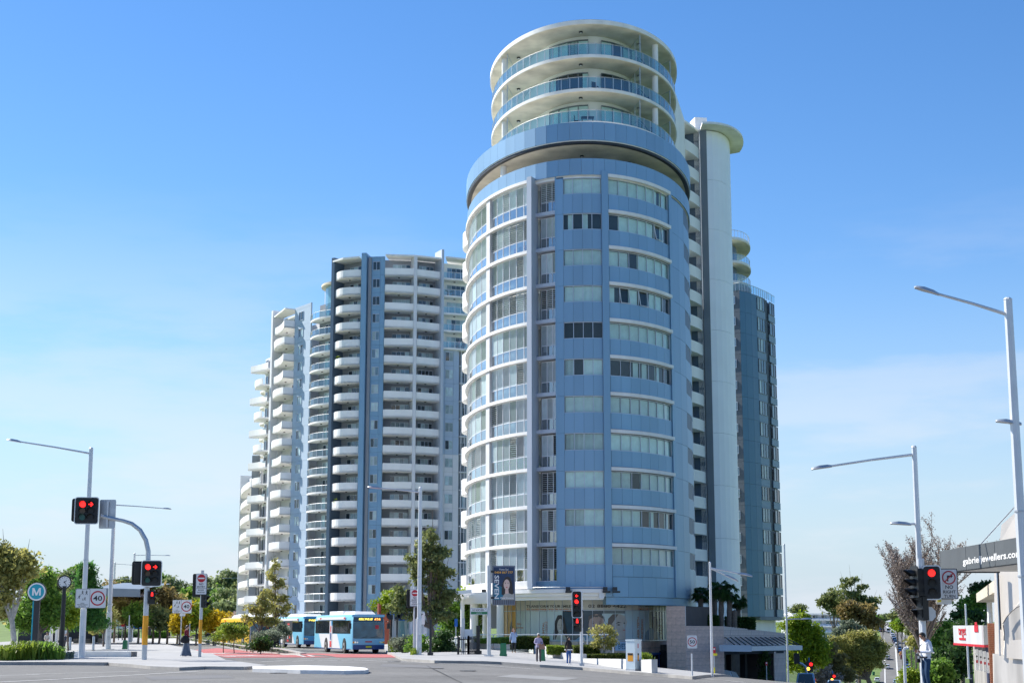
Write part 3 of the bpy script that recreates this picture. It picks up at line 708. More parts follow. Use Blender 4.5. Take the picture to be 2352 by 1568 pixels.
for i in range(len(gph)-1):
    panel(EG, gph[i], gph[i+1], zc0, zc1, o=0, m=bgm[i], th=.03, gap=.02, name='glass_panel', par=GF)
    panel(EG, gph[i], gph[i+1], zc1+.05, zc2, o=0, m=film_top if i > 2 else film_gold, th=.03, gap=.02, name='header_panel', par=GF)
for t in gph: w = .035/9; EG.solid(fm, t-w/2, t+w/2, -.05, .05, zc0, zc2, 1)
EG.solid(fm, gph[0], gph[-1], -.05, .05, zc1-.01, zc1+.05, 40); EG.solid(fm, gph[0], gph[-1], -.05, .06, zc0-.09, zc0, 40)
fm.build('mullions', frame_m, GF)
def film_shape(pts, name, m, o=.012, step=9.):
    """a flat print on the curved glass, outlined on the photo's own grid"""
    bd = []; n = len(pts)
    for i in range(n):
        a, b = Vector(pts[i]), Vector(pts[(i+1) % n]); k = max(1, int((b-a).length/step)); bd += [a.lerp(b, j/k) for j in range(k)]
    P = list(bd); nb = len(bd); xs = [p.x for p in bd]; ys = [p.y for p in bd]
    x = min(xs)+step/2
    while x < max(xs):
        y = min(ys)+step/2
        while y < max(ys):
            if inside((x, y), [tuple(p) for p in bd]): P.append(Vector((x, y)))
            y += step
        x += step
    r = geometry.delaunay_2d_cdt(P, [(i, (i+1) % nb) for i in range(nb)], [], 1, 1e-4)
    return MB().add([EG.hit(v.x, v.y, o) for v in r[0]], [tuple(f) for f in r[2]]).build(name, m, GF, fix=False)
def el(cx, cy, rx, ry, n=16): return [(cx+rx*math.cos(2*math.pi*i/n), cy+ry*math.sin(2*math.pi*i/n)) for i in range(n)]
def film_text(s, cx, cy, h, w, m, name='printed_lettering', vertical=False, o=.02):
    v, f, asp = text_geo(s, 1., True); kx = w/asp
    if vertical: vs = [EG.hit(cx-y*h, cy-x*kx, o) for x, y in v]
    else: vs = [EG.hit(cx+x*kx, cy-y*h, o) for x, y in v]
    return MB().add(vs, f).build(name, m, GF, fix=False)
# woman with long dark hair
film_shape([(1270, 1468), (1275, 1425), (1281, 1412), (1289, 1411), (1296, 1418), (1300, 1440), (1305, 1468)], 'portrait_hair', hair_p)
film_shape(el(1287, 1437, 7.2, 17), 'portrait_face', skin_g, .017); film_shape([(1276, 1468), (1282, 1452), (1293, 1452), (1303, 1468)], 'portrait_neck', skin_g, .016)
film_shape([(1288, 1420), (1293, 1426), (1294, 1440), (1290, 1451), (1288, 1440)], 'portrait_cheek', skin_s, .019); film_shape(el(1284, 1434, 1.7, .8, 8), 'portrait_eye', eye_p, .021); film_shape(el(1290.5, 1434, 1.7, .8, 8), 'portrait_eye', eye_p, .021); film_shape(el(1287, 1441, 1.3, 1.6, 8), 'portrait_nose', skin_s, .021); film_shape(el(1287, 1447, 3, 1.4, 10), 'portrait_smile', ink_w, .021)
# large smiling man
film_shape([(1320, 1470), (1330, 1462), (1352, 1455), (1398, 1455), (1420, 1470)], 'portrait_suit', ink_b, .014)
film_shape([(1350, 1470), (1357, 1452), (1378, 1452), (1392, 1470)], 'portrait_shirt', ink_w, .017)
film_shape(el(1370, 1434, 18, 25), 'portrait_face', skin_p, .018); film_shape([(1350, 1428), (1352, 1414), (1362, 1409), (1378, 1409), (1388, 1416), (1390, 1428), (1384, 1419), (1370, 1416), (1356, 1420)], 'portrait_hair', mat('printed grey hair', (.10, .09, .09), .4), .021)
film_shape([(1380, 1416), (1387, 1428), (1386, 1444), (1376, 1458), (1379, 1440), (1377, 1428)], 'portrait_cheek', mat('printed shaded skin', (.38, .24, .20), .4), .0195); film_shape(el(1362, 1431, 3, 1.2, 8), 'portrait_eye', eye_p, .022); film_shape(el(1378, 1431, 3, 1.2, 8), 'portrait_eye', eye_p, .022); film_shape([(1357, 1428), (1362, 1426), (1367, 1428), (1362, 1427.4)], 'portrait_eyebrow', eye_p, .022); film_shape([(1373, 1428), (1378, 1426), (1383, 1428), (1378, 1427.4)], 'portrait_eyebrow', eye_p, .022); film_shape(el(1371, 1447, 8, 2.6, 12), 'portrait_smile', ink_w, .022)
film_shape([(1367, 1432), (1373, 1432), (1376, 1441), (1365, 1441)], 'portrait_nose', mat('printed shaded skin', (.38, .24, .20), .4), .022)
# woman tilting her head in white light
film_shape([(1383, 1468), (1383, 1408), (1452, 1408), (1452, 1468)], 'portrait_background', film, .010)
film_shape([(1396, 1440), (1398, 1420), (1408, 1410), (1424, 1409), (1436, 1414), (1440, 1428), (1436, 1446), (1438, 1468), (1405, 1468)], 'portrait_face', skin_g, .014)
film_shape([(1395, 1444), (1397, 1420), (1407, 1409.5), (1421, 1409), (1412, 1422), (1403, 1436), (1399, 1450)], 'portrait_hair', mat('printed brown hair', (.16, .12, .10), .4), .018)
film_shape([(1398, 1440), (1404, 1430), (1410, 1436), (1414, 1450), (1420, 1468), (1405, 1468)], 'portrait_cheek', skin_s, .016); film_shape([(1414, 1432), (1420, 1427), (1428, 1429), (1420, 1429.5)], 'portrait_eyebrow', hair_p, .019); film_shape(el(1421, 1434, 3.4, 1.4, 8), 'portrait_eye', hair_p, .019); film_shape(el(1434, 1430, 1.8, 1.6, 8), 'portrait_eye', hair_p, .019)
film_shape(el(1434, 1446, 4, 1.6, 10), 'portrait_smile', mat('printed lips', (.45, .2, .19), .4), .019)
# bald man with his hand at his chin
film_shape([(1479, 1468), (1484, 1450), (1494, 1440), (1506, 1444), (1514, 1452), (1516, 1468)], 'portrait_shirt', ink_b, .014)
film_shape(el(1505, 1433, 7, 17), 'portrait_face', mat('printed warm skin', (.33, .19, .17), .4, var=.15), .018); film_shape([(1501, 1468), (1502, 1450), (1509, 1448), (1511, 1468)], 'portrait_hand', skin_p, .018)
# ochre panel with a small dark figure
film_shape([(1172, 1468), (1171, 1440), (1174, 1425), (1177, 1440), (1178, 1468)], 'poster_figure', film_dark, .012)
film_text('TRANSFORM YOUR SMILES', 1262, 1391.5, 6.0, 106, ink_k); film_text('TRANSFORM YOUR WORLD', 1262, 1399.8, 6.0, 106, ink_o)
film_text('02 8880 4422', 1395, 1391, 7.5, 88, ink_k); film_text('LIFE CHANGING', 1484, 1391, 5, 36, ink_k); film_text('SMILES INSIDE', 1484, 1398, 5, 36, ink_o)
film_text('LASER TEETH', 1466, 1442, 4.6, 52, ink_o, vertical=True); film_text('WHITENING', 1475, 1444, 4.6, 46, ink_o, vertical=True)
film_text('DENTAL', 1248, 1446, 4.4, 36, ink_o, vertical=True); film_text('VENEERS', 1255, 1446, 4.4, 40, ink_o, vertical=True)
for x, y, h, w in ((1192, 1432, 5, 10), (1194, 1440, 4, 16), (1517, 1437, 5, 7), (1518, 1446, 4, 8), (1519, 1453, 4, 8)): film_text('365' if h == 5 else 'Dentists', x, y, h, w, ink_o)
film_shape([(1385, 1468), (1383, 1436), (1388, 1436), (1390, 1468)], 'printed_stripe', ink_o, .016); film_shape([(1395, 1468), (1394, 1432), (1397, 1432), (1399, 1468)], 'printed_stripe', ink_o, .016)
# inner drum and stone plinth
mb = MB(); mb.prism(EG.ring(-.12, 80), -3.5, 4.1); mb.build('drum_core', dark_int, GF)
SB = Ell(6.3, 146, 7.82, 17.55)
def stone_course(E, p0, p1, z0, z1, bw, bh, par, m=stone):
    rows = max(1, int(round((z1-z0)/bh))); bh = (z1-z0)/rows
    L_ = sum((E.p(lerp(p0, p1, (i+1)/20))-E.p(lerp(p0, p1, i/20))).length for i in range(20)); n = max(1, int(L_/bw))
    for r in range(rows):
        off = .5*(r % 2)
        for i in range(-1, n):
            a, b = max(0, (i+off)/n), min(1, (i+1+off)/n)
            if b-a < .2/n: continue
            panel(E, lerp(p0, p1, a), lerp(p0, p1, b), z0+r*bh, z0+(r+1)*bh, o=random.uniform(-.012, .012), m=m, th=.08, gap=.012, name='stone_block', par=par, gz=.012)
stone_course(SB, SB.phi(1240, 0), R(84), -1.65, .50, 1.05, .54, GF)
# columns and canopy of stepped white beams
for px, r, Y in ((1089, .34, 134), (1114, .22, 136), (1149, .30, 131.5), (1100, .30, 140)):
    p = at(px, 1440, Y); MB().tube([(p.x, p.y, -.2), (p.x, p.y, 4.1)], r, 18).build('round_column', white, GF, smooth=True)
for o0, o1, z0, z1, pa, pb in ((-.2, .55, 4.25, 4.55, R(-96), PH[1386]), (-.4, .25, 3.98, 4.24, R(-98), PH[1386]-.01), (-.9, -.05, 3.72, 3.97, R(-100), PH[1386]-.02)):
    mb = MB(); E1.solid(mb, pa, pb, o0, o1, z0, z1, 34); mb.build('canopy_beam', white, GF)
MB().prism(E1.ring(-.6, 80), 4.0, 4.1).build('canopy_ceiling', concrete_white, GF)
mb = MB(); E1.solid(mb, PH[1386], R(97), -1.6, -.05, 3.35, 3.93, 20); mb.build('entrance_soffit', clad, GF)
rail = [E1.p(lerp(PH[1220], PH[1386], i/12), .75) for i in range(13)]
MB().tube([(p.x, p.y, 4.68) for p in rail], .05, 6).build('canopy_rail', steel, GF)
for px in (1307, 1387, 1408, 1165, 1125):
    p = E1.p(E1.phi(px, 4.5), .62); mb = MB(); mb.box((p.x, p.y, 4.55), (.35, .45, .28)); mb.box((p.x+.1, p.y-.05, 4.32), (.6, .3, .14)); mb.build('canopy_bracket', dark_metal, GF)
p = E1.p(E1.phi(1380, 4.2), .45); MB().box((p.x, p.y, 4.1), (.40, .2, .55)).build('wall_cabinet', sign_white, GF)
# white beam pergola reaching left over the steps
pg = thing('pergola', 'white stepped beam canopy reaching left of the tower entrance over the steps', 'canopy', (-4.5, 138, 0))
for i in range(7):
    y = 128.5+i*2.1; a = at(1082+i*1.0, 1361, y); b = at(1030+i*3.2, 1367+i*1.1, y+1.2); d = b-a
    MB().obox(a, d, (.0, .32, 0), (0, 0, .28)).build('beam', white, pg)
for i in range(4):
    a = at(1078-i*13, 1372+i*2.4, 129+i*.3); b = at(1078-i*13+4, 1372, 142); MB().obox(a, b-a, (.35, 0, 0), (0, 0, .22)).build('beam', concrete_white, pg)
a = at(1062, 1440, 131); MB().tube([(a.x, a.y, -.2), (a.x, a.y, 4.0)], .16, 12).build('post', white, pg)
mb = MB(); a = at(1058, 1385, 132); mb.obox(a, (3.6, 0, 0), (0, 8, .0), (0, 0, .9)); mb.build('fascia_beam', white, pg)
# ================================================================== dark round tower at the right, behind
def chain(px, ang, x, y):
    """plan polyline: from (x, y) run to each photo column px along a wall turned ang degrees (positive = nearer to the right)"""
    out = [Vector((x, y))]
    for p, a in zip(px, ang):
        k = ray(p, 1400).x/ray(p, 1400).y; c, s = math.cos(R(a)), math.sin(R(a)); X, Y = out[-1]
        l = (k*Y-X)/(c+k*s); out.append(Vector((X+l*c, Y-l*s)))
    return out
def wallp(a, b, u0, u1): return a.lerp(b, u0), a.lerp(b, u1)
def flat_panel(a, b, z0, z1, m, name, par, o=0., th=.1, g_=.012):
    d = (b-a).normalized(); n = Vector((d.y, -d.x)); a, b = a+d*g_+n*o, b-d*g_+n*o; q = -n*th
    return MB().obox((a.x, a.y, z0+g_), (b.x-a.x, b.y-a.y, 0), (q.x, q.y, 0), (0, 0, z1-z0-2*g_)).build(name, m, par)
def flat_window(a, b, z0, z1, n, par, o=.0, states=None, rec=.0, fm=None, name='window', hood=False):
    """framed window on a flat wall, panes as sub-parts; o = how far the frame stands out from the wall line"""
    d = (b-a); L_ = d.length; d.normalize(); nr = Vector((d.y, -d.x)); fr = MB(); t = min(.06, L_*.05)
    def bx(u0, u1, za, zb, o0, o1):
        p = a+d*u0+nr*o0; fr.obox((p.x, p.y, za), (d.x*(u1-u0), d.y*(u1-u0), 0), (nr.x*(o1-o0), nr.y*(o1-o0), 0), (0, 0, zb-za))
    bx(0, L_, z0, z0+t, o-.08, o+.03); bx(0, L_, z1-t, z1, o-.08, o+.03)
    for i in range(n+1): c = L_*i/n; bx(max(0, c-t/2), min(L_, c+t/2), z0+t, z1-t, o-.08, o+.03)
    f = fr.build(name, fm or frame_m, par)
    for i in range(n):
        st = states[i] if states else random.choice('dcdcs'); m = {'d': glass_dark, 'c': glass_curt, 's': glass_sky}[st]
        p, q = a+d*(L_*i/n+t/2)+nr*(o-.03), a+d*(L_*(i+1)/n-t/2)+nr*(o-.03)
        MB().quad((p.x, p.y, z0+t), (q.x, q.y, z0+t), (q.x, q.y, z1-t), (p.x, p.y, z1-t)).build('pane', m, f)
    return f
T3 = thing('apartment_tower', 'dark blue round tower behind the main tower at its right, with narrow window columns', 'apartment tower', (40, 225, 0))
st = at(1717, 1400, 215); W = chain([1730, 1744, 1757, 1777, 1785, 1800], [-40, -47, -54, -58, -60, -64], st.x, st.y)
pd = chain([1680], [40], st.x, st.y)[1]
zt3 = at(1714, 667, 215).z; zb3 = at(1717, 1415, 215).z; nf = 15
mb = MB(); inner = [pd+Vector((.3, .4))]+[w+Vector((-.25, .35)) for w in W]+[Vector((W[-1].x-2, W[-1].y+14)), Vector((pd.x-3, pd.y+16))]
mb.prism([tuple(v) for v in inner], zb3, zt3-.1); mb.build('tower_core', clad_dark, T3)
fl = (zt3-zb3)/nf
shaded_blue = mat('shaded blue cladding', (.085, .19, .28), .45, .35, var=.04, scale=.3)  # cladding colour darkened to carry the shade on the face turned right
spand = mat('blue grey spandrel', (.20, .30, .39), .5, .2, var=.04)
deep = mat('slate cladding', (.075, .10, .125), .55, .1, var=.05)
for k in range(nf):
    z0, z1 = zb3+fl*k, zb3+fl*(k+1)
    flat_panel(pd, W[0], z0, z1, deep, 'slate_panel', T3, 0, .12)
    for i in range(3): flat_panel(W[i], W[i+1], z0, z1, shaded_blue, 'cladding_panel', T3, 0, .12)
    a, b = W[3], W[4]; flat_panel(a, b, z0, z0+.95, spand, 'spandrel_panel', T3, 0, .12)
    flat_panel(W[5], W[6], z0, z0+1.0, spand, 'spandrel_panel', T3, 0, .12)
    flat_panel(W[4], W[5], z0, z1, deep, 'slot_panel', T3, -.2, .1)
    if k < nf-0:
        p, q = wallp(a, b, .04, .92); flat_window(p, q, z0+.95, z0+fl-.12, 3, T3, .05, random.choice(('ccs', 'css', 'csd')), fm=frame_dk)
        p, q = wallp(W[5], W[6], .1, .85); flat_window(p, q, z0+1.0, z0+fl-.15, 2, T3, .05, 'sd', fm=frame_dk)
        p, q = wallp(pd, W[0], .28, .72); flat_window(p, q, z0+1.1, z0+2.25, 2, T3, .07, 'ds')
        flat_panel(a, b, z0+fl-.12, z1, spand, 'spandrel_panel', T3, 0, .12, .004)
# roof terrace railing and the round balcony storeys above
rp = [pd]+W[:1]+W[1:]; rl = MB(); 
for i in range(len(rp)-1):
    a, b = rp[i], rp[i+1]; rl.tube([(a.x, a.y, zt3+1.1), (b.x, b.y, zt3+1.1)], .04, 4); n = 4 if i in (0, 4) else 2
    for j in range(n):
        c = a.lerp(b, j/n); rl.box((c.x, c.y, zt3+.55), (.06, .06, 1.1))
    MB().quad((a.x, a.y, zt3+.05), (b.x, b.y, zt3+.05), (b.x, b.y, zt3+1.05), (a.x, a.y, zt3+1.05)).build('terrace_glass', glass_bal, T3)
rl.build('terrace_railing', steel, T3)
q = at(1676, 1400, 226); EU = Ell(q.x, 226, 4.05, 8.5)
for i in range(3):
    zb = at(1690, (652, 606, 553)[i], 220).z
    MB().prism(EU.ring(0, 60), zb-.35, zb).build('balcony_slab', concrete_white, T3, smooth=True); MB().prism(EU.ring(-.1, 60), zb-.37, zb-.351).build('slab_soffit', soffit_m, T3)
    if i < 2:
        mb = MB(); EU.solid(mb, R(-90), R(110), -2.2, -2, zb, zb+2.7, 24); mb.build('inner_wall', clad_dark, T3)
    gl = MB(); pts = [EU.p(R(t), -.15) for t in range(-60, 111, 8)]
    for a, b in zip(pts[:-1], pts[1:]):
        gl.box((a.x, a.y, zb+.5), (.05, .05, 1.0)); 
        if i < 2: MB().quad((a.x, a.y, zb+.05), (b.x, b.y, zb+.05), (b.x, b.y, zb+.98), (a.x, a.y, zb+.98)).build('balustrade_pane', glass_bal, T3)
    gl.tube([(p.x, p.y, zb+1.0) for p in pts], .04, 4); gl.build('balustrade_rail', steel, T3)
mb = MB(); mb.prism([tuple(v) for v in [W[1]+Vector((-1, 1.5)), W[3]+Vector((-.5, 1)), W[-1]+Vector((-1, 1)), W[-1]+Vector((-1, 9)), Vector((W[0].x-2, W[0].y+9))]], -3, zb3); mb.build('tower_base', white, T3)
MB().prism([tuple(v+Vector((.1, -.1))) for v in W[2:]]+[tuple(W[-1]+Vector((0, 6))), tuple(W[2]+Vector((-3, 4)))], zb3-.45, zb3-.01).build('base_band', clad_dark, T3)

# ================================================================== balcony tower at the left
T2 = thing('apartment_tower', 'pale tower with stacked curved white balconies and blue walls, left of the main tower', 'apartment tower', (-20, 270, 0))
c0 = at(826, 1400, 264).xy
Rt = chain([833, 873, 941, 946, 1002, 1050, 1075], [9, 9, -8, -15, -25, -25, -25], c0.x, c0.y)
Lf = chain([817, 756, 749, 699, 661, 615, 607], [9, 36, 45, 52, 56, 58, 60], c0.x, c0.y)
Lf2 = chain([586, 569, 549], [66, 20, 77], Lf[-1].x, Lf[-1].y)
FH2 = 3.0; NB = 19
def zt2(px, py, P): return at(px, py, P.y).z
ztop = zt2(865, 590, Rt[1]); ZB = at(865, 1440, 264).z-1.6-4.0
grey_w = mat('grey blue render', (.40, .50, .62), .75, var=.05, scale=.3); mid_grey = mat('mid grey render', (.26, .28, .31), .8, var=.06, scale=.3); blue_w = mat('blue painted render', (.21, .37, .53), .7, var=.04, scale=.3)
lt_grey = mat('light grey painted render', (.70, .71, .73), .75, var=.05, scale=.3)
def zf(k): return ztop-3.25-FH2*k             # floor line of the k-th storey from the top
def nrm2(a, b): d = (b-a).normalized(); return Vector((d.y, -d.x))
def finw(P, d, w, dep, z0, z1, m, name='fin_wall'):
    """vertical fin: w along the facade, dep outwards"""
    n = Vector((d.y, -d.x)); o = P-d*w/2-n*1.8
    return MB().obox((o.x, o.y, z0), (d.x*w, d.y*w, 0), (n.x*(dep+1.8), n.y*(dep+1.8), 0), (0, 0, z1-z0)).build(name, m, T2)
def bay(A, B, k0, k1, prof, m_back=mid_grey, glass=False, par_h=1.35, side='', back=1.8, wn=4):
    """stack of balconies between facade points A and B for storeys k0..k1; prof(u, k) gives how far the front bulges out"""
    d = (B-A); n = nrm2(A, B)
    flat_panel(A-n*back, B-n*back, zf(k1)-.3, zf(k0)+FH2, m_back, 'recess_wall', T2, 0, .2, 0)
    for k in range(k0, k1+1):
        z = zf(k); N = 10; fr = [A+d*(i/N)+n*prof(i/N, k) for i in range(N+1)]
        pts = [tuple(p) for p in fr]+[tuple(B-n*back), tuple(A-n*back)]
        b_ = MB(); b_.prism(pts, z-.28, z, 0)
        if not glass:
            path = list(fr)
            if 'r' in side: path = path+[B]
            if 'l' in side: path = [A]+path
            b_.wall([tuple(p) for p in path], .14, z-.279, z+par_h-.28)
            bo = b_.build('balcony', white, T2)
        else:
            bo = b_.build('balcony', white, T2); po = MB()
            for i in range(0, N, 2):
                p, q = fr[i], fr[i+2]
                MB().quad((p.x, p.y, z+.06), (q.x, q.y, z+.06), (q.x, q.y, z+1.0), (p.x, p.y, z+1.0)).build('balustrade_pane', glass_bal, bo); po.box((p.x, p.y, z+.5), (.06, .06, 1.0))
            po.tube([(p.x, p.y, z+1.02) for p in fr], .04, 4); po.build('handrail', frame_white, bo)
        a, b = wallp(A-n*back, B-n*back, .3, .92) if wn > 3 else wallp(A-n*back, B-n*back, .5, .9)
        flat_window(a, b, z+.02, z+2.25, wn, T2, .06)
        c = (A+B)/2-n*.4; MB().tube([(c.x, c.y, z-.285), (c.x, c.y, z-.40)], .17, 8).build('ceiling_light', dark_metal, T2)
wave = lambda amp, lo=0.: (lambda u, k: lo+amp*math.sin(math.pi*u))
KB = NB
# bay d (white convex), fins either side
bay(Lf[2], Lf[1], 0, KB, wave(1.3, .1)); finw(Lf[2], (Lf[1]-Lf[2]).normalized(), .65, .75, ZB, zt2(771, 594, Lf[2]), clad_dark)
dd = (Rt[1]-Lf[1]).normalized(); c0 = Vector((c0.x, c0.y)); finw(c0, dd, .85, .95, ZB, ztop+.5, blue_w); finw(c0+dd*.9, dd, .5, .35, ZB, ztop-.2, mid_grey)
# bay c (glass balustrades), recessed between the dark fin and the window wall
kc = int(round((ztop-zt2(742, 690, Lf[3]))/FH2))
bay(Lf[4], Lf[3], kc, KB, wave(.75, .05), glass=True)
# window wall
zw = zt2(690, 694, Lf[4]); kw = int((ztop-3.25-zw)/FH2)+2
for k in range(kw, KB+1):
    z = zf(k)
    for u0, u1 in ((0, .5), (.5, 1)):
        a, b = wallp(Lf[5], Lf[4], u0, u1); flat_panel(a, b, z-.15, z+FH2-.15, grey_w, 'render_panel', T2, 0, .25)
    a, b = wallp(Lf[5], Lf[4], .28, .56); flat_window(a, b, z+.75, z+2.3, 2, T2, .07)
a, b = Lf[5], Lf[4]; flat_panel(a, b, zf(kw)+FH2-.15, zw, grey_w, 'render_panel', T2, 0, .25)
# bay b: wavy parapets with a square right end
kb = int(round((ztop-zt2(655, 752, Lf[6]))/FH2))-1
def wv(u, k): return .15+1.9*u**1.7 if k % 3 else .15+1.9*math.sin(u*math.pi*.62)
bay(Lf[6], Lf[5], kb, KB, wv, m_back=lt_grey, side='r', wn=2)
zfin = zt2(631, 713, Lf[6]); finw(Lf[6]+(Lf[7]-Lf[6])*.3, (Lf[5]-Lf[6]).normalized(), .7, .45, ZB, zfin, lt_grey)
p_ = [tuple(Lf[6]), tuple(Lf[6]+nrm2(Lf[6], Lf[5])*.3), tuple(Lf[5]+nrm2(Lf[6], Lf[5])*1.9), tuple(Lf[5]-nrm2(Lf[6], Lf[5])*1.5), tuple(Lf[6]-nrm2(Lf[6], Lf[5])*1.5)]
MB().prism(p_, zf(kb)+FH2+.05, zf(kb)+FH2+.28).build('balcony_roof', concrete_white, T2)
# bay a: convex balconies left of the fin
ka = int(round((ztop-zt2(612, 850, Lf2[0]))/FH2))-1
bay(Lf2[1], Lf2[0], ka, KB, lambda u, k: (.3+1.6*math.sin(math.pi*(.18+.55*u))) if k % 2 else (.3+1.5*(1-u)**1.5+.3), side='l', m_back=lt_grey, wn=2)
# round glass balconies behind, then the far left stack
q = at(657, 1400, Lf2[0].y+9); EL = Ell(q.x, q.y, 3.0, 4.5); kg = int(round((ztop-zt2(620, 742, q))/FH2))
for k in range(kg, ka):
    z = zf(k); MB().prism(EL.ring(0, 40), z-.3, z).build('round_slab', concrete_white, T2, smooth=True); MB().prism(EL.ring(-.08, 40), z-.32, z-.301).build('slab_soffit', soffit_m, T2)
    gl = MB(); pts = [EL.p(R(t), -.1) for t in range(-170, 1, 17)]
    for a, b in zip(pts[:-1], pts[1:]): MB().quad((a.x, a.y, z+.05), (b.x, b.y, z+.05), (b.x, b.y, z+1.05), (a.x, a.y, z+1.05)).build('balustrade_pane', glass_bal, T2); gl.box((a.x, a.y, z+.5), (.05, .05, 1.0))
    gl.tube([(p.x, p.y, z+1.05) for p in pts], .04, 4); gl.build('handrail', frame_white, T2)
mb = MB(); mb.prism(EL.ring(-1.7, 24), zf(ka)-1, zf(kg)+2.7); mb.build('round_core', lt_grey, T2)
MB().prism(EL.ring(.2, 40), zf(kg)+2.7, zf(kg)+2.9).build('round_roof', concrete_white, T2, smooth=True)
ks = int(round((ztop-zt2(585, 882, Lf2[1]))/FH2))-1
q = at(622, 1400, Lf2[1].y+5); ES_ = Ell(q.x, q.y, 3.0, 4.2)
kfar = int(round((ztop-zt2(565, 1085, Lf2[2]))/FH2))
for k in range(ks, kfar+1):
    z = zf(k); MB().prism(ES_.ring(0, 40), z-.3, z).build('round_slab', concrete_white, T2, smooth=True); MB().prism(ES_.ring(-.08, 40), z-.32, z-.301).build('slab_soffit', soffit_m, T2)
    gl = MB(); pts = [ES_.p(R(t), -.1) for t in range(-170, 1, 17)]
    for a, b in zip(pts[:-1], pts[1:]): MB().quad((a.x, a.y, z+.05), (b.x, b.y, z+.05), (b.x, b.y, z+1.05), (a.x, a.y, z+1.05)).build('balustrade_pane', glass_bal, T2); gl.box((a.x, a.y, z+.5), (.05, .05, 1.0))
    gl.tube([(p.x, p.y, z+1.05) for p in pts], .04, 4); gl.build('handrail', frame_white, T2)
mb = MB(); mb.prism(ES_.ring(-1.6, 24), zf(KB)-1, zf(ks)+2.4); mb.build('round_core', lt_grey, T2)
zfl = zt2(585, 1045, Lf2[1]); flat_panel(Lf2[2], Lf2[1], ZB, zfl, mid_grey, 'end_wall', T2, 0, .4)
bay(Lf2[3], Lf2[2], kfar, KB, lambda u, k: .3+.5*math.sin(math.pi*u), m_back=mid_grey, wn=2, par_h=1.2)
finw(Lf2[3], (Lf2[2]-Lf2[3]).normalized(), .3, .5, ZB, zt2(560, 1092, Lf2[3]), lt_grey)
# blue wall with windows
for k in range(-1, KB+1):
    z = zf(k) if k >= 0 else zf(0)+FH2
    if k < 0: flat_panel(Rt[1], Rt[2], z, ztop, blue_w, 'render_panel', T2, .1, .3); continue
    for u0, u1 in ((0, .25), (.25, .75), (.75, 1)):
        a, b = wallp(Rt[1], Rt[2], u0, u1); flat_panel(a, b, z, z+FH2, blue_w, 'render_panel', T2, .1, .3)
    a, b = wallp(Rt[1], Rt[2], .31, .72); flat_window(a, b, z+.85, z+2.35, 2, T2, .17, 'dd' if k < 3 else None)
# bays e1 and e2 with the white fin between
def e1p(u, k): return (.55+.75*math.cos(u*1.3) if k % 4 else .75+.35*u) + (.3 if k % 2 else 0)
bay(Rt[2], Rt[3], 0, KB, e1p, side='l', m_back=mid_grey); bay(Rt[4], Rt[5], 0, KB, lambda u, k: .75-.35*u+(.2 if k % 3 == 1 else 0), m_back=mid_grey)
finw((Rt[3]+Rt[4])/2, (Rt[4]-Rt[3]).normalized(), .55, 1.05, ZB, ztop+.1, lt_grey)
de = (Rt[5]-Rt[4]).normalized(); finw(Rt[5]+de*.2, de, .45, 1.25, ZB+10, zt2(1015, 576, Rt[5]), clad_pale)
# right wall: five storeys of glass balconies over a plain wall with windows
bay(Rt[5]+de*.4, Rt[7], 0, 4, lambda u, k: .8+.3*math.sin(math.pi*u), glass=True, m_back=white, back=1.2)
for k in range(5, KB+1):
    z = zf(k)
    for u0, u1 in ((0, .3), (.3, .72), (.72, 1)):
        a, b = wallp(Rt[5], Rt[6], u0, u1); flat_panel(a, b, z, z+FH2, grey_w if k < 11 else lt_grey, 'render_panel', T2, .2, .3)
    a, b = wallp(Rt[5], Rt[6], .33, .70); flat_window(a, b, z+.8, z+2.35, 2, T2, .27, 'cc' if k % 5 else 'dc')
    a, b = wallp(Rt[6], Rt[7], .05, .95); 
    fr = MB(); n = nrm2(a, b)
    p = a+n*.5; fr.obox((p.x, p.y, z), (b.x-a.x, b.y-a.y, 0), (n.x*-.6, n.y*-.6, 0), (0, 0, .18))
    for u in (.15, .5, .9): c = a.lerp(b, u)+n*.35; fr.box((c.x, c.y, z+1.55), (.12, .12, 2.8))
    fr.build('balcony_frame', lt_grey, T2); flat_panel(a-n*.9, b-n*.9, z, z+FH2, mid_grey, 'recess_wall', T2, 0, .1, 0)
    flat_window(*wallp(a-n*.9, b-n*.9, .3, .9), z+.1, z+2.2, 2, T2, .06)
nI = -nrm2(Lf2[1], Lf2[0]); qa, qb = Lf2[1]+nI*.7, Lf2[0]+nI*.7; MB().prism([tuple(v) for v in (qa, qb+Vector((1.2, -1.6)), qb+nI*9, qa+nI*9)], ZB, zf(ka)+2.6).build('rear_block', lt_grey, T2)
for k in range(ka, KB): flat_window(*wallp(qa, qb, .1, .35), zf(k)+.2, zf(k)+2.2, 1, T2, .08, 'd'); flat_window(*wallp(qa, qb, .55, .95), zf(k)+.1, zf(k)+2.2, 2, T2, .08)
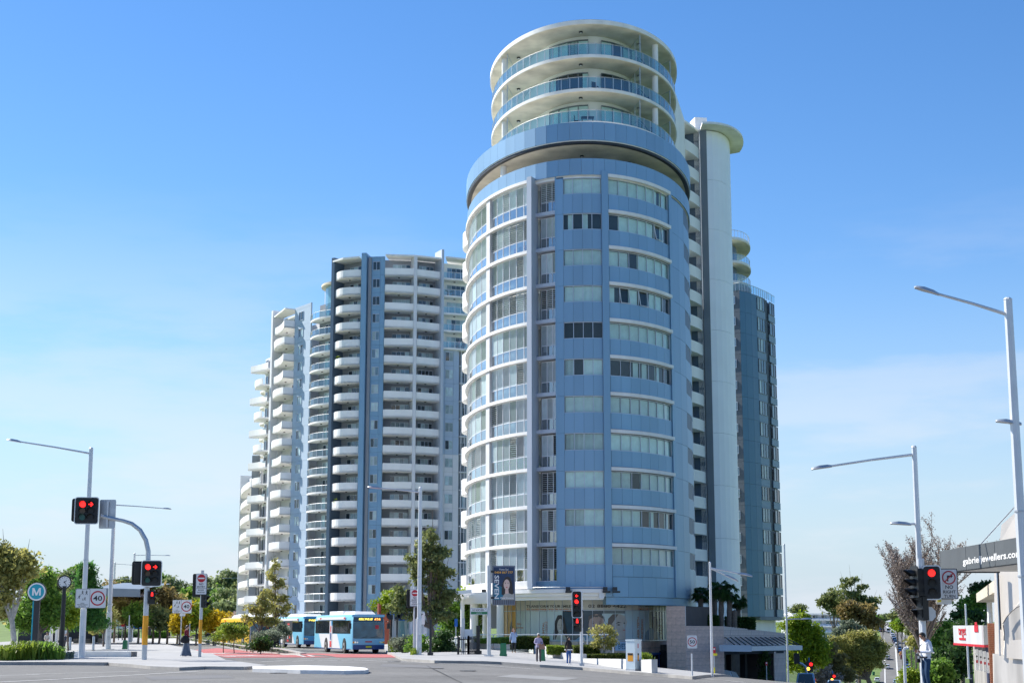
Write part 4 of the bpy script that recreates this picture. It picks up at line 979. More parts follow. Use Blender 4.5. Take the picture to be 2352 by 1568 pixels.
# roof canopies seen from below
def roofp(pts, z, ov, name='roof_canopy'):
    c = sum(pts, Vector((0, 0)))/len(pts); bk = Vector((.15, 1)).normalized()
    out = []
    for i, p in enumerate(pts):
        d = (pts[min(i+1, len(pts)-1)]-pts[max(i-1, 0)]).normalized(); out.append(p+Vector((d.y, -d.x))*ov)
    MB().prism([tuple(p) for p in out]+[tuple(pts[-1]+bk*6), tuple(pts[0]+bk*6)], z, z+.3).build(name, concrete_white, T2)
roofp([Lf[2], Lf[2].lerp(Lf[1], .5)+nrm2(Lf[2], Lf[1])*.7, Lf[1]], ztop-.25, .75)
roofp([Rt[2], Rt[3], Rt[4], Rt[5]], ztop-.1, .9); roofp([Rt[5]+de*.6, Rt[6], Rt[7], Rt[7]+de*4], ztop+.1, 1.4)
mb = MB(); body = [Lf2[3]-Vector((-.8, -1.5)), Lf2[1]+Vector((1.4, 1.5)), Lf[6]+Vector((1.9, 1.5)), Lf[4]+Vector((2.2, 1.2)), Lf[2]+Vector((1.6, 2)), c0+Vector((0, 2.2)), Rt[2]+Vector((0, 2.2)), Rt[4]+Vector((-.6, 2.2)), Rt[7]+Vector((-.9, 1.6)), Rt[7]+Vector((0, 22)), Lf2[3]+Vector((9, 14))]
mb.prism([tuple(v) for v in body[3:10]]+[tuple(body[4]+Vector((0, 16)))], ZB, ztop-2.6); mb.build('rear_block', lt_grey, T2)
mb = MB(); mb.prism([tuple(v) for v in [body[1], body[2], body[3], body[3]+Vector((4, 14)), body[1]+Vector((4, 14))]], ZB, zt2(690, 735, Lf[4])); mb.build('rear_block', lt_grey, T2)
mb = MB(); mb.prism([tuple(v) for v in [body[0], body[1], body[1]+Vector((4, 9)), body[0]+Vector((4, 9))]], ZB, zt2(565, 1100, Lf2[3])); mb.build('rear_block', lt_grey, T2)
# round glazed lantern at the left of the roof
EQ = Ell(Lf[2].x+1.2, Lf[2].y+6, 4.0, 5.0); zq = zt2(768, 672, Lf[2])
MB().prism(EQ.ring(.3, 40), zq+1.9, zq+2.3).build('lantern_roof', mat('cream roof underside', (.70, .62, .48), .8), T2, smooth=True)
for i in range(8):
    a, b = EQ.p(R(-140+i*18), -.4), EQ.p(R(-140+(i+1)*18), -.4); MB().quad((a.x, a.y, zq-3), (b.x, b.y, zq-3), (b.x, b.y, zq+1.9), (a.x, a.y, zq+1.9)).build('lantern_glass', glass_bal, T2)
# ================================================================== stone podium, planters, right-hand shops, far buildings
POD = thing('stone_podium', 'brown ribbed stone podium with a dark garage entrance under a strutted awning', 'podium', (18, 131, 0))
_blk = {}
def blockmesh(m):
    if m.name not in _blk:
        b = MB().obox((-.5, 0, -.5), (1, 0, 0), (0, 1, 0), (0, 0, 1)); me = bpy.data.meshes.new('stone_block'); me.from_pydata(b.v, [], b.f); me.materials.append(m); _blk[m.name] = me
    return _blk[m.name]
def stone_flat(a, b, z0, zt, bw, bh, par, m=stone, jt=.012, th=.08, cap=280):
    """courses of single stones on a straight wall; zt is the top height or (left, right)"""
    a, b = Vector(a).xy, Vector(b).xy; d = b-a; L_ = d.length; d.normalize(); n = Vector((d.y, -d.x)); zl, zr = (zt, zt) if not hasattr(zt, '__len__') else zt
    rows = int(math.ceil((max(zl, zr)-z0)/bh)); cols = max(1, int(round(L_/bw)))
    w = L_/cols
    for r in range(rows):
        for c in range(-1, cols):
            x0, x1 = max(0, (c+.5*(r % 2))*w), min(L_, (c+1+.5*(r % 2))*w)
            if x1-x0 < .1: continue
            x = (x0+x1)/2; top = min(z0+(r+1)*bh, lerp(zl, zr, x/L_)); h = top-z0-r*bh
            if h < .1: continue
            p = a+d*x+n*random.uniform(-.012, .012)
            M = Matrix(((d.x*(x1-x0-jt), -n.x*th, 0, p.x), (d.y*(x1-x0-jt), -n.y*th, 0, p.y), (0, 0, h-jt, z0+r*bh+h/2), (0, 0, 0, 1)))
            link('stone_block', blockmesh(m), par, M)
    return a, b, n
def solid_wall(a, b, z0, zt, th, m, name, par):
    a, b = Vector(a).xy, Vector(b).xy; d = (b-a).normalized(); n = Vector((-d.y, d.x))*th; zl, zr = (zt, zt) if not hasattr(zt, '__len__') else zt
    vs = [(a.x, a.y, z0), (b.x, b.y, z0), (b.x+n.x, b.y+n.y, z0), (a.x+n.x, a.y+n.y, z0), (a.x, a.y, zl), (b.x, b.y, zr), (b.x+n.x, b.y+n.y, zr), (a.x+n.x, a.y+n.y, zl)]
    return MB().add(vs, [(0, 3, 2, 1), (4, 5, 6, 7), (0, 1, 5, 4), (1, 2, 6, 5), (2, 3, 7, 6), (3, 0, 4, 7)]).build(name, m, par)
mortar = mat('dark mortar', (.12, .10, .095), .95)
pA, pB, pC, pD = at(1531, 1440, 129.3), at(1574, 1440, 128.6), at(1662, 1440, 131), at(1803, 1440, 139)
zpt = at(1550, 1391, 129).z
stone_flat(pA, pB, -2.6, zpt, .75, .55, POD); solid_wall(pA+Vector((0, .085, 0)), pB+Vector((0, .085, 0)), -3, zpt-.01, 6, mortar, 'pier_core', POD)
zq = at(1575, 1436, 128.6).z, at(1662, 1437, 131).z
stone_flat(pB, pC, -3.0, zq, .85, .55, POD); solid_wall(pB+Vector((0, .085, 0)), pC+Vector((0, .085, 0)), -3.6, (zq[0]-.01, zq[1]-.01), .5, mortar, 'wall_core', POD)
MB().box(((pB.x+.02), pB.y+1.2, (zq[0]+zpt)/2), (.10, 2.2, zpt-zq[0]), 0).build('pale_edge', white, POD)
zu = at(1662, 1437, 131).z, at(1803, 1453, 139).z; zlow = at(1700, 1494, 133).z
stone_flat(pC, pD, zlow, zu, .42, .42, POD, stone_lt); solid_wall(pC+Vector((0, .085, 0)), pD+Vector((0, .085, 0)), zlow-.25, (zu[0]-.01, zu[1]-.01), .5, mortar, 'wall_core', POD)
solid_wall(pC+Vector((-.1, -.06, 0)), pD+Vector((.15, -.06, 0)), zu[0]+.0, (zu[0]+.07, zu[1]+.07), .65, stone_lt, 'coping', POD) if False else None
e = pC.lerp(pD, .80); stone_flat(e, pD, -5.2, zlow-.02, .62, .6, POD, stone_lt); solid_wall(e+Vector((0, .085, 0)), pD+Vector((0, .085, 0)), -5.4, zlow-.02, 3, mortar, 'pier_core', POD)
e0 = pC.lerp(pD, .05); dv = (pD-pC).normalized(); nn = Vector((-dv.y, dv.x, 0))
for k, u in enumerate((.28, .50)):
    c = pC.lerp(pD, u)+nn*1.2; MB().box((c.x, c.y, -2.4), (.35, .5, 5.2), math.atan2(dv.y, dv.x)).build('garage_pillar', dark_metal, POD)
bk0, bk1 = pC+nn*7, pD+nn*7; solid_wall(bk0, bk1, -5.4, zlow, .3, dark_int, 'garage_back_wall', POD)
solid_wall(pC+nn*.6, pC+nn*7, -5.4, zlow, .3, dark_int, 'garage_side_wall', POD)
solid_wall(pC, pD+dv*.1, zlow-.26, zlow-.03, 7, dark_int, 'garage_ceiling', POD)
solid_wall(pC+nn*.7, e0+nn*.7, -5.2, zlow-.3, .3, dark_metal, 'garage_jamb', POD)
solid_wall(pC+nn*6, pD+nn*6+dv*6, -4, .2, 22, earth, 'garden_deck', POD)
# awning
ang = math.atan2(dv.y, dv.x)
fa, fb, fc = at(1661, 1487, 128), at(1726, 1488, 129.8), at(1843, 1486, 135)
MB().obox(fa-Vector((0, 0, .26)), fb-fa, nn*.35, (0, 0, .5)).build('awning_fascia', clad_pale, POD)
fb2 = fb+(fc-fb).normalized()*.02; MB().obox(fb2-Vector((0, 0, .20)), fc-fb2, nn*.3, (0, 0, .36)).build('awning_fascia', frame_m, POD)
ws = [pC.lerp(pD, .02+i*.08) for i in range(13)]
for i, w in enumerate(ws):
    zw_ = at(1662+i*10, 1462.5, w.y).z; f_ = fa.lerp(fc, min(1, .14+i*.068)); MB().tube([(w.x, w.y-.05, zw_), (f_.x, f_.y, f_.z+.24)], .05, 5).build('awning_strut', dark_metal, POD)
MB().quad((ws[0].x, ws[0].y-.1, zlow+.55), (ws[-1].x, ws[-1].y-.1, zlow+.45), (fc.x, fc.y, fc.z+.17), (fa.x, fa.y, fa.z+.25)).build('awning_glass', glassmat('dusty awning glass', (.6, .66, .7), .1, .2), POD)
q = at(1776, 1531, 138.2); mb = MB().box(q, (.62, .06, .36)); mb.box(q+Vector((0, -.032, .03)), (.5, .012, .05), 0, 1); mb.box(q+Vector((.05, -.032, -.08)), (.16, .012, .06), 0, 1); mb.build('garage_sign', [mat('pale blue sign', (.35, .55, .70), .5), ink_b], POD)

# planter walls (each a stone-rendered box with its own top line)
PL = thing('planter_wall', 'white rendered planter wall stepping down the footpath in front of the glass drum', 'planter', (3, 108, 0))
def planter(b0, b1, t0, t1, th=.25):
    A, B = gp(*b0, .1), gp(*b1, .1); za, zb = at(t0[0], t0[1], A.y).z, at(t1[0], t1[1], B.y).z
    solid_wall((A.x, A.y), (B.x, B.y), min(A.z, B.z)-.5, (za, zb), th, wall_conc, 'wall_segment', PL); return A, B, za, zb
planter((1086, 1489), (1212, 1497), (1086, 1474), (1212, 1479)); s1 = planter((1213, 1497.2), (1256, 1508.5), (1213, 1480), (1256, 1484))
s2 = planter((1257, 1509), (1338, 1519), (1257, 1496), (1338, 1501)); s3 = planter((1339, 1519.5), (1446, 1538.5), (1339, 1511), (1446, 1512.5))
s4 = planter((1462, 1539.5), (1497, 1545.5), (1462, 1514), (1497, 1513))
# dark shopfront and sign in the plinth
for i in range(5):
    a, b = SB.phi(1482+i*10.2, -.8), SB.phi(1482+(i+1)*10.2, -.8); panel(SB, a, b, -3, at(1500, 1503.5, 132).z, .05, glass_dark, .03, .02, 'shopfront_glass', GF)
a, b = SB.phi(1480, -.8), SB.phi(1534, -.8); zt_ = at(1500, 1503.5, 132).z; mb = MB(); SB.solid(mb, a, b, -.02, .12, zt_, zt_+.18, 8)
for i in range(6): c = SB.phi(1482+i*10.2, -.8); SB.solid(mb, c-.004, c+.004, 0, .1, -3, zt_, 1)
mb.build('shopfront_frame', sign_blue, GF)
sg = thing('shop_sign', "pale blue shop board reading EVE'S on the stone plinth", 'sign', tuple(SB.hit(1428, 1483, .05)))
a, b = SB.hit(1413, 1482, .06), SB.hit(1444, 1482, .06); zA, zB = SB.hit(1428, 1493, .06).z, SB.hit(1428, 1473, .06).z
d = (b-a).xy.normalized(); n_ = Vector((d.y, -d.x, 0)); MB().obox((a.x, a.y, zA), (b.x-a.x, b.y-a.y, 0), -n_*.04, (0, 0, zB-zA)).build('board', mat('pale blue board', (.42, .58, .78), .5), sg)
c = (a+b)/2; tx = MB(); put_text(tx, "EVE'S", (c.x+n_.x*.01, c.y+n_.y*.01, (zA+zB)/2), (d.x, d.y, 0), (0, 0, 1), .46, .74, bold=True); tx.build('lettering', mat('dark teal lettering', (.02, .12, .2), .5), sg)

# ---- right foreground: cream building with dark awning fascia
CB = thing('cream_building', 'cream rendered building with cracked paint and a stepped parapet at the right edge', 'building', (20, 64, 0))
cream = mat('cracked cream render', (.88, .80, .70), .9, var=.10, scale=1.2, bump=.3, streak=True); cream_d = mat('stained grey render', (.70, .65, .58), .95, var=.35, scale=1.6, streak=True)
yb = 64.
def Q(px, py, Y=yb): return at(px, py, lerp(68., 66., (px-2283)/137)+(Y-yb)*2.2)
outl = [Q(2286, 1590), Q(2283, 1300), Q(2296, 1246), Q(2300, 1205), Q(2341, 1168), Q(2760, 1150), Q(2760, 1600)]
mb = MB(); vs = [tuple(p) for p in outl]+[(p.x*1.14+.6, p.y+9, p.z) for p in outl]; k = len(outl)
mb.add(vs, [tuple(range(k)), tuple(range(2*k-1, k-1, -1))]+[(i, (i+1) % k, k+(i+1) % k, k+i) for i in range(k)]); mb.build('gable_wall', cream, CB)
old = [Q(2283, 1600, yb-.06), Q(2281, 1500, yb-.06), Q(2305, 1502, yb-.06), Q(2308, 1478, yb-.06), Q(2303, 1430, yb-.06), Q(2322, 1405, yb-.06), Q(2352, 1372, yb-.06), Q(2420, 1360, yb-.06), Q(2420, 1600, yb-.06)]
MB().add([tuple(p) for p in old]+[(p.x, p.y+.05, p.z) for p in old], [tuple(range(9)), tuple(range(17, 8, -1))]+[(i, (i+1) % 9, 9+(i+1) % 9, 9+i) for i in range(9)]).build('stained_wall', cream_d, CB)
pat = [Q(2312, 1470, yb-.1), Q(2420, 1462, yb-.1), Q(2420, 1520, yb-.1), Q(2312, 1510, yb-.1)]; MB().poly(pat).build('render_patch', cream, CB, fix=False)
MB().tube([Q(2290, 1314, yb-.1), Q(2295, 1420, yb-.1), Q(2297, 1505, yb-.1)], .035, 6).build('drain_pipe', steel, CB)
MB().tube([Q(2293, 1314, yb-.1), Q(2299, 1445, yb-.1)], .025, 6).build('drain_pipe', dark_metal, CB)
crk = MB(); crk.tube([Q(2303, 1432, yb-.12), Q(2312, 1416, yb-.12), Q(2324, 1403, yb-.12), Q(2335, 1394, yb-.12), Q(2352, 1388, yb-.12)], .02, 4); crk.tube([Q(2304, 1434, yb-.12), Q(2307, 1455, yb-.12), Q(2306, 1470, yb-.12)], .02, 4); crk.build('wall_crack', mat('dark crack', (.14, .13, .12), .9), CB)
AW = thing('shop_awning', 'dark grey street awning fascia lettered gabrieljewellers.com', 'awning', (16, 55, 0))
xA = at(2160, 1290, 60).x; zb_, zt_ = at(2160, 1315, 60).z, at(2160, 1265, 60).z
slate = mat('slate grey fascia paint', (.075, .085, .092), .6, var=.1, scale=1.)
for i in range(4):
    y0, y1 = 60-i*3.4, 60-(i+1)*3.4+.02; MB().obox((xA, y1, zb_), (.12, 0, 0), (0, y0-y1-.02, 0), (0, 0, zt_-zb_)).build('fascia_panel', slate, AW)
MB().obox((xA+.12, 46.4, zb_+.05), (0, 13.6, 0), (3.2, 0, 0), (0, 0, .12)).build('awning_soffit', concrete_white, AW)
MB().obox((xA+.02, 46.4, zb_-.03), (0, 13.6, 0), (.1, 0, 0), (0, 0, .03)).build('edge_trim', dark_metal, AW)
MB().obox((xA, 60.0, zb_), (2.2, 0, 0), (0, .1, 0), (0, 0, zt_-zb_)).build('end_panel', slate, AW)
tx = MB(); y_a, y_b = 57.0, 50.4
put_text(tx, 'gabrieljewellers.com', (xA-.006, (y_a+y_b)/2, (zb_+zt_)/2-.14), (0, -1, 0), (0, 0, 1), .30, y_a-y_b, bold=True); tx.build('lettering', sign_white, AW)
MB().tube([at(2241, 1262, 57.5), at(2352, 1140, 53.5)], .025, 5).build('tie_rod', steel, AW)
# brick shop further down with red and grey fascia, and the flat roofed verandah
BS = thing('brick_shop', 'small shop with red brick pier and grey fascia with red lettering down the hill', 'shop', (20, 82, 0))
brick = mat('red brown brick', (.27, .11, .065), .9, var=.2, scale=2); jm = mat('brick joint', (.36, .32, .28), .95)
ya = 70.; xb0, xb1 = at(2268, 1440, ya).x, at(2284, 1440, ya).x
zb0, zb1 = at(2275, 1585, ya).z, at(2275, 1430, ya).z
MB().obox((xb0+.02, ya+.03, zb0), (xb1-xb0, 0, 0), (.06, .2, 0), (0, 0, zb1-zb0)).build('brick_core', jm, BS)
bh = (zb1-zb0)/36
for r in range(36):
    for c in range(2):
        off = .5 if r % 2 else .3; x0_, x1_ = (xb0, xb0+(xb1-xb0)*off) if c == 0 else (xb0+(xb1-xb0)*off, xb1)
        M = Matrix((((x1_-x0_)-.012, 0, 0, (x0_+x1_)/2), (0, .06, 0, ya-.03), (0, 0, bh-.012, zb0+(r+.5)*bh), (0, 0, 0, 1))); link('brick', blockmesh(brick), BS, M)
# fascia
xs0, xs1, xs2 = at(2190, 1460, 92).x, at(2246, 1460, 82).x, at(2276, 1460, 82).x
f0, f1, f2 = Vector((xs0, 92)), Vector((xs1, 81)), Vector((xs2+.4, 81))
def slab2(a, b, za, zb, za2, zb2, th, m, name):
    d = (b-a).normalized(); n = Vector((-d.y, d.x))*th
    vs = [(a.x, a.y, za), (b.x, b.y, zb), (b.x, b.y, zb2), (a.x, a.y, za2)]; vs += [(v[0]+n.x, v[1]+n.y, v[2]) for v in vs]
    return MB().add(vs, [(0, 1, 2, 3), (7, 6, 5, 4), (0, 4, 5, 1), (1, 5, 6, 2), (2, 6, 7, 3), (3, 7, 4, 0)]).build(name, m, BS)
fz0, fz1 = at(2246, 1480, 81).z, at(2246, 1435, 81).z
slab2(f0, f1, fz0, fz0, fz1, fz1, .3, mat('pale grey sign board', (.50, .52, .53), .6, var=.15, scale=.6, streak=True), 'sign_board'); slab2(f1, f2, fz0, fz0, fz1, fz1, .3, mat('grey sign return', (.40, .38, .40), .7), 'sign_return')
slab2(f0-Vector((.03, 0)), f1-Vector((0, .03)), fz0-.12, fz0-.12, fz0, fz0, .3, sign_red, 'red_trim'); slab2(f1-Vector((0, .03)), f2-Vector((0, .03)), fz0-.12, fz0-.12, fz0, fz0, .3, sign_red, 'red_trim')
dS = (f1-f0).normalized(); nS = Vector((dS.y, -dS.x)); tx = MB(); c = f0.lerp(f1, .33)+nS*.02
put_text(tx, 'target', (c.x, c.y, (fz0+fz1)/2+.1), (dS.x, dS.y, 0), (0, 0, 1), .58, 2.9, bold=True); tx.box((c.x+nS.x*.0, c.y, fz0+.24), (2.4, .02, .12), math.atan2(dS.y, dS.x))
c = f0.lerp(f1, .8)+nS*.02; tx.box((c.x, c.y, fz0+.8), (1.3, .02, .36), math.atan2(dS.y, dS.x)); tx.box((c.x, c.y, fz0+1.03), (.7, .02, .18), math.atan2(dS.y, dS.x)); tx.build('red_lettering', sign_red, BS)
sh0, sh1 = f0+Vector((1.3, .8)), f1+Vector((.5, 1.)); slab2(sh0, sh1, -4, -4, fz0-.1, fz0-.1, .3, mat('weathered shop wall', (.30, .29, .27), .9, var=.35, scale=1.2, streak=True), 'shop_wall')
slab2(f1+Vector((.4, .9)), f2+Vector((0, .9)), -4, -4, fz0-.1, fz0-.1, .3, mat('navy shop wall', (.035, .045, .09), .6, var=.2), 'shop_wall')
for i in range(5):
    p0_ = at(2238+i*9, 1490, 81.2); MB().box((p0_.x+.08, 81.15, (at(2250, 1490+i*2.5, 81).z+at(2250, 1538+i*2, 81).z)/2), (.15, .05, at(2250, 1490, 81).z-at(2250, 1538, 81).z)).build('poster', sign_white, BS)
    MB().box((p0_.x+.08, 81.115, at(2250, 1518+i*2, 81).z), (.09, .02, .13)).build('poster_print', sign_red, BS); MB().box((p0_.x+.08, 81.115, at(2250, 1506+i*2, 81).z), (.08, .02, .07)).build('poster_print', sign_black, BS)
v0, v1 = at(2246, 1440, 95), at(2292, 1440, 68); zv = at(2292, 1357, 68).z
vr = MB(); vr.add([(v0.x, 95, zv-.05), (v1.x, 68, zv), (v1.x+3.5, 68, zv), (v0.x+3.5, 95, zv-.05), (v0.x, 95, zv+.45), (v1.x, 68, zv+.5), (v1.x+3.5, 68, zv+.5), (v0.x+3.5, 95, zv+.45)], [(0, 3, 2, 1), (4, 5, 6, 7), (0, 1, 5, 4), (1, 2, 6, 5), (2, 3, 7, 6), (3, 0, 4, 7)])
vr.build('verandah_roof', mat('weathered fascia board', (.50, .46, .38), .9, var=.2, scale=1.5), BS); MB().tube([(v0.x+.6, 94.5, zv), (v0.x+.6, 94.5, -1)], .16, 8).build('verandah_post', white, BS)
MB().obox((v1.x+1.3, 70, -1), (.2, 0, 0), (v0.x-v1.x+1.2, 24, 0), (0, 0, zv+1)).build('verandah_wall', concrete_white, BS)

# ---- far white apartment block in the trees
FA = thing('apartment_building', 'far white flat-roofed apartment block with stacked balconies among the right-hand trees', 'building', (82, 430, 0))
def AP(px, py, Y=430): return at(px, py, Y)
fw = mat('far white render', (.70, .72, .76), .7)
steps = [(1822, 1925, 1410, 1424), (1815, 1946, 1423, 1438), (1812, 1930, 1438, 1452), (1860, 1934, 1452, 1474)]
for i, (xa, xb, yt, ybm) in enumerate(steps):
    a, b = AP(xa, yt, 432-i*2.5), AP(xb, ybm, 432-i*2.5); MB().obox((a.x, a.y, b.z-.4), (b.x-a.x, 0, 0), (0, 12, 0), (0, 0, a.z-b.z+.4)).build('storey_wall', fw, FA)
    MB().obox((a.x-.8, a.y-1.6, a.z-.1), (b.x-a.x+1.6, 0, 0), (0, 13, 0), (0, 0, .35)).build('roof_slab', white, FA)
    n = 5
    for j in range(n):
        u0 = a.x+(b.x-a.x)*(j+.15)/n; u1 = a.x+(b.x-a.x)*(j+.75)/n; flat_window(Vector((u0, a.y)), Vector((u1, a.y)), lerp(b.z, a.z, .2), lerp(b.z, a.z, .85), 2, FA, .08, fm=frame_white)
    MB().obox((a.x, a.y-1.5, b.z), (b.x-a.x, 0, 0), (0, .12, 0), (0, 0, .6)).build('balcony_front', fw, FA)
a = AP(1938, 1470, 428); MB().obox((a.x, 427, a.z-6), (1.4, 0, 0), (0, 8, 0), (0, 0, 16)).build('dark_end_wall', mid_grey, FA)
# metro station roof at the left
MS = thing('station_roof', 'grey curved metro station roof with pale underside behind the clock', 'station', (-45, 172, 0))
up = [(100, 1420), (119, 1393), (140, 1372), (163, 1356), (200, 1350), (250, 1350), (322, 1352)]; lo_ = [(104, 1428), (122, 1412), (142, 1393), (165, 1374), (200, 1368), (250, 1369), (322, 1370)]
mb = MB()
for m_, (A_, B_) in enumerate((([at(x, y, 172) for x, y in up], [at(x, y, 172) for x, y in lo_]),)):
    for i in range(6):
        a, b, c, d = A_[i], A_[i+1], B_[i+1], B_[i]; k = Vector((0, 16, 1.))
        mb.quad(a, b, c, d, 0); mb.quad(a, b, b+k, a+k, 0); mb.quad(d, c, c+k, d+k, 1)
mb.build('curved_roof', [mat('zinc roofing', (.22, .26, .30), .5, .3, var=.1, scale=.5), mat('pinkish soffit lining', (.52, .42, .38), .8)], MS)
for px in (118, 132, 150, 240, 300): p = at(px, 1440, 176); MB().tube([(p.x, p.y, 0), (p.x, p.y, at(px, 1400, 176).z)], .2, 8).build('station_column', concrete_white, MS)
p = at(135, 1440, 184); MB().box((p.x, p.y, 1.6), (9, .4, 3.2)).build('station_wall', dark_int, MS)
# red slatted screen and little brown house
RS = thing('slatted_screen', 'rust red slatted metal screen behind the front bus', 'screen', tuple(at(887, 1440, 150)))
for i in range(9): p = at(869+i*3.2, 1440, 150+i*1.4); MB().box((p.x, p.y, at(880, 1385+i*1.6, 150).z/2), (.12, .35, at(880, 1385+i*1.6, 150).z), .5).build('slat', mat('rust red metal', (.26, .055, .03), .7, var=.2), RS)
HH = thing('house', 'small brown tiled roof house among the far trees behind the yellow wattle', 'house', tuple(at(535, 1430, 330)))
a, b = at(517, 1426, 330), at(558, 1426, 330); rz_ = at(537, 1422, 330).z; mb = MB(); mb.add([(a.x, 330, rz_), (b.x, 330, rz_), (b.x, 338, rz_), (a.x, 338, rz_), (a.x+1.2, 334, rz_+1.9), (b.x-1.2, 334, rz_+1.9)], [(0, 1, 5, 4), (2, 3, 4, 5), (0, 4, 3), (1, 2, 5)]); mb.build('roof', mat('brown roof tiles', (.17, .12, .11), .8, var=.2), HH)
MB().box(((a.x+b.x)/2, 334, rz_-1.4), (b.x-a.x-.8, 6.5, 2.8)).build('wall', concrete_white, HH)
# ================================================================== poles, signals, signs and other street furniture
def frame(c, yaw):
    """local frame facing yaw (0 = towards the camera, -Y); returns function (x right, z up, d towards the viewer)"""
    f = Vector((math.sin(yaw), -math.cos(yaw), 0)); r = Vector((math.cos(yaw), math.sin(yaw), 0)); c = Vector(c)
    return (lambda x, z, d=0.: c+r*x+Vector((0, 0, z))+f*d), r, f
def rr(w, h, rad, n=4):
    out = []
    for cx, cy, a0 in ((w/2-rad, h/2-rad, 0), (-w/2+rad, h/2-rad, 90), (-w/2+rad, -h/2+rad, 180), (w/2-rad, -h/2+rad, 270)):
        for i in range(n+1): t = R(a0+90*i/n); out.append((cx+rad*math.cos(t), cy+rad*math.sin(t)))
    return out
def plate(mb, L, pts, d0, d1, mi=0):
    n = len(pts); a = [L(x, z, d0) for x, z in pts]; b = [L(x, z, d1) for x, z in pts]
    mb.add(a+b, [tuple(range(n)), tuple(range(2*n-1, n-1, -1))]+[(i, (i+1) % n, n+(i+1) % n, n+i) for i in range(n)], mi); return mb
def hoop(mb, L, po, pi_, d0, d1, mi=0):
    n = len(po); vs = [L(*p, d1) for p in po]+[L(*p, d1) for p in pi_]+[L(*p, d0) for p in po]+[L(*p, d0) for p in pi_]
    fs = []
    for i in range(n):
        j = (i+1) % n; fs += [(i, j, n+j, n+i), (i, j, 2*n+j, 2*n+i), (n+i, n+j, 3*n+j, 3*n+i)]
    mb.add(vs, fs, mi); return mb
def circ(r, n=28, cx=0, cz=0): return [(cx+r*math.cos(2*math.pi*i/n), cz+r*math.sin(2*math.pi*i/n)) for i in range(n)]
def light(label, base, top, lamp, wpx, dz=.0, lampY=0., sleeve=None, arms=(), name='street_light', arm_drop=.25, m=steel_pale, group=None, P=None):
    P = gp(*base, dz) if P is None else P; s = ppm(P.y); zt = at(*top, P.y).z; r = wpx/s/2
    t = thing(name, label, 'street light', tuple(P), group)
    MB().tube([(P.x, P.y, P.z), (P.x, P.y, P.z+(zt-P.z)*.5), (P.x, P.y, zt)], [r, r*.92, r*.8], 8).build('pole', m, t)
    MB().tube([(P.x, P.y, zt), (P.x, P.y, zt+.06)], [r*.9, r*.5], 8).build('pole_cap', m, t)
    if sleeve: zs = at(base[0], sleeve, P.y).z; MB().tube([(P.x, P.y, P.z-.02), (P.x, P.y, zs), (P.x, P.y, zs+.08)], [r*1.22, r*1.18, r*1.0], 8).build('base_sleeve', m, t)
    MB().box((P.x, P.y, P.z+.015), (r*4.4, r*4.4, .03)).build('base_plate', steel, t)
    if wpx > 8:
        for q in (.30, .46): zq_ = lerp(P.z, zt, q); MB().tube([(P.x, P.y, zq_), (P.x, P.y, zq_+.05)], r*1.06, 10).build('pole_band', steel, t)
        MB().box((P.x+r*.2, P.y-r*1.02, P.z+.9), (r*.9, r*.3, .34)).build('access_cover', steel, t)
    for (lp, dy) in ((lamp, lampY),)+tuple(arms):
        if lp is None: continue
        Q_ = at(*lp, P.y+dy); a = Vector((P.x, P.y, min(zt-arm_drop, zt-.05))); 
        if len(lp) and abs(Q_.z-a.z) > 1.2: a.z = Q_.z-.05
        dr = (Q_-a); dr.normalize(); e = Q_-dr*.55
        MB().tube([a, a.lerp(e, .5)+Vector((0, 0, .02)), e], [.055, .045, .04], 6).build('arm', m, t)
        h = MB(); rt = Vector((0, 0, 1)).cross(dr); 
        if rt.length < .1: rt = Vector((0, 1, 0))
        rt.normalize(); upv = dr.cross(rt)*-1; prof = [(-.05, .05, .03), (.12, .10, .07), (.40, .15, .075), (.62, .12, .04), (.68, .05, .015)]
        vs = []
        for u, w, hh in prof:
            c = e+dr*u
            vs += [c+rt*w-Vector((0, 0, .02)), c+rt*w*.6+Vector((0, 0, hh)), c-rt*w*.6+Vector((0, 0, hh)), c-rt*w-Vector((0, 0, .02)), c-Vector((0, 0, .05))]
        fs = [tuple(range(5)), tuple(range(24, 19, -1))]
        for i in range(4):
            for j in range(5): fs.append((i*5+j, i*5+(j+1) % 5, i*5+5+(j+1) % 5, i*5+5+j))
        h.add(vs, fs); h.build('lamp_head', steel, t, smooth=True)
    return t
light('tall pale street light carrying the 40 sign, nearest the clock, lamp arm reaching left', (187, 1510), (210, 1030), (22, 1010), 12.0, .12, sleeve=1398)
light('street light second from the clock, arm reaching right behind the hanging traffic light', (248, 1490), (263.5, 1152), (390, 1168), 10.5, .12, sleeve=1405)
light('slim street light with arm to the right and a camera, beside the curved signal mast', (301, 1471), (313, 1270), (389, 1275), 6.0, .12, sleeve=1424)
light('street light with two short right-hand arms seen between the shelter and the tall poles', (257, 1462), (266.5, 1291), (306, 1297), 5.0, .12, arms=(((306, 1328), 0),))
light('short white pole far behind the bus shelter', (287, 1445), (290, 1345), (262, 1347), 3.6)
light('white far street light with arm to the left, next to the far NO ENTRY sign', (511.5, 1447), (514.5, 1350), (478, 1351), 4.2)
light('white street light at the left edge of the balcony tower, arm to the left', (557, 1443), (561, 1324), (513, 1327), 5.0)
light('street light in front of the left tower corner carrying a camera, arm to the left', (605, 1452), (610, 1301), (553, 1302), 5.0)
light('white street light rising behind the two blue buses, arm to the left', (737, 1462), (740, 1248), (664, 1252), 6.2)
light('white street light beside the leafy gum tree by the front bus, arm reaching left', (962, 1503), (970, 1120), (850, 1118), 10.0, .12, sleeve=1420)
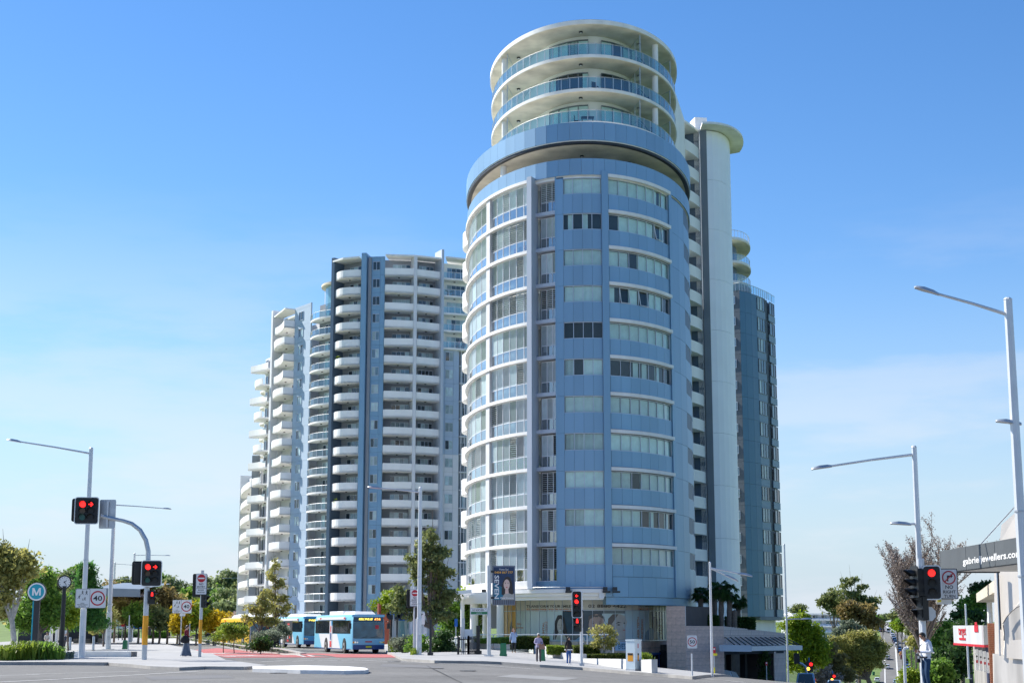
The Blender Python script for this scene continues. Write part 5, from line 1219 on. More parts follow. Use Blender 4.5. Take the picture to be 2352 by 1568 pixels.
light('street light with spike top in front of the palms, arms to the right', (1650, 1553), (1648, 1292), (1722, 1321), 6.2, arms=(((1690, 1331), 0),), P=gp(1590, 1552)+Vector((0, 0, 0))+Vector(((1650-1590)/ppm(gp(1590, 1552).y), 2.5, -.3)))
light('thin blue grey pole at the right end of the podium, arm to the right', (1808, 1590), (1804, 1250), (1860, 1420), 4.6, P=Vector((at(1807, 1440, 112).x, 112, -2.6)), m=steel)
light('white street light behind the man in the white shirt, lamp arm reaching left', (2121, 1590), (2100, 1027), (1872, 1075), 15, P=Vector((at(2118, 1440, 56).x, 56, g(14, 56))), arms=(((2053, 1201), 0),), sleeve=1487)
light('large near street light at the far right with a big lamp on the left', (2358, 1640), (2331, 688), (2110, 662), 25, P=Vector((at(2357, 1440, 45).x, 45, -.4)), arms=(((2297, 967), 0),), arm_drop=.45)
light('pale distant pole beside the grey shop fascia under the bare tree', (2221, 1440), (2218, 1388), None, 5, P=Vector((at(2220, 1440, 100).x, 100, -1.5)))
# cameras on two of the poles
for px, py, Yp, lab in ((600, 1309, gp(605, 1452).y, 'small dark dome camera hanging under the street light arm by the left tower'), (344, 1275+82*.0, 0, None)):
    if lab: c = at(px, py, Yp); o = MB().sphere(c, .22, 10, 7); o.tube([c, c+Vector((0, 0, .45))], .05, 6); tag(o.build('security_camera', black_p, None, smooth=True), lab, 'camera')
# ---------------------------------------------------------------- traffic signals
def sig_head(par, c, yaw, w, h, lenses, border=True, rad=.13, vis=.24, r=.095, deep=.22):
    """signal head: backboard, rim, housing and lenses with visors; lenses = (x, z, kind)"""
    L, rv, fv = frame(c, yaw); mb = MB(); plate(mb, L, rr(w, h, rad), -.02, .01); bo = mb.build('backboard', black_p, par)
    if border: mb = MB(); hoop(mb, L, rr(w+.02, h+.02, rad+.01), rr(w-.05, h-.05, rad-.02), -.025, .018); mb.build('backboard_rim', sign_white, bo)
    mb = MB(); plate(mb, L, rr(w*.72, h*.86, .05), -.02-deep, -.021); mb.build('housing', black_p, bo)
    for x, z, k in lenses:
        m = {'R': red_lamp, 'r': red_lamp, 'A': amber_dead, 'a': amber_lit, 'G': green_dead, 'K': black_p, '>': red_lamp, '<': red_lamp}[k]
        mb = MB(); 
        if k in '<>':
            plate(mb, L, circ(r, 16, x, z), .011, .02); mb.build('lens', black_p, bo); mb = MB(); s = 1 if k == '>' else -1; a = r*.75
            plate(mb, L, [(x-s*a, z+.2*a), (x+s*.2*a, z+.2*a), (x-s*.2*a, z+.8*a), (x+s*.15*a, z+.95*a), (x+s*a, z), (x+s*.15*a, z-.95*a), (x-s*.2*a, z-.8*a), (x+s*.2*a, z-.2*a), (x-s*a, z-.2*a)], .021, .03); mb.build('lit_arrow', red_lamp, bo)
        else: plate(mb, L, circ(r, 16, x, z), .011, .03); mb.build('lens', m, bo)
        mb = MB(); n = 12; vs = []
        for i in range(n+1):
            t = R(-35+250*i/n); q = (x+(r+.012)*math.cos(t), z+(r+.012)*math.sin(t)); ln = vis*(.35+.65*max(0, math.sin(t))**.5 if math.sin(t) > 0 else .35); vs += [L(*q, .012), L(q[0], q[1]-.01, .012+ln)]
        mb.add(vs, [(2*i, 2*i+2, 2*i+3, 2*i+1) for i in range(n)]); mb.build('visor', black_p, bo)
    return bo
def ped_head(par, c, yaw, lit='R', s=1.):
    L, rv, fv = frame(c, yaw); mb = MB(); plate(mb, L, rr(.30*s, .62*s, .03), -.22, .0); b = mb.build('pedestrian_lamp', black_p, par)
    for z, k in ((.15*s, lit), (-.15*s, 'K')):
        mb = MB(); plate(mb, L, rr(.2*s, .22*s, .03), .001, .012)
        mb2 = [(x, zz+z) for x, zz in rr(.2*s, .22*s, .03)]; mb = MB(); plate(mb, L, mb2, .001, .012); mb.build('lens', black_p, b)
        if k == 'R': mb = MB(); plate(mb, L, [(-.05*s, z-.09*s), (.05*s, z-.09*s), (.04*s, z+.05*s), (.02*s, z+.09*s), (-.02*s, z+.09*s), (-.04*s, z+.05*s)], .013, .02); mb.build('lit_figure', red_lamp, b)
        mb = MB(); mb.add([L(-.13*s, z+.13*s, 0), L(.13*s, z+.13*s, 0), L(.13*s, z+.11*s, .22), L(-.13*s, z+.11*s, .22), L(-.13*s, z-.1*s, 0), L(.13*s, z-.1*s, 0)], [(0, 1, 2, 3), (0, 3, 4), (1, 2, 5)]); mb.build('visor', black_p, b, fix=False)
def six(w): return [(-w, .30, 'R'), (w, .30, '>'), (-w, 0, 'A'), (w, 0, 'K'), (-w, -.30, 'G'), (w, -.30, 'K')]
def band_pole(t, P, zt, r, y0, y1, m=steel):
    MB().tube([(P.x, P.y, P.z), (P.x, P.y, zt)], r, 12).build('pole', m, t, smooth=True)
    if y0: MB().tube([(P.x, P.y, at(0, y0, P.y).z), (P.x, P.y, at(0, y1, P.y).z)], r*1.06, 12).build('yellow_band', yellow_m, t, smooth=True)
# mast arm with two six-lamp heads
P = gp(331, 1514, .12); t = thing('traffic_signal', 'traffic light mast with yellow banded pole curving left over the road, two six-lamp red heads', 'traffic light', tuple(P))
band_pole(t, P, at(341, 1290, P.y).z, .125, 1413, 1480)
arm = [at(x, y, P.y) for x, y in ((341, 1292), (340.5, 1265), (335, 1240), (322, 1217), (303, 1202), (282, 1195), (250, 1189), (232, 1184))]
for a in arm[:1]: a.x = P.x
MB().tube(arm, [.12, .115, .11, .105, .1, .095, .085, .08], 10).build('curved_arm', steel, t, smooth=True)
s = ppm(P.y)
sig_head(t, at(348, 1316, P.y-.3), .04, 46/s, 58/s, six(.165), r=.13, rad=.12); sig_head(t, at(199, 1172, P.y-.3), .06, 54/s, 61/s, six(.19), r=.15, rad=.12)
for x, y in ((318, 1315), (180, 1171)):
    mb = MB(); L, _, _ = frame(at(x, y, P.y+.25), math.pi+.3); plate(mb, L, rr(.62, 1.1, .1), -.03, 0); plate(mb, L, rr(.4, .95, .05), -.22, -.031); mb.build('rear_head', black_p, t)
L, _, _ = frame(at(247, 1180, P.y+.1), math.pi-.1); mb = MB(); plate(mb, L, rr(38/s, 66/s, .06), -.02, .0); mb.build('sign_back', steel, t); MB().box(at(247, 1180, P.y-.0), (.07, .05, 60/s)).build('sign_bracket', steel_pale, t)
ped_head(t, at(349, 1371, P.y-.2), .3, 'R'); MB().box(at(344, 1450, P.y-.15), (.12, .14, .32)).build('push_button_box', black_p, t)
# left NO ENTRY post
def noentry(px, base, top, y0, y1, label, yb0, yb1, w=.62, backs=True, push=True):
    P = gp(px, base, .1); t = thing('traffic_signal', label, 'traffic light', tuple(P)); zt = at(px, top, P.y).z; s = ppm(P.y); band_pole(t, P, zt, 3.6/s, yb0, yb1)
    xt = at(px, y0, P.y); hgt = (y1-y0)/s; c = Vector((P.x, P.y-.22, at(px, (y0+y1)/2, P.y).z)); L, rv, fv = frame(c, .05)
    mb = MB(); plate(mb, L, rr(w, hgt, .04), -.02, 0); sg = mb.build('sign_plate', sign_white, t)
    mb = MB(); hoop(mb, L, rr(w, hgt, .04), rr(w-.05, hgt-.05, .03), -.0, .004); mb.build('sign_border', steel, sg)
    mb = MB(); plate(mb, L, circ(hgt*.19, 24, 0, hgt*.27), .002, .008); mb.build('red_disc', sign_red, sg); mb = MB(); plate(mb, L, [(x, z+hgt*.27) for x, z in rr(hgt*.30, hgt*.065, .01)], .009, .014); mb.build('white_bar', sign_white, sg)
    tx = MB(); k = w/.62
    for txt, z, hh, ww in (('NO', -.005, .10, .20), ('ENTRY', -.135, .085, .37), ('BUSES', -.29, .06, .27), ('EXCEPTED', -.40, .06, .37)): put_text(tx, txt, L(0, z*hgt, .006), rv, (0, 0, 1), hh*hgt, ww*hgt, bold=True)
    plate(tx, L, [(-w*.45, -.205*hgt), (w*.45, -.205*hgt), (w*.45, -.218*hgt), (-w*.45, -.218*hgt)], .002, .006); tx.build('lettering', sign_black, sg)
    mb = MB(); L2, _, _ = frame(Vector((P.x-.13, P.y+.1, c.z-.06)), math.pi+.2); plate(mb, L2, rr(.75, hgt*1.1, .08), -.02, 0); plate(mb, L2, rr(.45, hgt*.95, .05), -.25, -.021); mb.build('rear_head', black_p, t)
    cp = Vector((P.x+.22, P.y, at(px, y1+16, P.y).z)); ped_head(t, cp, 1.2, 'K', 1.05)
    if push: MB().box((P.x-.15, P.y-.1, P.z+1.05), (.12, .14, .30)).build('push_button_box', black_p, t)
    return t
noentry(458.5, 1508, 1309, 1317, 1364, 'yellow banded signal post with NO ENTRY BUSES EXCEPTED sign beside the walking woman', 1422, 1477, .55)
noentry(952, 1501, 1346, 1353, 1391, 'grey signal post with NO ENTRY BUSES EXCEPTED sign beside the gum tree and street light', None, None, .55, push=False)
# right-hand signal by the waiting women
P = gp(1336, 1527.5, .12); t = thing('traffic_signal', 'slim grey traffic light with red arrows beside the woman in black on the corner', 'traffic light', tuple(P)); s = ppm(P.y)
MB().tube([(P.x, P.y, P.z), (P.x, P.y, at(1338, 1357, P.y).z)], .075, 10).build('pole', steel_pale, t, smooth=True); MB().tube([(P.x, P.y, P.z), (P.x, P.y, P.z+.12)], .14, 10).build('pole_foot', steel, t)
sig_head(t, at(1325, 1387, P.y-.25), -.25, 23/s, 60/s, [(0, .40, '<'), (0, .13, 'R'), (0, -.15, 'K'), (0, -.43, 'K')], r=.1, rad=.1); ped_head(t, at(1326, 1433, P.y-.2), -.3, 'R', 1.1)
MB().tube([at(1338, 1400, P.y-.1), at(1341, 1420, P.y-.15), at(1339, 1440, P.y-.1)], .015, 5).build('cable', black_p, t)
# big signal by the man
Yp = 52.; P = Vector((at(2121, 1440, Yp).x, Yp, g(13.5, Yp))); t = thing('traffic_signal', 'large near traffic light with white-rimmed red head and side-facing heads above the man', 'traffic light', tuple(P)); s = ppm(Yp)
MB().tube([(P.x, P.y, P.z), (P.x, P.y, at(2121, 1290, Yp).z)], .085, 12).build('pole', steel_pale, t, smooth=True); MB().tube([(P.x, P.y, at(2121, 1312, Yp).z), (P.x, P.y, at(2121, 1282, Yp).z)], .125, 12).build('pole_cap', steel_pale, t, smooth=True)
sig_head(t, at(2141, 1337, Yp-.3), -.3, 40/s, 76/s, [(0, .30, 'R'), (0, 0, 'K'), (0, -.30, 'K')], r=.115, rad=.11, vis=.3)
sig_head(t, at(2100, 1338, Yp-.1), -1.35, 40/s, 76/s, [(0, .30, 'K'), (0, 0, 'K'), (0, -.30, 'K')], border=False, r=.125, rad=.11, vis=.34)
ped_head(t, at(2112, 1389+7, Yp-.15), -1.2, 'K', 1.25)
L, _, _ = frame(at(2134, 1409, Yp+.1), math.pi+.2); mb = MB(); plate(mb, L, [(.24*math.cos(R(22.5+45*i)), .24*math.sin(R(22.5+45*i))) for i in range(8)], -.02, 0); mb.build('octagon_sign_back', steel_pale, t)
MB().tube([at(2124, 1378, Yp-.1), at(2130, 1400, Yp-.12), at(2127, 1412, Yp-.12), at(2121, 1392, Yp-.12)], .012, 5).build('cable', black_p, t)
sg = thing('road_sign', 'white NO RIGHT TURN sign hung beside the near traffic light', 'sign', tuple(at(2180, 1335, Yp+.2))); L, rv, fv = frame(at(2180, 1340, Yp+.2), -.05)
mb = MB(); plate(mb, L, rr(.56, .98, .05), -.02, 0); mb.build('sign_plate', sign_white, sg); mb = MB(); hoop(mb, L, rr(.56, .98, .05), rr(.51, .93, .04), 0, .004); mb.build('sign_border', sign_black, sg)
mb = MB(); hoop(mb, L, circ(.22, 28, 0, .20), circ(.18, 28, 0, .20), 0, .006); plate(mb, L, [(-.155, .07), (-.125, .05), (.155, .33), (.125, .35)], .001, .007); mb.build('red_circle', sign_red, sg)
tx = MB(); plate(tx, L, [(-.06, .08), (-.02, .08), (-.02, .22), (.06, .22), (.06, .18), (.13, .25), (.06, .32), (.06, .27), (-.06, .27)], .001, .004); tx.build('turn_arrow', sign_black, sg); tx = MB()
for a, z, hh, ww in (('NO', -.10, .12, .25), ('RIGHT', -.255, .10, .40), ('TURN', -.395, .10, .36)): put_text(tx, a, L(0, z, .004), rv, (0, 0, 1), hh, ww, bold=True)
tx.build('lettering', sign_black, sg); MB().box(at(2160, 1350, Yp+.27), (.9, .04, .05)).build('sign_bracket', steel, sg); L2, _, _ = frame(at(2168, 1374, Yp+.25), 0); mb = MB(); plate(mb, L2, rr(.50, .36, .04), -.02, 0); mb.build('plain_back_plate', concrete_white, sg); L2, _, _ = frame(at(2158, 1379, Yp+.2), 0); mb = MB(); plate(mb, L2, rr(.1, .07, .01), 0, .01); mb.build('yellow_sticker', signyel, sg)
# ---------------------------------------------------------------- 40 zone signs
def walker(tx, L, cx, cz, h, run=False):
    k = h; P_ = lambda x, z: (cx+x*k, cz+z*k)
    plate(tx, L, circ(.085*k, 8, cx+(.18*k if run else 0), cz+.42*k), .002, .005)
    sh = [(-.09, .30), (.10, .32), (.22, .10), (.15, .08), (.08, .2), (.07, .02), (.24, -.46), (.14, -.48), (.0, -.12), (-.16, -.47), (-.25, -.44), (-.08, .04), (-.08, .16), (-.2, .02), (-.26, .06)]
    if run: sh = [(x+.3*z, z*.85) for x, z in sh]
    plate(tx, L, [P_(x, z) for x, z in sh], .002, .005)
def forty(c, w, h, label, par_pole=None, yaw=0.):
    t = thing('speed_sign', label, 'sign', tuple(c)); L, rv, fv = frame(c, yaw)
    mb = MB(); plate(mb, L, rr(w, h, .07), -.02, 0); pl = mb.build('sign_plate', sign_white, t); cw = w*.47
    mb = MB(); L2 = lambda x, z, d=0: L(x-w/2+cw/2+.01, z, d); hoop(mb, L2, rr(cw, h-.02, .06), rr(cw-.025, h-.05, .05), 0, .005); mb.build('panel_border', sign_black, pl)
    mb = MB(); L3 = lambda x, z, d=0: L(x+w*.235, z, d); hoop(mb, L3, circ(h*.385), circ(h*.315), 0, .006); mb.build('red_ring', sign_red, pl)
    tx = MB(); put_text(tx, '40', L3(0, 0, .005), rv, (0, 0, 1), h*.27, w*.30, bold=True); tx.build('speed_digits', sign_black, pl)
    for x, z, q, run in ((-.02, .30, .22, 0), (.26, .29, .24, 0), (-.24, .08, .24, 1), (.02, -.06, .13, 0), (.16, -.02, .19, 0)): wk = MB(); walker(wk, L2, x*cw, z*h, q*h, run); wk.build('walking_figure', sign_black, pl)
    tx = MB()
    for a, z, ww in (('HIGH', -.255, .26), ('PEDESTRIAN', -.335, .72), ('ACTIVITY', -.415, .55)): put_text(tx, a, L2(0, z*h, .005), rv, (0, 0, 1), h*.05, cw*ww, bold=True)
    tx.build('lettering', sign_black, pl); return t
Yl = gp(187, 1510, .12).y; forty(at(208, 1373, Yl-.25), 69/ppm(Yl), 43/ppm(Yl), 'large white 40 speed zone sign with pedestrian figures on the tall street light')
P = gp(440, 1483); Y4 = P.y; t = forty(at(418, 1392, Y4-.1), 43.5/ppm(Y4), 30/ppm(Y4), 'smaller white 40 speed zone sign with pedestrian figures behind the walking woman')
p = at(416, 1440, Y4); MB().tube([(p.x, Y4, 0), (p.x, Y4, at(416, 1378, Y4).z)], .06, 8).build('pole', steel, t); L, _, _ = frame(at(419, 1411, Y4-.08), 0); mb = MB(); plate(mb, L, rr(.55, .27, .03), -.02, 0); mb.build('lower_plate', concrete_white, t)
# 50 sign
P = gp(1590, 1551.5, .1); s = ppm(P.y); t = thing('speed_sign', 'white 50 speed limit sign on a thin post in front of the stone podium', 'sign', tuple(P)); MB().tube([tuple(P), (P.x, P.y, at(1590, 1500, P.y).z)], .035, 8).build('post', steel_pale, t)
c = at(1590, 1473, P.y-.06); L, rv, _ = frame(c, -.05); h = 29/s; w = 22/s; mb = MB(); plate(mb, L, rr(w, h, .05), -.02, 0); mb.build('sign_plate', sign_white, t); mb = MB(); hoop(mb, L, circ(w*.46), circ(w*.385), 0, .006); mb.build('red_ring', sign_red, t); mb = MB(); put_text(mb, '50', L(0, 0, .005), rv, (0, 0, 1), h*.26, w*.54, bold=True); mb.build('lettering', sign_black, t)
# M sign, clock
P = gp(82, 1462, .12); P = Vector((at(82, 1440, 105).x, 105, .1)); s = ppm(105); t = thing('metro_sign', 'round teal M sign with white ring on a slate post by the trees', 'sign', tuple(P)); c = at(84, 1358, 105); r = 20/s
mb = MB(); mb.box((P.x-.1, P.y+.38, (c.z-.3)/2), (.36, .22, c.z-.5)); mb.build('post', dark_metal, t); MB().box((P.x-.32, P.y+.38, (c.z-.3)/2), (.09, .2, c.z-.5)).build('teal_edge', teal_m, t)
L, rv, _ = frame(c, .06); mb = MB(); plate(mb, L, circ(r*1.06, 36), -.22, -.02); mb.build('drum', dark_metal, t); mb = MB(); plate(mb, L, circ(r, 36), -.019, 0); mb.build('white_face', sign_white, t); mb = MB(); plate(mb, L, circ(r*.84, 36), .001, .008); mb.build('teal_disc', teal_m, t); mb = MB(); plate(mb, L, [(x*r, z*r) for x, z in ((-.48, -.42), (-.30, -.42), (-.30, .10), (-.08, -.42), (.08, -.42), (.30, .10), (.30, -.42), (.48, -.42), (.48, .42), (.26, .42), (0, -.16), (-.26, .42), (-.48, .42))], .009, .018); mb.build('letter', sign_white, t)
P = gp(140, 1510, .12); s = ppm(P.y); t = thing('street_clock', 'black post clock with white round dial beside the M sign', 'clock', tuple(P)); zc = at(148, 1336, P.y).z
MB().tube([(P.x, P.y, P.z), (P.x, P.y, P.z+.75)], [.17, .15], 8).build('pedestal', black_p, t); MB().tube([(P.x, P.y, P.z+.75), (P.x, P.y, P.z+.86)], .19, 8).build('collar', black_p, t); MB().tube([(P.x, P.y, P.z+.86), (P.x, P.y, zc-.2)], [.125, .095], 8).build('post', black_p, t)
c = Vector((P.x, P.y-.02, zc)); L, rv, _ = frame(c, .3); r = 14.5/s; mb = MB(); plate(mb, L, circ(r*1.08, 32), -.30, .0); mb.build('clock_case', black_p, t); mb = MB(); plate(mb, L, circ(r*.88, 32), .001, .012); mb.build('dial', sign_white, t)
mb = MB()
for i in range(12): a = R(30*i); mb.add([L(r*.66*math.cos(a)-.012*math.sin(a), r*.66*math.sin(a)+.012*math.cos(a), .015), L(r*.8*math.cos(a)-.012*math.sin(a), r*.8*math.sin(a)+.012*math.cos(a), .015), L(r*.8*math.cos(a)+.012*math.sin(a), r*.8*math.sin(a)-.012*math.cos(a), .015), L(r*.66*math.cos(a)+.012*math.sin(a), r*.66*math.sin(a)-.012*math.cos(a), .015)], [(0, 1, 2, 3)])
mb.build('hour_marks', sign_black, t)
for a, ln, w in ((R(40), .42, .02), (R(-58), .62, .015)): mb = MB(); d = (math.cos(a), math.sin(a)); mb.add([L(-d[1]*w-d[0]*.05, d[0]*w-d[1]*.05, .02), L(d[0]*r*ln-d[1]*w*.5, d[1]*r*ln+d[0]*w*.5, .02), L(d[0]*r*ln+d[1]*w*.5, d[1]*r*ln-d[0]*w*.5, .02), L(d[1]*w-d[0]*.05, -d[0]*w-d[1]*.05, .02)], [(0, 1, 2, 3)]); mb.build('hand', sign_black, t)
# advertising lightbox and street name
P = gp(1123, 1506, .12); s = ppm(P.y); t = thing('advertising_sign', 'blue real estate lightbox with a portrait on a steel pole, SEVEN lettered down its side', 'advertising sign', tuple(P))
MB().tube([tuple(P), (P.x, P.y, at(1123, 1298, P.y).z)], .11, 12).build('pole', steel, t, smooth=True); MB().box((P.x, P.y, P.z+.03), (.5, .5, .06)).build('base_plate', steel, t)
c = at(1157, 1339, P.y); L, rv, fv = frame(c, .0); w, h = 52/s, 80/s; cs = mat('grey lightbox case', (.20, .22, .27), .45, .3)
mb = MB(); plate(mb, L, rr(w, h, .02), -.3, -.01); mb.build('case', cs, t); mb = MB(); L2, _, _ = frame(at(1157, 1382, P.y), 0); plate(mb, L2, rr(w, 13/s, .01), -.3, -.005); mb.build('lower_case', cs, t)
for i in range(12): MB().box(L2(-w*.44+w*.08*i, 0, .0), (.03, .02, .26)).build('louvre_rib', dark_metal, t)
navy = mat('navy poster print', (.012, .035, .10), .3, var=.35, scale=2.5); tealp = mat('teal poster glow print', (.015, .16, .26), .3, var=.4, scale=2.)
mb = MB(); plate(mb, L, rr(w*.90, h*.92, .005), -.009, .002); mb.build('poster', navy, t); mb = MB(); plate(mb, L, [(-w*.45, -h*.46), (w*.45, -h*.46), (w*.45, -h*.30), (w*.1, -h*.16), (-w*.45, h*.02)], .003, .005); mb.build('poster_glow', tealp, t)
mb = MB(); plate(mb, L, [(x*w, z*h) for x, z in [(-.10, -.30), (-.08, -.10), (-.02, .08), (.06, .17), (.18, .20), (.30, .15), (.36, .02), (.40, -.15), (.42, -.30), (.25, -.36), (.05, -.36)]], .006, .008); mb.build('portrait_hair', hair_p, t)
mb = MB(); plate(mb, L, [(x*w, z*h) for x, z in [(-.12, -.46), (-.02, -.34), (.08, -.27), (.22, -.27), (.36, -.31), (.45, -.28), (.45, -.46)]], .009, .011); mb.build('portrait_jacket', mat('printed grey jacket', (.42, .40, .36), .4), t)
mb = MB(); plate(mb, L, [(w*.13+w*.135*math.cos(2*math.pi*i/18), -h*.03+h*.145*math.sin(2*math.pi*i/18)) for i in range(18)], .009, .012); plate(mb, L, [(w*.07, -h*.14), (w*.2, -h*.14), (w*.22, -h*.29), (w*.06, -h*.29)], .0095, .0115); mb.build('portrait_face', mat('printed light skin', (.66, .47, .40), .4), t)
mb = MB(); 
for x in (.075, .19): plate(mb, L, [(w*x+w*.028*math.cos(2*math.pi*i/8), h*.0+h*.009*math.sin(2*math.pi*i/8)) for i in range(8)], .0125, .0135); plate(mb, L, [(w*(x-.04), h*.03), (w*x, h*.04), (w*(x+.04), h*.03), (w*x, h*.033)], .0125, .0135)
mb.build('portrait_eyes', hair_p, t); mb = MB(); plate(mb, L, [(w*.13+w*.045*math.cos(2*math.pi*i/8), -h*.105+h*.010*math.sin(2*math.pi*i/8)) for i in range(8)], .0125, .0135); mb.build('portrait_lips', sign_red, t)
for nm, args, kw in (('name_lettering', ('Vons Sui', L(0, h*.395, .012), rv, (0, 0, 1), h*.055, w*.40), {}), ('side_lettering', ('SEVEN', L(-w*.305, -h*.10, .012), (0, 0, -1), rv, w*.20, h*.66), dict(bold=True)), ('footer_lettering', ('Real Estate', L(w*.14, -h*.405, .014), rv, (0, 0, 1), h*.042, w*.56), dict(bold=True))):
    tx = MB(); put_text(tx, *args, **kw); tx.build(nm, sign_white, t, fix=False)
tx = MB(); put_text(tx, '0404 867 777', L(0, h*.31, .012), rv, (0, 0, 1), h*.065, w*.80, bold=True); plate(tx, L, rr(w*.1, h*.04, .01), .001, .002); tx.build('yellow_lettering', mat('amber print', (.80, .42, .04), .4), t)
for z in (1312, 1372): MB().box((P.x+.12, P.y, at(1123, z, P.y).z), (.35, .08, .12)).build('bracket', dark_metal, t)
c = at(1100.5, 1403, P.y-.05); t = thing('street_name_sign', 'OLD NORTHERN RD street name board with green strip on the lightbox pole', 'sign', tuple(c)); L, rv, fv = frame(c, 0); w, h = 39/s, 15/s
mb = MB(); plate(mb, L, rr(w, h, .02), -.06, 0); mb.build('board', steel, t); mb = MB(); plate(mb, L, [(-w*.47, -.02*h), (w*.47, -.02*h), (w*.47, .42*h), (-w*.47, .42*h)], .001, .004); mb.build('white_face', sign_white, t); mb = MB(); plate(mb, L, [(-w*.47, -.42*h), (w*.47, -.42*h), (w*.47, -.05*h), (-w*.47, -.05*h)], .001, .004); mb.build('green_strip', green_box, t)
tx = MB(); put_text(tx, 'OLD NORTHERN', L(-w*.06, .2*h, .006), rv, (0, 0, 1), h*.30, w*.70, bold=True); put_text(tx, 'RD', L(w*.38, .28*h, .006), rv, (0, 0, 1), h*.13, w*.08); tx.build('lettering', sign_black, t); tx = MB(); put_text(tx, 'CASTLE HILL', L(0, -.23*h, .006), rv, (0, 0, 1), h*.14, w*.34); tx.build('strip_lettering', sign_white, t)
# white switch cabinet
P = gp(1456, 1540, .1); s = ppm(P.y); t = thing('switch_cabinet', 'tall pale blue-white kerbside cabinet with orange warning stickers', 'cabinet', tuple(P)); zt_ = at(1456, 1469, P.y).z; pw = mat('pale cabinet paint', (.62, .72, .76), .5, var=.05)
a0, a1, a2 = at(1445.5, 1500, P.y).x, at(1457, 1500, P.y).x, at(1468, 1500, P.y).x; rot = .85; W_ = .62; mb = MB(); mb.box((P.x, P.y, (P.z+zt_)/2-.01), (W_*.8, W_*.8, zt_-P.z), -.72); mb.build('body', pw, t); MB().box((P.x, P.y, zt_+.0), (W_*.86, W_*.86, .06), -.72).build('lid', pw, t); MB().box((P.x, P.y, P.z+.03), (W_*.84, W_*.84, .14), -.72).build('plinth', steel, t)
for yaw, dx in ((-.72, 0), (math.pi/2-.72, 0)):
    L, rv, fv = frame((P.x, P.y, at(1456, 1508, P.y).z), yaw); 
    mb = MB(); plate(mb, L, rr(.30 if yaw < 0 else .10, .36 if yaw < 0 else .34, .01), W_*.4+.001, W_*.4+.006); mb.build('warning_sticker', mat('orange sticker', (.78, .33, .02), .5), t)
    mb = MB(); L_up = lambda x, z, d=0: L(x, z+.13, d); plate(mb, L_up, rr(.28 if yaw < 0 else .09, .09, .01), W_*.4+.007, W_*.4+.010); mb.build('sticker_heading', sign_black, t)
L, rv, fv = frame((P.x, P.y, at(1456, 1482, P.y).z), math.pi/2-.72); mb = MB(); plate(mb, L, rr(.06, .2, .01), W_*.4+.001, W_*.4+.005); mb.build('red_sticker', sign_red, t)
# green service boxes
def gbox(px, base, top, wpx, label):
    P = gp(px, base, .11); s = ppm(P.y); h = (base-top)/s; w = wpx/s; t = thing('service_pillar', label, 'service box', tuple(P), 'green service pillars on the footpaths')
    mb = MB(); 
    for z0, z1, k0, k1 in ((0, .18, 1.12, 1.12), (.18, .92, 1.0, .9), (.92, 1., .9, .7)):
        a = [(P.x+x*w*k0/2, P.y+y*w*k0/2, P.z+z0*h) for x, y in ((-1, -1), (1, -1), (1, 1), (-1, 1))]; b = [(P.x+x*w*k1/2, P.y+y*w*k1/2, P.z+z1*h) for x, y in ((-1, -1), (1, -1), (1, 1), (-1, 1))]
        mb.add(a+b, [(0, 1, 5, 4), (1, 2, 6, 5), (2, 3, 7, 6), (3, 0, 4, 7), (4, 5, 6, 7)])
    mb.build('cover', green_box, t)
gbox(1156, 1506, 1477, 15, 'green tapered service pillar on the footpath beside the woman in the blue jacket'); gbox(1247, 1517, 1491, 10, 'green service pillar half hidden behind the old woman with the handbag'); gbox(287, 1490, 1470, 10, 'green service pillar beside the bus shelter on the plaza')
# bollards, low walls, benches of the plaza
for px, yb_, yt_, lab in ((160.5, 1492, 1462, 'grey round bollard between the clock and the tall street light'), (214, 1493, 1460, 'grey round bollard right of the tall street light')):
    P = gp(px, yb_, .12); zt_ = at(px, yt_, P.y).z; t = thing('bollard', lab, 'bollard', tuple(P), 'plaza bollards'); MB().tube([tuple(P), (P.x, P.y, zt_-.05), (P.x, P.y, zt_)], [.095, .095, .07], 12).build('post', steel, t, smooth=True); MB().tube([tuple(P), (P.x, P.y, P.z+.03)], .14, 12).build('foot', dark_metal, t)
LW = thing('low_wall', 'pale concrete low wall in three lengths with a dark end block on the plaza front', 'wall', tuple(gp(225, 1508, .12)))
A, B = gp(150, 1507.5, .12), gp(296, 1507.5, .12)
for i in range(3): a, b = A.lerp(B, (i+.006)/3), A.lerp(B, (i+.994)/3); zt_ = at(220, 1495, A.y).z; MB().obox(a, b-a, (0, .5, 0), (0, 0, zt_-a.z)).build('wall_length', concrete_white, LW)
c = gp(300, 1507, .12); MB().box((c.x, c.y+.25, c.z+.12), (.42, .5, .26)).build('end_block', mat('dark basalt block', (.16, .16, .165), .8), LW)
SB_ = thing('stone_bench', 'dark stone bench wall in the plaza behind the poles', 'bench', tuple(gp(205, 1476, .12)))
A, B = gp(168, 1476.5, .12), gp(242, 1475, .12)
for i in range(4): a, b = A.lerp(B, (i+.01)/4), A.lerp(B, (i+.99)/4); MB().obox(a, b-a, (0, .6, 0), (0, 0, .50)).build('bench_block', mat('grey stone block', (.20, .21, .21), .85, var=.15), SB_)
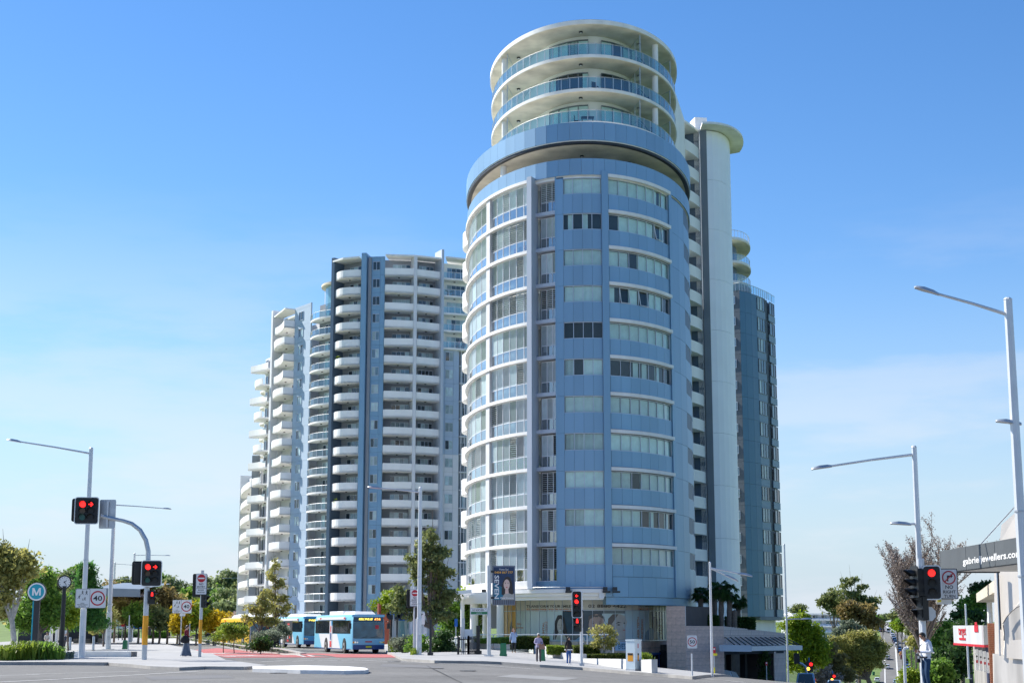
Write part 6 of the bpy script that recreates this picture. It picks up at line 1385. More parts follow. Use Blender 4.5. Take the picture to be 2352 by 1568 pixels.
# bus shelter on the plaza
BSH = thing('bus_shelter', 'glass bus shelter with pale angled roof and timber bench on the left plaza', 'bus shelter', tuple(gp(265, 1470, .12)))
Y = gp(262, 1474, .12).y; r0, r1 = at(232, 1412, Y), at(300, 1405, Y+2); mb = MB(); mb.add([r0, r1, r1+Vector((0, 3, .1)), r0+Vector((0, 3, .1)), r0+Vector((.3, 0, .22)), r1+Vector((0, 0, .32)), r1+Vector((0, 3, .4)), r0+Vector((.3, 3, .3))], [(0, 3, 2, 1), (4, 5, 6, 7), (0, 1, 5, 4), (1, 2, 6, 5), (2, 3, 7, 6), (3, 0, 4, 7)]); mb.build('roof', concrete_white, BSH)
for px in (262, 273, 283, 296): p = at(px, 1440, Y+1); MB().tube([(p.x, p.y, .1), (p.x, p.y, at(px, 1416, Y).z)], .05, 6).build('post', dark_metal, BSH)
for i, (x0, x1) in enumerate(((254, 262), (263, 272))): a, b = at(x0, 1425, Y+.8+i), at(x1, 1425, Y+.8+i*1.6); MB().quad((a.x, a.y, .3), (b.x, b.y, .3), (b.x, b.y, a.z), (a.x, a.y, a.z)).build('glass_wall', glassmat('shelter glass', (.72, .85, .85), .12), BSH)
for i in range(4): p = at(262, 1470, Y-.6); MB().box((p.x+.2, p.y+.12*i, .55-.0*i), (1.3, .09, .05)).build('bench_slat', dark_metal, BSH)
for i in range(4): p = at(231, 1410+i*3.5, Y); MB().box((p.x+.6, p.y, p.z-.1), (1.5, .25, .08)).build('roof_louvre', dark_metal, BSH)
p = at(281, 1440, Y-3); t = thing('bus_stop_sign', 'blue topped bus stop post beside the plaza shelter', 'bus stop', (p.x, p.y, .1)); MB().tube([(p.x, p.y, .1), (p.x, p.y, at(281, 1412, Y-3).z)], .035, 6).build('post', steel, t)
for y0, y1, m_ in ((1413, 1418.5, sign_blue), (1419, 1426, sign_white), (1427, 1438, sign_red)): a, b = at(283, y0, Y-3), at(283, y1, Y-3); MB().box((a.x, a.y-.05, (a.z+b.z)/2), (.42, .04, a.z-b.z)).build('sign_panel', m_, t)
P = gp(294, 1494, .12); t = thing('sign_post', 'thin bare steel post between the green pillar and the signal mast', 'post', tuple(P)); MB().tube([tuple(P), (P.x, P.y, at(298, 1412, P.y).z)], .04, 8).build('post', steel, t)
# picture of the interchange stop: shelter, totem and blue signs right of the front bus
Y = 128; t = thing('bus_shelter', 'dark framed bus shelter right of the front bus with round roof beams', 'bus shelter', tuple(at(915, 1490, Y)))
a, b = at(892, 1412, Y), at(950, 1405, Y); MB().obox((a.x, a.y-1, a.z), (b.x-a.x, 0, b.z-a.z), (0, 3, 0), (0, 0, .18)).build('roof', steel_pale, t)
for k in range(3): q = at(897+k*13, 1413, Y-1); MB().tube([q, q+Vector((0, 3, 0))], .32, 10).build('roof_beam', dark_metal, t)
for px in (899, 912, 950): p = at(px, 1440, Y); MB().box((p.x, p.y, 1.4), (.12, .12, 2.9)).build('post', dark_metal, t)
a, b = at(914, 1430, Y), at(938, 1430, Y); MB().quad((a.x, Y+.5, .3), (b.x, Y+.5, .3), (b.x, Y+.5, 2.4), (a.x, Y+.5, 2.4)).build('glass_wall', glassmat('teal shelter glass', (.3, .55, .55), .1), t); MB().box(((a.x+b.x)/2, Y+.42, 2.3), (b.x-a.x, .06, .34)).build('blue_header', sign_blue, t)
def bluesign(label, x0, x1, y0, y1, Y, txt=None, post=None, m=sign_blue):
    a, b = at(x0, y0, Y), at(x1, y1, Y); t = thing('stop_sign_panel', label, 'sign', ((a.x+b.x)/2, Y, b.z)); MB().obox((a.x, Y, b.z), (b.x-a.x, 0, 0), (0, .1, 0), (0, 0, a.z-b.z)).build('panel', m, t)
    if txt: tx = MB(); put_text(tx, txt, ((a.x+b.x)/2+.12*(b.x-a.x), Y-.006, (a.z+b.z)/2), (1, 0, 0), (0, 0, 1), (a.z-b.z)*.55, bold=True); tx.build('letter', sign_white, t)
    if post: p = at(post, 1440, Y+.1); MB().box((p.x, Y+.1, b.z/2), (.1, .08, b.z)).build('post', steel, t)
    return t
bluesign('square blue stop sign lettered C above the shelter', 896, 912, 1397, 1411, 125, 'C', 904); bluesign('white and blue timetable panel on the slim post behind the bushes', 953, 967, 1411, 1435, 124, None, 960, sign_white); bluesign('small blue panel under the white timetable panel', 953, 967, 1428.5, 1434, 123.8)
bluesign('blue flag sign right of the gum tree trunk', 1045-2, 1052, 1420, 1438, 126, None, None) if False else bluesign('blue flag sign right of the gum tree trunk', 1044-0, 1051, 1420, 1438, 126, None, 1047)
bluesign('cream notice board behind the grey signal post', 1000-2, 1012, 1408, 1433, 116, None, 1005, concrete_white) if False else bluesign('cream notice board behind the grey signal post', 968.5, 975.5, 1440-33, 1433, 112, None, 972, concrete_white)
Yt = 112; p = at(937, 1440, Yt); bluesign('grey timetable case beside the bushes at the bus stop', 973-0, 982, 1440, 1460, 118, None, 977, steel_pale) if False else bluesign('grey timetable case beside the bushes at the bus stop', 971, 980, 1440, 1459, 118, None, 976, steel_pale)
# slim dark post at the corner garden and the meter box by the fence
P = gp(988-0, 1510-0, .12) if False else gp(989 - 0, 1503, .12); P = gp(988.5, 1504, .12); t = thing('fence_end_post', 'dark square post with flared foot in the corner garden', 'post', tuple(P)); MB().box((P.x, P.y, P.z+.95), (.12, .12, 1.9)).build('post', dark_metal, t); MB().box((P.x, P.y, P.z+.08), (.3, .3, .16)).build('foot', dark_metal, t)
P = gp(1064, 1500, .12); t = thing('meter_box', 'white notice box on a grey post beside the black fence', 'box', tuple(P)); MB().box((P.x, P.y, P.z+1.0), (.16, .14, 2.0)).build('post', steel, t); a, b = at(1067, 1444, P.y), at(1085, 1468, P.y); MB().box(((a.x+b.x)/2, P.y-.05, (a.z+b.z)/2), (b.x-a.x, .16, a.z-b.z)).build('case', mat('pale blue case', (.55, .62, .68), .5), t); MB().box((a.x-.12, P.y-.05, (a.z+b.z)/2+.05), (.22, .2, a.z-b.z+.15)).build('side_case', steel, t)
# fences
def palisade(label, pts, htop, dz=.1, sp=.14, m=black_p, posts=True, big=None):
    Wp = [gp(x, y, dz) for x, y in pts]; t = thing('palisade_fence', label, 'fence', tuple(Wp[0])); 
    for i in range(len(Wp)-1):
        a, b = Wp[i], Wp[i+1]; L_ = (b-a).length; n = max(2, int(L_/sp)); h0 = at(pts[i][0], htop[i], a.y).z-a.z; h1 = at(pts[i+1][0], htop[i+1], b.y).z-b.z
        for f in (.16, .86): MB().tube([a+Vector((0, 0, h0*f)), b+Vector((0, 0, h1*f))], .028, 4).build('rail', m, t)
        for j in range(n):
            c = a.lerp(b, (j+.5)/n); h = lerp(h0, h1, (j+.5)/n); MB().box((c.x, c.y, c.z+h*.5), (.03, .03, h)).build('bar', m, t)
        for c, h in ((a, h0), (b, h1)): MB().box((c.x, c.y, c.z+h*.53), (.10, .10, h*1.06)).build('post', m, t)
    return t
palisade('black palisade fence on the kerb of the bus island nose', [(575, 1480), (607, 1486), (639, 1494)], [1452, 1452, 1452]); palisade('long low black fence behind the flower bed of the bus island', [(470, 1466), (505, 1469), (540, 1473), (574, 1479)], [1451, 1450, 1451, 1452], sp=.2)
palisade('black fence with big end post between the corner garden and the planter', [(1052, 1502), (1076, 1501.5), (1098, 1501)], [1462, 1461, 1459], sp=.17)
P = gp(1098, 1501, .12); MB().box((P.x, P.y, P.z+.8), (.22, .2, 1.62)).build('end_post', black_p, bpy.data.objects['palisade_fence.002']); MB().box((P.x, P.y, P.z+.1), (.42, .36, .2)).build('post_foot', black_p, bpy.data.objects['palisade_fence.002'])
# white railing of the forecourt
RL = thing('glass_railing', 'long white framed glass railing along the forecourt in front of the clinic', 'railing', tuple(at(1045, 1462, 122)))
rp_ = [at(1012, 1469, 124), at(1046, 1462.5, 122), at(1085, 1456.8, 120), at(1230, 1456.5, 119), at(1408, 1456, 118.5)]; MB().tube(rp_, .04, 6).build('top_rail', white, RL)
for i in range(len(rp_)-1):
    a, b = rp_[i], rp_[i+1]; n = max(1, int((b-a).length/1.45))
    for j in range(n+(i == len(rp_)-2)):
        c = a.lerp(b, j/n); MB().box((c.x, c.y, c.z-.75), (.06, .06, 1.5)).build('post', white, RL)
        if j < n: d = a.lerp(b, (j+1)/n); MB().quad((c.x, c.y, c.z-1.25), (d.x, d.y, d.z-1.25), (d.x, d.y, d.z-.08), (c.x, c.y, c.z-.08)).build('glass_panel', glassmat('clear railing glass', (.80, .88, .88), .05), RL)
# small signs
def disc_sign(label, px, py, r, base, Y, txt=None):
    c = at(px, py, Y); s = ppm(Y); t = thing('crossing_sign', label, 'sign', (c.x, Y, g(c.x, Y))); L, rv, fv = frame(c, 0); mb = MB(); plate(mb, L, circ(r/s), -.02, 0); mb.build('disc', signyel, t)
    mb = MB(); k = r/s; plate(mb, L, [(-.45*k, -.5*k), (-.15*k, .5*k), (.15*k, .5*k), (.45*k, -.5*k), (.25*k, -.5*k), (0, .25*k), (-.25*k, -.5*k)], .001, .005); mb.build('symbol', sign_black, t); MB().tube([(c.x, Y+.05, 0), (c.x, Y+.05, c.z)], .04, 6).build('post', steel, t)
disc_sign('round yellow pedestrian crossing sign in the bus island planting', 575, 1432, 6, 1470, 118); disc_sign('tiny far round yellow crossing sign right of the walking woman', 434.5, 1396+41*.0+34*.0, 3.2, 1440, 150) if False else disc_sign('tiny far round yellow crossing sign right of the walking woman', 436, 1428, 3.2, 1440, 150)
def parksign(label, px, yt, ybm, base, extra, P):
    s = ppm(P.y); t = thing('parking_sign', label, 'sign', tuple(P)); MB().tube([tuple(P), (P.x, P.y, at(px, yt, P.y).z)], .03, 6).build('post', steel, t); a, b = at(px, yt, P.y-.05), at(px, ybm, P.y-.05); MB().box((P.x, P.y-.05, (a.z+b.z)/2), (.19, .02, a.z-b.z)).build('red_plate', sign_red, t)
    MB().box((P.x, P.y-.065, lerp(b.z, a.z, .7)), (.10, .01, .10)).build('white_mark', sign_white, t)
    if extra: MB().box((P.x-.01, P.y-.06, at(px, extra, P.y).z), (.42, .02, .15)).build('yellow_plate', signyel, t); MB().tube([(P.x, P.y, P.z+.4), (P.x, P.y, P.z+.9)], .045, 6).build('yellow_sleeve', signyel, t)
P50 = gp(1590, 1552); parksign('red kerbside sign with a yellow plate under it left of the garage', 1637, 1485, 1500, 1552, 1502, Vector((at(1639, 1440, 110).x, 110, -1.95))); parksign('small red no stopping sign in front of the garage mouth', 1758, 1540-21, 1530-3, 1560, None, Vector((at(1758, 1440, 128).x, 128, -3.4)))
# hill signals beyond the crest
for px, py, Y, lab in ((1859, 1530, 165, 'far red and amber traffic light above the blue van'), (1913, 1556, 215, 'farthest red traffic light above the roof of the blue car')):
    c = at(px, py, Y); t = thing('traffic_signal', lab, 'traffic light', (c.x, Y, g(c.x, Y))); mb = MB(); MB().box((c.x, Y, c.z), (.72, .2, 1.0)).build('backboard', black_p, t); MB().tube([(c.x+.14, Y-.12, c.z+.24), (c.x+.14, Y-.2, c.z+.24)], .17, 10).build('lens', red_lamp, t); MB().tube([(c.x-.14, Y-.12, c.z-.2), (c.x-.14, Y-.2, c.z-.2)], .16, 10).build('lens', amber_lit, t); MB().tube([(c.x, Y+.1, g(c.x, Y)), (c.x, Y+.1, c.z+.9)], .06, 6).build('post', sign_blue, t)
c = at(1842, 1495+4, 150); t = thing('traffic_signal', 'dark backs of signals on a curved mast in front of the bright green tree', 'traffic light', (c.x, 150, -5)); m_ = [at(x, y, 150) for x, y in ((1853, 1575), (1853, 1545), (1850, 1530), (1843, 1524), (1834, 1521))]; MB().tube(m_, .11, 8).build('curved_mast', steel, t, smooth=True); a = at(1834, 1521-9+3, 150); MB().box((a.x-.2, 149.8, a.z+.15), (.5, .3, .95)).build('rear_head', black_p, t)
# power poles on the far hill
for px, yt, Yp, lab in ((2031, 1434-9, 760, 'far timber power pole on the crest, left one'), (2049.5, 1425, 700, 'far timber power pole on the crest, right one')):
    a = at(px, yt-2, Yp); t = thing('power_pole', lab, 'power pole', (a.x, Yp, 0), 'power poles on the far hill'); MB().tube([(a.x, Yp, -2), (a.x, Yp, a.z)], .24, 6).build('pole', dark_metal, t); MB().box((a.x, Yp, a.z-1.2), (3.4, .2, .25)).build('crossarm', dark_metal, t); MB().box((a.x, Yp, a.z-2.6), (2.6, .2, .25)).build('crossarm', dark_metal, t)
P = Vector((at(2074, 1440, 58).x, 58, -.5)); t = thing('post', 'slim white post on the footpath left of the man', 'post', tuple(P)); MB().tube([tuple(P), (P.x, P.y, at(2074, 1490, 58).z)], .055, 8).build('post', steel_pale, t); MB().tube([(P.x-.0, P.y, at(2074, 1490, 58).z), (P.x+.1, P.y, at(2074, 1487, 58).z)], .055, 8).build('bent_top', steel_pale, t)
# ================================================================== vehicles
bus_blue = mat('light blue bus paint', (.21, .54, .72), .3, var=.02, spec=.6); bus_white = mat('white bus paint', (.80, .80, .80), .3, var=.02, spec=.6); bus_navy = mat('navy bus skirt', (.02, .065, .22), .35, var=.03)
bus_mid = mat('mid blue bus paint', (.04, .30, .58), .3, var=.02, spec=.6); bus_yel = mat('yellow bus paint', (.80, .48, .03), .35, var=.03); bus_glass = mat('dark bus glass', (.012, .018, .022), .06, var=.5, scale=1.2, spec=.9)
screen_g = mat('windscreen glass', (.02, .07, .09), .05, var=.7, scale=1.6, spec=.9)
adv_k = mat('dark grey bus advert', (.035, .035, .037), .5); adv_r = mat('red advert print', (.62, .05, .05), .5, var=.3, scale=3); adv_w = mat('pale advert print', (.55, .55, .58), .5, var=.25, scale=3)
chrome = mat('headlamp chrome', (.7, .72, .74), .15, .8)
def bus(label, FL, phi, body, front_m, skirt, zg, txt, num, ad=None, length=12.3, group='blue and white city buses'):
    """FL = front corner nearest the camera's left; the bus runs back from there"""
    f = Vector((math.sin(phi), -math.cos(phi), 0)); r = Vector((math.cos(phi), math.sin(phi), 0)); O = Vector((FL.x, FL.y, zg))
    B = lambda u, w, z: O-f*u+r*w+Vector((0, 0, z)); Wd = 2.5
    t = thing('city_bus', label, 'bus', tuple(O-f*length/2+r*Wd/2), group)
    prof = [(.0, .30), (.0, 1.2), (.03, 2.35), (.12, 2.66), (.32, 2.78), (Wd-.32, 2.78), (Wd-.12, 2.66), (Wd-.03, 2.35), (Wd, 1.2), (Wd, .30)]
    st = [(0.0, .80, -.05), (.03, .93, 0), (.22, 1.0, 0), (length-.12, 1., 0), (length, .95, 0)]
    vs = []; k = len(prof)
    for u, s, dz in st:
        for w, z in prof: vs.append(B(u-(.0 if z < 1.3 else -.10*(z-1.3)*(1 if u < 1 else 0)), Wd/2+(w-Wd/2)*(s if s > .9 else .94), z if z < 2.5 else z+dz))
    fs = [tuple(range(k)), tuple(range(len(vs)-1, len(vs)-1-k, -1))]
    for i in range(len(st)-1):
        for j in range(k): fs.append((i*k+j, i*k+(j+1) % k, (i+1)*k+(j+1) % k, (i+1)*k+j))
    MB().add(vs, fs).build('body', body, t, smooth=True)
    side = lambda u0, u1, z0, z1, m, name, d=.012, par=t: MB().obox(B(u0, -d, z0), -f*(u1-u0), r*d*1.02, (0, 0, z1-z0)).build(name, m, par)
    sq = lambda pts, m, name, d=.014: MB().add([B(u, -d, z) for u, z in pts]+[B(u, .02, z) for u, z in pts], [tuple(range(len(pts))), tuple(range(2*len(pts)-1, len(pts)-1, -1))]+[(i, (i+1) % len(pts), len(pts)+(i+1) % len(pts), len(pts)+i) for i in range(len(pts))]).build(name, m, t)
    yellow = body is bus_yel
    if not yellow:
        sq([(3.4, .32), (4.5, 1.38), (10.6, 1.38), (9.5, .32)], bus_white, 'white_side_panel'); sq([(2.0, 2.42), (2.0, 2.62), (11.3, 2.62), (11.3, 2.42)], bus_white, 'white_cove_panel')
    side(.25, length-.25, .28, .34, skirt, 'skirt', .016)
    n = 7; wu = [(0.42, 1.95), (2.0, 3.6), (3.65, 5.25), (5.3, 6.9), (6.95, 8.55), (8.6, 10.2), (10.25, 11.85)]
    for i, (a, b) in enumerate(wu): side(a, b-.03, 1.42, 2.36, bus_glass, 'side_window', .018)
    if ad == 'dark':
        side(4.4, 7.6, .40, 2.40, adv_k, 'side_advert', .024)
        for u, z, a, b, m in ((5.6, 2.02, .9, .16, adv_r), (5.6, 1.84, .9, .07, adv_w), (5.1, 1.42, 1.9, .14, adv_r), (5.5, 1.1, 1.0, .25, adv_w), (5.2, .8, .5, .3, adv_r), (6.1, .75, .35, .55, adv_w), (6.4, 1.1, .3, .5, adv_r), (5.9, .50, .7, .18, adv_r)): side(u, u+a, z, z+b, m, 'advert_print', .03)
        for i in range(4): side(5.35+i*.33, 5.43+i*.33, 1.55, 1.74, adv_w, 'advert_print', .03)
    elif ad == 'strip':
        side(6.0, 6.9, .38, 2.34, adv_w, 'side_advert', .024); 
        for u, z, a, b, m in ((6.0, 2.0, .35, .34, bus_mid), (6.35, 1.5, .3, .45, adv_r), (6.3, .95, .35, .5, bus_navy), (6.2, .4, .6, .45, adv_r)): side(u, u+a, z, z+b, m, 'advert_print', .03)
    elif ad == 'yellow':
        for u in (7.8, 8.6): side(u, u+.4, 1.5, 2.3, adv_w, 'advert_print', .03); side(u+.08, u+.3, 1.8, 2.1, adv_r, 'advert_print', .035)
    for a, b in ((2.0, 2.4), (9.8, 10.2)): side(a, b, 2.46, 2.58, sign_red, 'red_marker', .02)
    # wheels
    for u in (2.15, 8.0):
        arc = MB(); c = B(u, -.004, .50); L_ = [(u+.60*math.cos(a), .50+.60*math.sin(a)) for a in np.linspace(0, math.pi, 12)]; sq(L_+[(u-.6, .28), (u+.6, .28)], black_p, 'wheel_arch', .02)
        for w0 in (-.005, Wd-.28):
            MB().tube([B(u, w0-.03, .48), B(u, w0+.26, .48)], .48, 20).build('tyre', rubber, t, smooth=True)
        MB().tube([B(u, -.055, .48), B(u, -.02, .48)], .29, 16).build('wheel_rim', mat('brushed wheel rim', (.42, .40, .38), .4, .5), t); MB().tube([B(u, -.08, .48), B(u, -.05, .48)], .10, 10).build('hub', dark_metal, t)
    # front: screen, destination box, bumper
    fr = lambda w0, w1, z0, z1, m, name, d=.02: MB().add([B(-d-(-.10*max(0, z-1.3)), w, z) for w, z in ((w0, z0), (w1, z0), (w1, z1), (w0, z1))]+[B(.15, w, z) for w, z in ((w0, z0), (w1, z0), (w1, z1), (w0, z1))], [(0, 1, 2, 3), (0, 1, 5, 4), (1, 2, 6, 5), (2, 3, 7, 6), (3, 0, 4, 7)]).build(name, m, t)
    fr(.12, Wd-.12, .30, .62, skirt, 'bumper', .07); fr(.10, Wd-.10, .62, 1.06, front_m, 'front_panel', .035)
    cur = [(.12, 1.10), (.5, 1.02), (1.25, .99), (2.0, 1.02), (Wd-.12, 1.10), (Wd-.14, 2.22), (.14, 2.22)]
    MB().add([B(-.03+.10*max(0, z-1.3), w, z) for w, z in cur]+[B(.1, w, z) for w, z in cur], [tuple(range(7)), tuple(range(13, 6, -1))]+[(i, (i+1) % 7, 7+(i+1) % 7, 7+i) for i in range(7)]).build('windscreen', screen_g, t)
    fr(.14, Wd-.14, 2.24, 2.58, bus_glass, 'destination_box', .03); fr(.05, Wd-.05, 2.59, 2.76, front_m, 'brow', .02)
    tx = MB(); put_text(tx, txt, B(-.035+.112, 1.05, 2.43), r, (0, 0, 1), .16, 1.0, bold=True); tx.build('destination_letters', led_yel, t)
    if num: tx = MB(); put_text(tx, num, B(-.035+.112, 1.92, 2.42), r, (0, 0, 1), .20, .44, bold=True); tx.build('route_number', led_red, t)
    for w, k in ((.26, 1), (.42, .7), (Wd-.42, .7), (Wd-.26, 1)): MB().tube([B(-.03, w, .80), B(-.05, w, .80)], .075*k, 10).build('headlamp', chrome, t)
    for w in (.14, Wd-.14): MB().box(B(-.04, w, .80), (.10, .06, .12), phi).build('indicator', mat('amber indicator lens', (.85, .35, .02), .3), t)
    MB().box(B(-.085, 1.25, .48), (.42, .02, .13), phi).build('number_plate', signyel, t); MB().box(B(-.05, 1.25, .84), (.5, .02, .09), phi).build('badge', adv_r, t)
    MB().tube([B(-.06, .7, 1.10), B(-.07, 1.15, 1.22)], .015, 4).build('wiper', black_p, t); MB().tube([B(-.06, 1.35, 1.10), B(-.07, 1.9, 1.22)], .015, 4).build('wiper', black_p, t)
    fr(1.75, 2.0, 1.75, 2.02, sign_red, 'screen_notice', .045); 
    for w, s in ((-.18, -1), (Wd+.18, 1)): MB().tube([B(.1, w-s*.15, 2.3), B(-.15, w, 2.25), B(-.15, w, 2.1)], .025, 5).build('mirror_arm', black_p, t); MB().box(B(-.15, w, 1.95), (.2, .12, .38), phi).build('mirror', black_p, t)
    # roof pods
    for u0, u1, h in ((1.0, 4.6, .24), (4.7, 9.2, .30)):
        vs = [B(u0, .45, 2.76), B(u1, .45, 2.76), B(u1, 2.05, 2.76), B(u0, 2.05, 2.76), B(u0+.5, .6, 2.76+h), B(u1-.4, .6, 2.76+h), B(u1-.4, 1.9, 2.76+h), B(u0+.5, 1.9, 2.76+h)]
        MB().add(vs, [(4, 5, 6, 7), (0, 1, 5, 4), (1, 2, 6, 5), (2, 3, 7, 6), (3, 0, 4, 7)]).build('roof_pod', bus_white, t)
    # driver seen through the screen
    fr(1.7, 2.05, 1.12, 1.5, mat('dim blue seat', (.05, .12, .18), .8), 'seat_back', -.12+.0)
    return t
a = at(808, 1440, 116.5); bus('blue and white city bus in front showing KELLYVILLE 626 with yellow number plate', Vector((a.x, a.y, 0)), R(19.5), bus_blue, bus_blue, bus_navy, g(a.x, a.y), 'KELLYVILLE', '626', 'strip')
a = at(696, 1440, 146); bus('blue and white city bus behind the front one, with a dark grey advert', Vector((a.x, a.y, 0)), R(20), bus_blue, bus_mid, bus_navy, g(a.x, a.y)+.05, 'PYMBLE', None, 'dark')
a = at(571, 1440, 156); bus('yellow bus half hidden behind the bus island shrubs', Vector((a.x, a.y, 0)), R(23), bus_yel, bus_yel, bus_yel, g(a.x, a.y), 'SPECIAL', None, 'yellow', group='yellow buses')
# ---------------------------------------------------------------- cars
_car = {}
def carmesh(kind):
    if kind in _car: return _car[kind]
    Lh = 2.2; W2 = .88
    if kind == 'van': low = [(-2.4, .35), (-2.42, .95), (2.2, .9), (2.4, .7), (2.4, .35)]; cab = [(-2.40, .95), (-2.25, 1.95), (.9, 1.98), (1.75, 1.05)]; 
    elif kind == 'suv': low = [(-2.2, .38), (-2.22, 1.0), (-1.0, 1.04), (1.0, 1.02), (2.1, .88), (2.2, .4)]; cab = [(-2.15, 1.0), (-1.95, 1.66), (.15, 1.70), (.95, 1.02)]
    else: low = [(-2.15, .3), (-2.2, .85), (-1.4, .93), (.9, .92), (2.05, .74), (2.15, .32)]; cab = [(-1.75, .9), (-1.15, 1.42), (.15, 1.44), (.95, .92)]
    b = MB(); n = len(low); ins = .03
    b.add([(x, y, z) for y in (-W2, W2) for x, z in low], [tuple(range(n)), tuple(range(2*n-1, n-1, -1))]+[(i, (i+1) % n, n+(i+1) % n, n+i) for i in range(n)])
    q = [(x, s*(W2-.04 if i in (0, 3) else W2-.22), z) for s in (-1, 1) for i, (x, z) in enumerate(cab)]
    b.add(q, [(0, 1, 2, 3), (7, 6, 5, 4), (0, 1, 5, 4), (1, 2, 6, 5), (2, 3, 7, 6)])
    def me(name, m, mats, bevel=0):
        o = bpy.data.meshes.new(name); o.from_pydata([tuple(v) for v in m.v], [], m.f); o.materials.append(mats)
        bm = bmesh.new(); bm.from_mesh(o); bmesh.ops.recalc_face_normals(bm, faces=bm.faces)
        if bevel: bmesh.ops.bevel(bm, geom=list(bm.edges), offset=bevel, segments=2, affect='EDGES', profile=.6)
        bm.to_mesh(o); bm.free()
        if bevel: o.polygons.foreach_set('use_smooth', np.ones(len(o.polygons), dtype=bool))
        return o
    gl = MB()
    def lift(a, b_, c, d, k=.88, off=.02):
        P = [Vector(p) for p in (a, b_, c, d)]; ce = sum(P, Vector())/4; nr = (P[1]-P[0]).cross(P[2]-P[0]).normalized()
        if nr.dot(ce-Vector((ce.x*.3, 0, .8))) < 0: nr = -nr
        gl.add([ce+(p-ce)*k+nr*off for p in P], [(0, 1, 2, 3)])
    lift(q[0], q[1], q[5], q[4], .84); lift(q[3], q[2], q[6], q[7], .86)
    for s in (0, 4):
        m1 = Vector(q[s+0]).lerp(Vector(q[s+3]), .5); m2 = Vector(q[s+1]).lerp(Vector(q[s+2]), .5); lift(q[s], q[s+1], m2, m1, .82); lift(m1, m2, q[s+2], q[s+3], .82)
    wh = {}
    for x in (low[0][0]+.75, low[-1][0]-.80):
        for s in (-1, 1):
            w = MB(); w.tube([(x, s*(W2-.2), .33), (x, s*(W2+.01), .33)], .33, 14); wh[(x, s)] = me('wheel', w, rubber)
    hub = {k: me('wheel_rim', MB().tube([(k[0], k[1]*(W2+.0), .33), (k[0], k[1]*(W2+.02), .33)], .2, 10), chrome) for k in wh}
    lt = {}
    for nm, x, m in (('tail_lamp', low[0][0]-.03, sign_red), ('headlamp', low[-1][0]-.03, chrome)):
        for s in (-1, 1): lt[(nm, s)] = me(nm, MB().box((x if nm == 'tail_lamp' else x-.04, s*(W2-.2), .78 if nm == 'tail_lamp' else .66), (.12, .3, .16)), m)
    plt = me('number_plate', MB().box((low[0][0]-.035, 0, .62), (.03, .4, .12)), sign_white)
    _car[kind] = (me('body', b, bus_white, .06), me('windows', gl, bus_glass), wh, hub, lt, plt); return _car[kind]
def car(label, P, d, col, kind='car', group=None, name='parked_car', cat='car'):
    """d: 2D travel direction"""
    t = thing(name, label, cat, tuple(P), group); body, gls, wh, hub, lt, plt = carmesh(kind); d = Vector((d[0], d[1])).normalized()
    e = .6; zs = (g(P.x+d.x*e*3, P.y+d.y*e*3)-g(P.x-d.x*e*3, P.y-d.y*e*3))/(6*e); fx = Vector((d.x, d.y, zs)).normalized(); fy = Vector((-d.y, d.x, 0)); fz = fx.cross(fy)
    M = Matrix(((fx.x, fy.x, fz.x, P.x), (fx.y, fy.y, fz.y, P.y), (fx.z, fy.z, fz.z, P.z), (0, 0, 0, 1)))
    def put(nm, me, m=None):
        o = link(nm, me, t, M)
        if m: o.material_slots[0].link = 'OBJECT'; o.material_slots[0].material = m
        return o
    put('body', body, col); put('windows', gls)
    for k in wh: put('wheel', wh[k]); put('wheel_rim', hub[k])
    for k in lt: put(k[0], lt[k])
    put('number_plate', plt); return t
cp = lambda n, c: mat('car paint '+n, c, .25, .1, var=.02, spec=.7)
CPW, CPN, CPB, CPO, CPM, CPK, CPS, CPL = cp('white', (.75, .76, .78)), cp('navy', (.03, .07, .16)), cp('blue', (.02, .12, .45)), cp('orange', (.75, .33, .02)), cp('maroon', (.22, .02, .06)), cp('black', (.02, .02, .025)), cp('silver', (.42, .46, .50)), cp('pale blue', (.30, .48, .68))
fm = lambda cx, cy: (1957+.1002*cx, 1411.5+.1002*cy)
def rdir(y): return Vector((roadline(y+3)-roadline(y-3), 6)).normalized()
row = [(630, 372, CPB, 'blue', 'car'), (700, 378, CPK, 'black', 'car'), (835, 400, CPW, 'white', 'van'), (922, 452, CPW, 'white', 'suv'), (930, 505, CPW, 'white', 'car'), (945, 545, CPS, 'silver', 'car'), (970, 610, CPN, 'navy', 'suv'), (1000, 650, CPN, 'navy', 'car'), (1030, 735, CPW, 'white', 'suv'), (1085, 800, CPN, 'dark blue', 'car'), (1100, 850, CPB, 'bright blue', 'car'), (1143, 935, CPO, 'orange', 'car'), (1165, 1010, CPM, 'maroon', 'suv'), (1205, 1085, CPK, 'black', 'car'), (1245, 1165, CPN, 'dark navy', 'car'), (1262, 1222, CPB, 'deep blue', 'car'), (1258, 1292, CPL, 'pale blue', 'car')]
where = ['at the crest of the far hill, farthest left', 'at the crest of the far hill, second from left', 'at the top of the far hill row', 'just below the white van on the hill', 'third down the far hill row', 'above the navy wagon on the hill', 'below the silver car on the hill', 'below the navy wagon, mid hill', 'between two navy cars, mid hill', 'just above the bright blue car', 'just above the orange car', 'on the far hill road verge', 'just below the orange car', 'below the maroon car beside the green bin', 'below the black car on the hill', 'second from the bottom of the hill row', 'at the bottom of the hill row above the bush']
for (cx, cy, m, cn, kd), wh_ in zip(row, where):
    P = gp(*fm(cx, cy)); 
    if P.y > 900: P.y = 760; P = Vector((P.x*760/1500, 760, g(P.x*760/1500, 760)))
    car(f'{cn} {"van" if kd == "van" else "wagon" if kd == "suv" else "car"} parked {wh_}', P+Vector((0, 0, .06)), rdir(P.y), m, kd, 'cars parked up the far hill road')
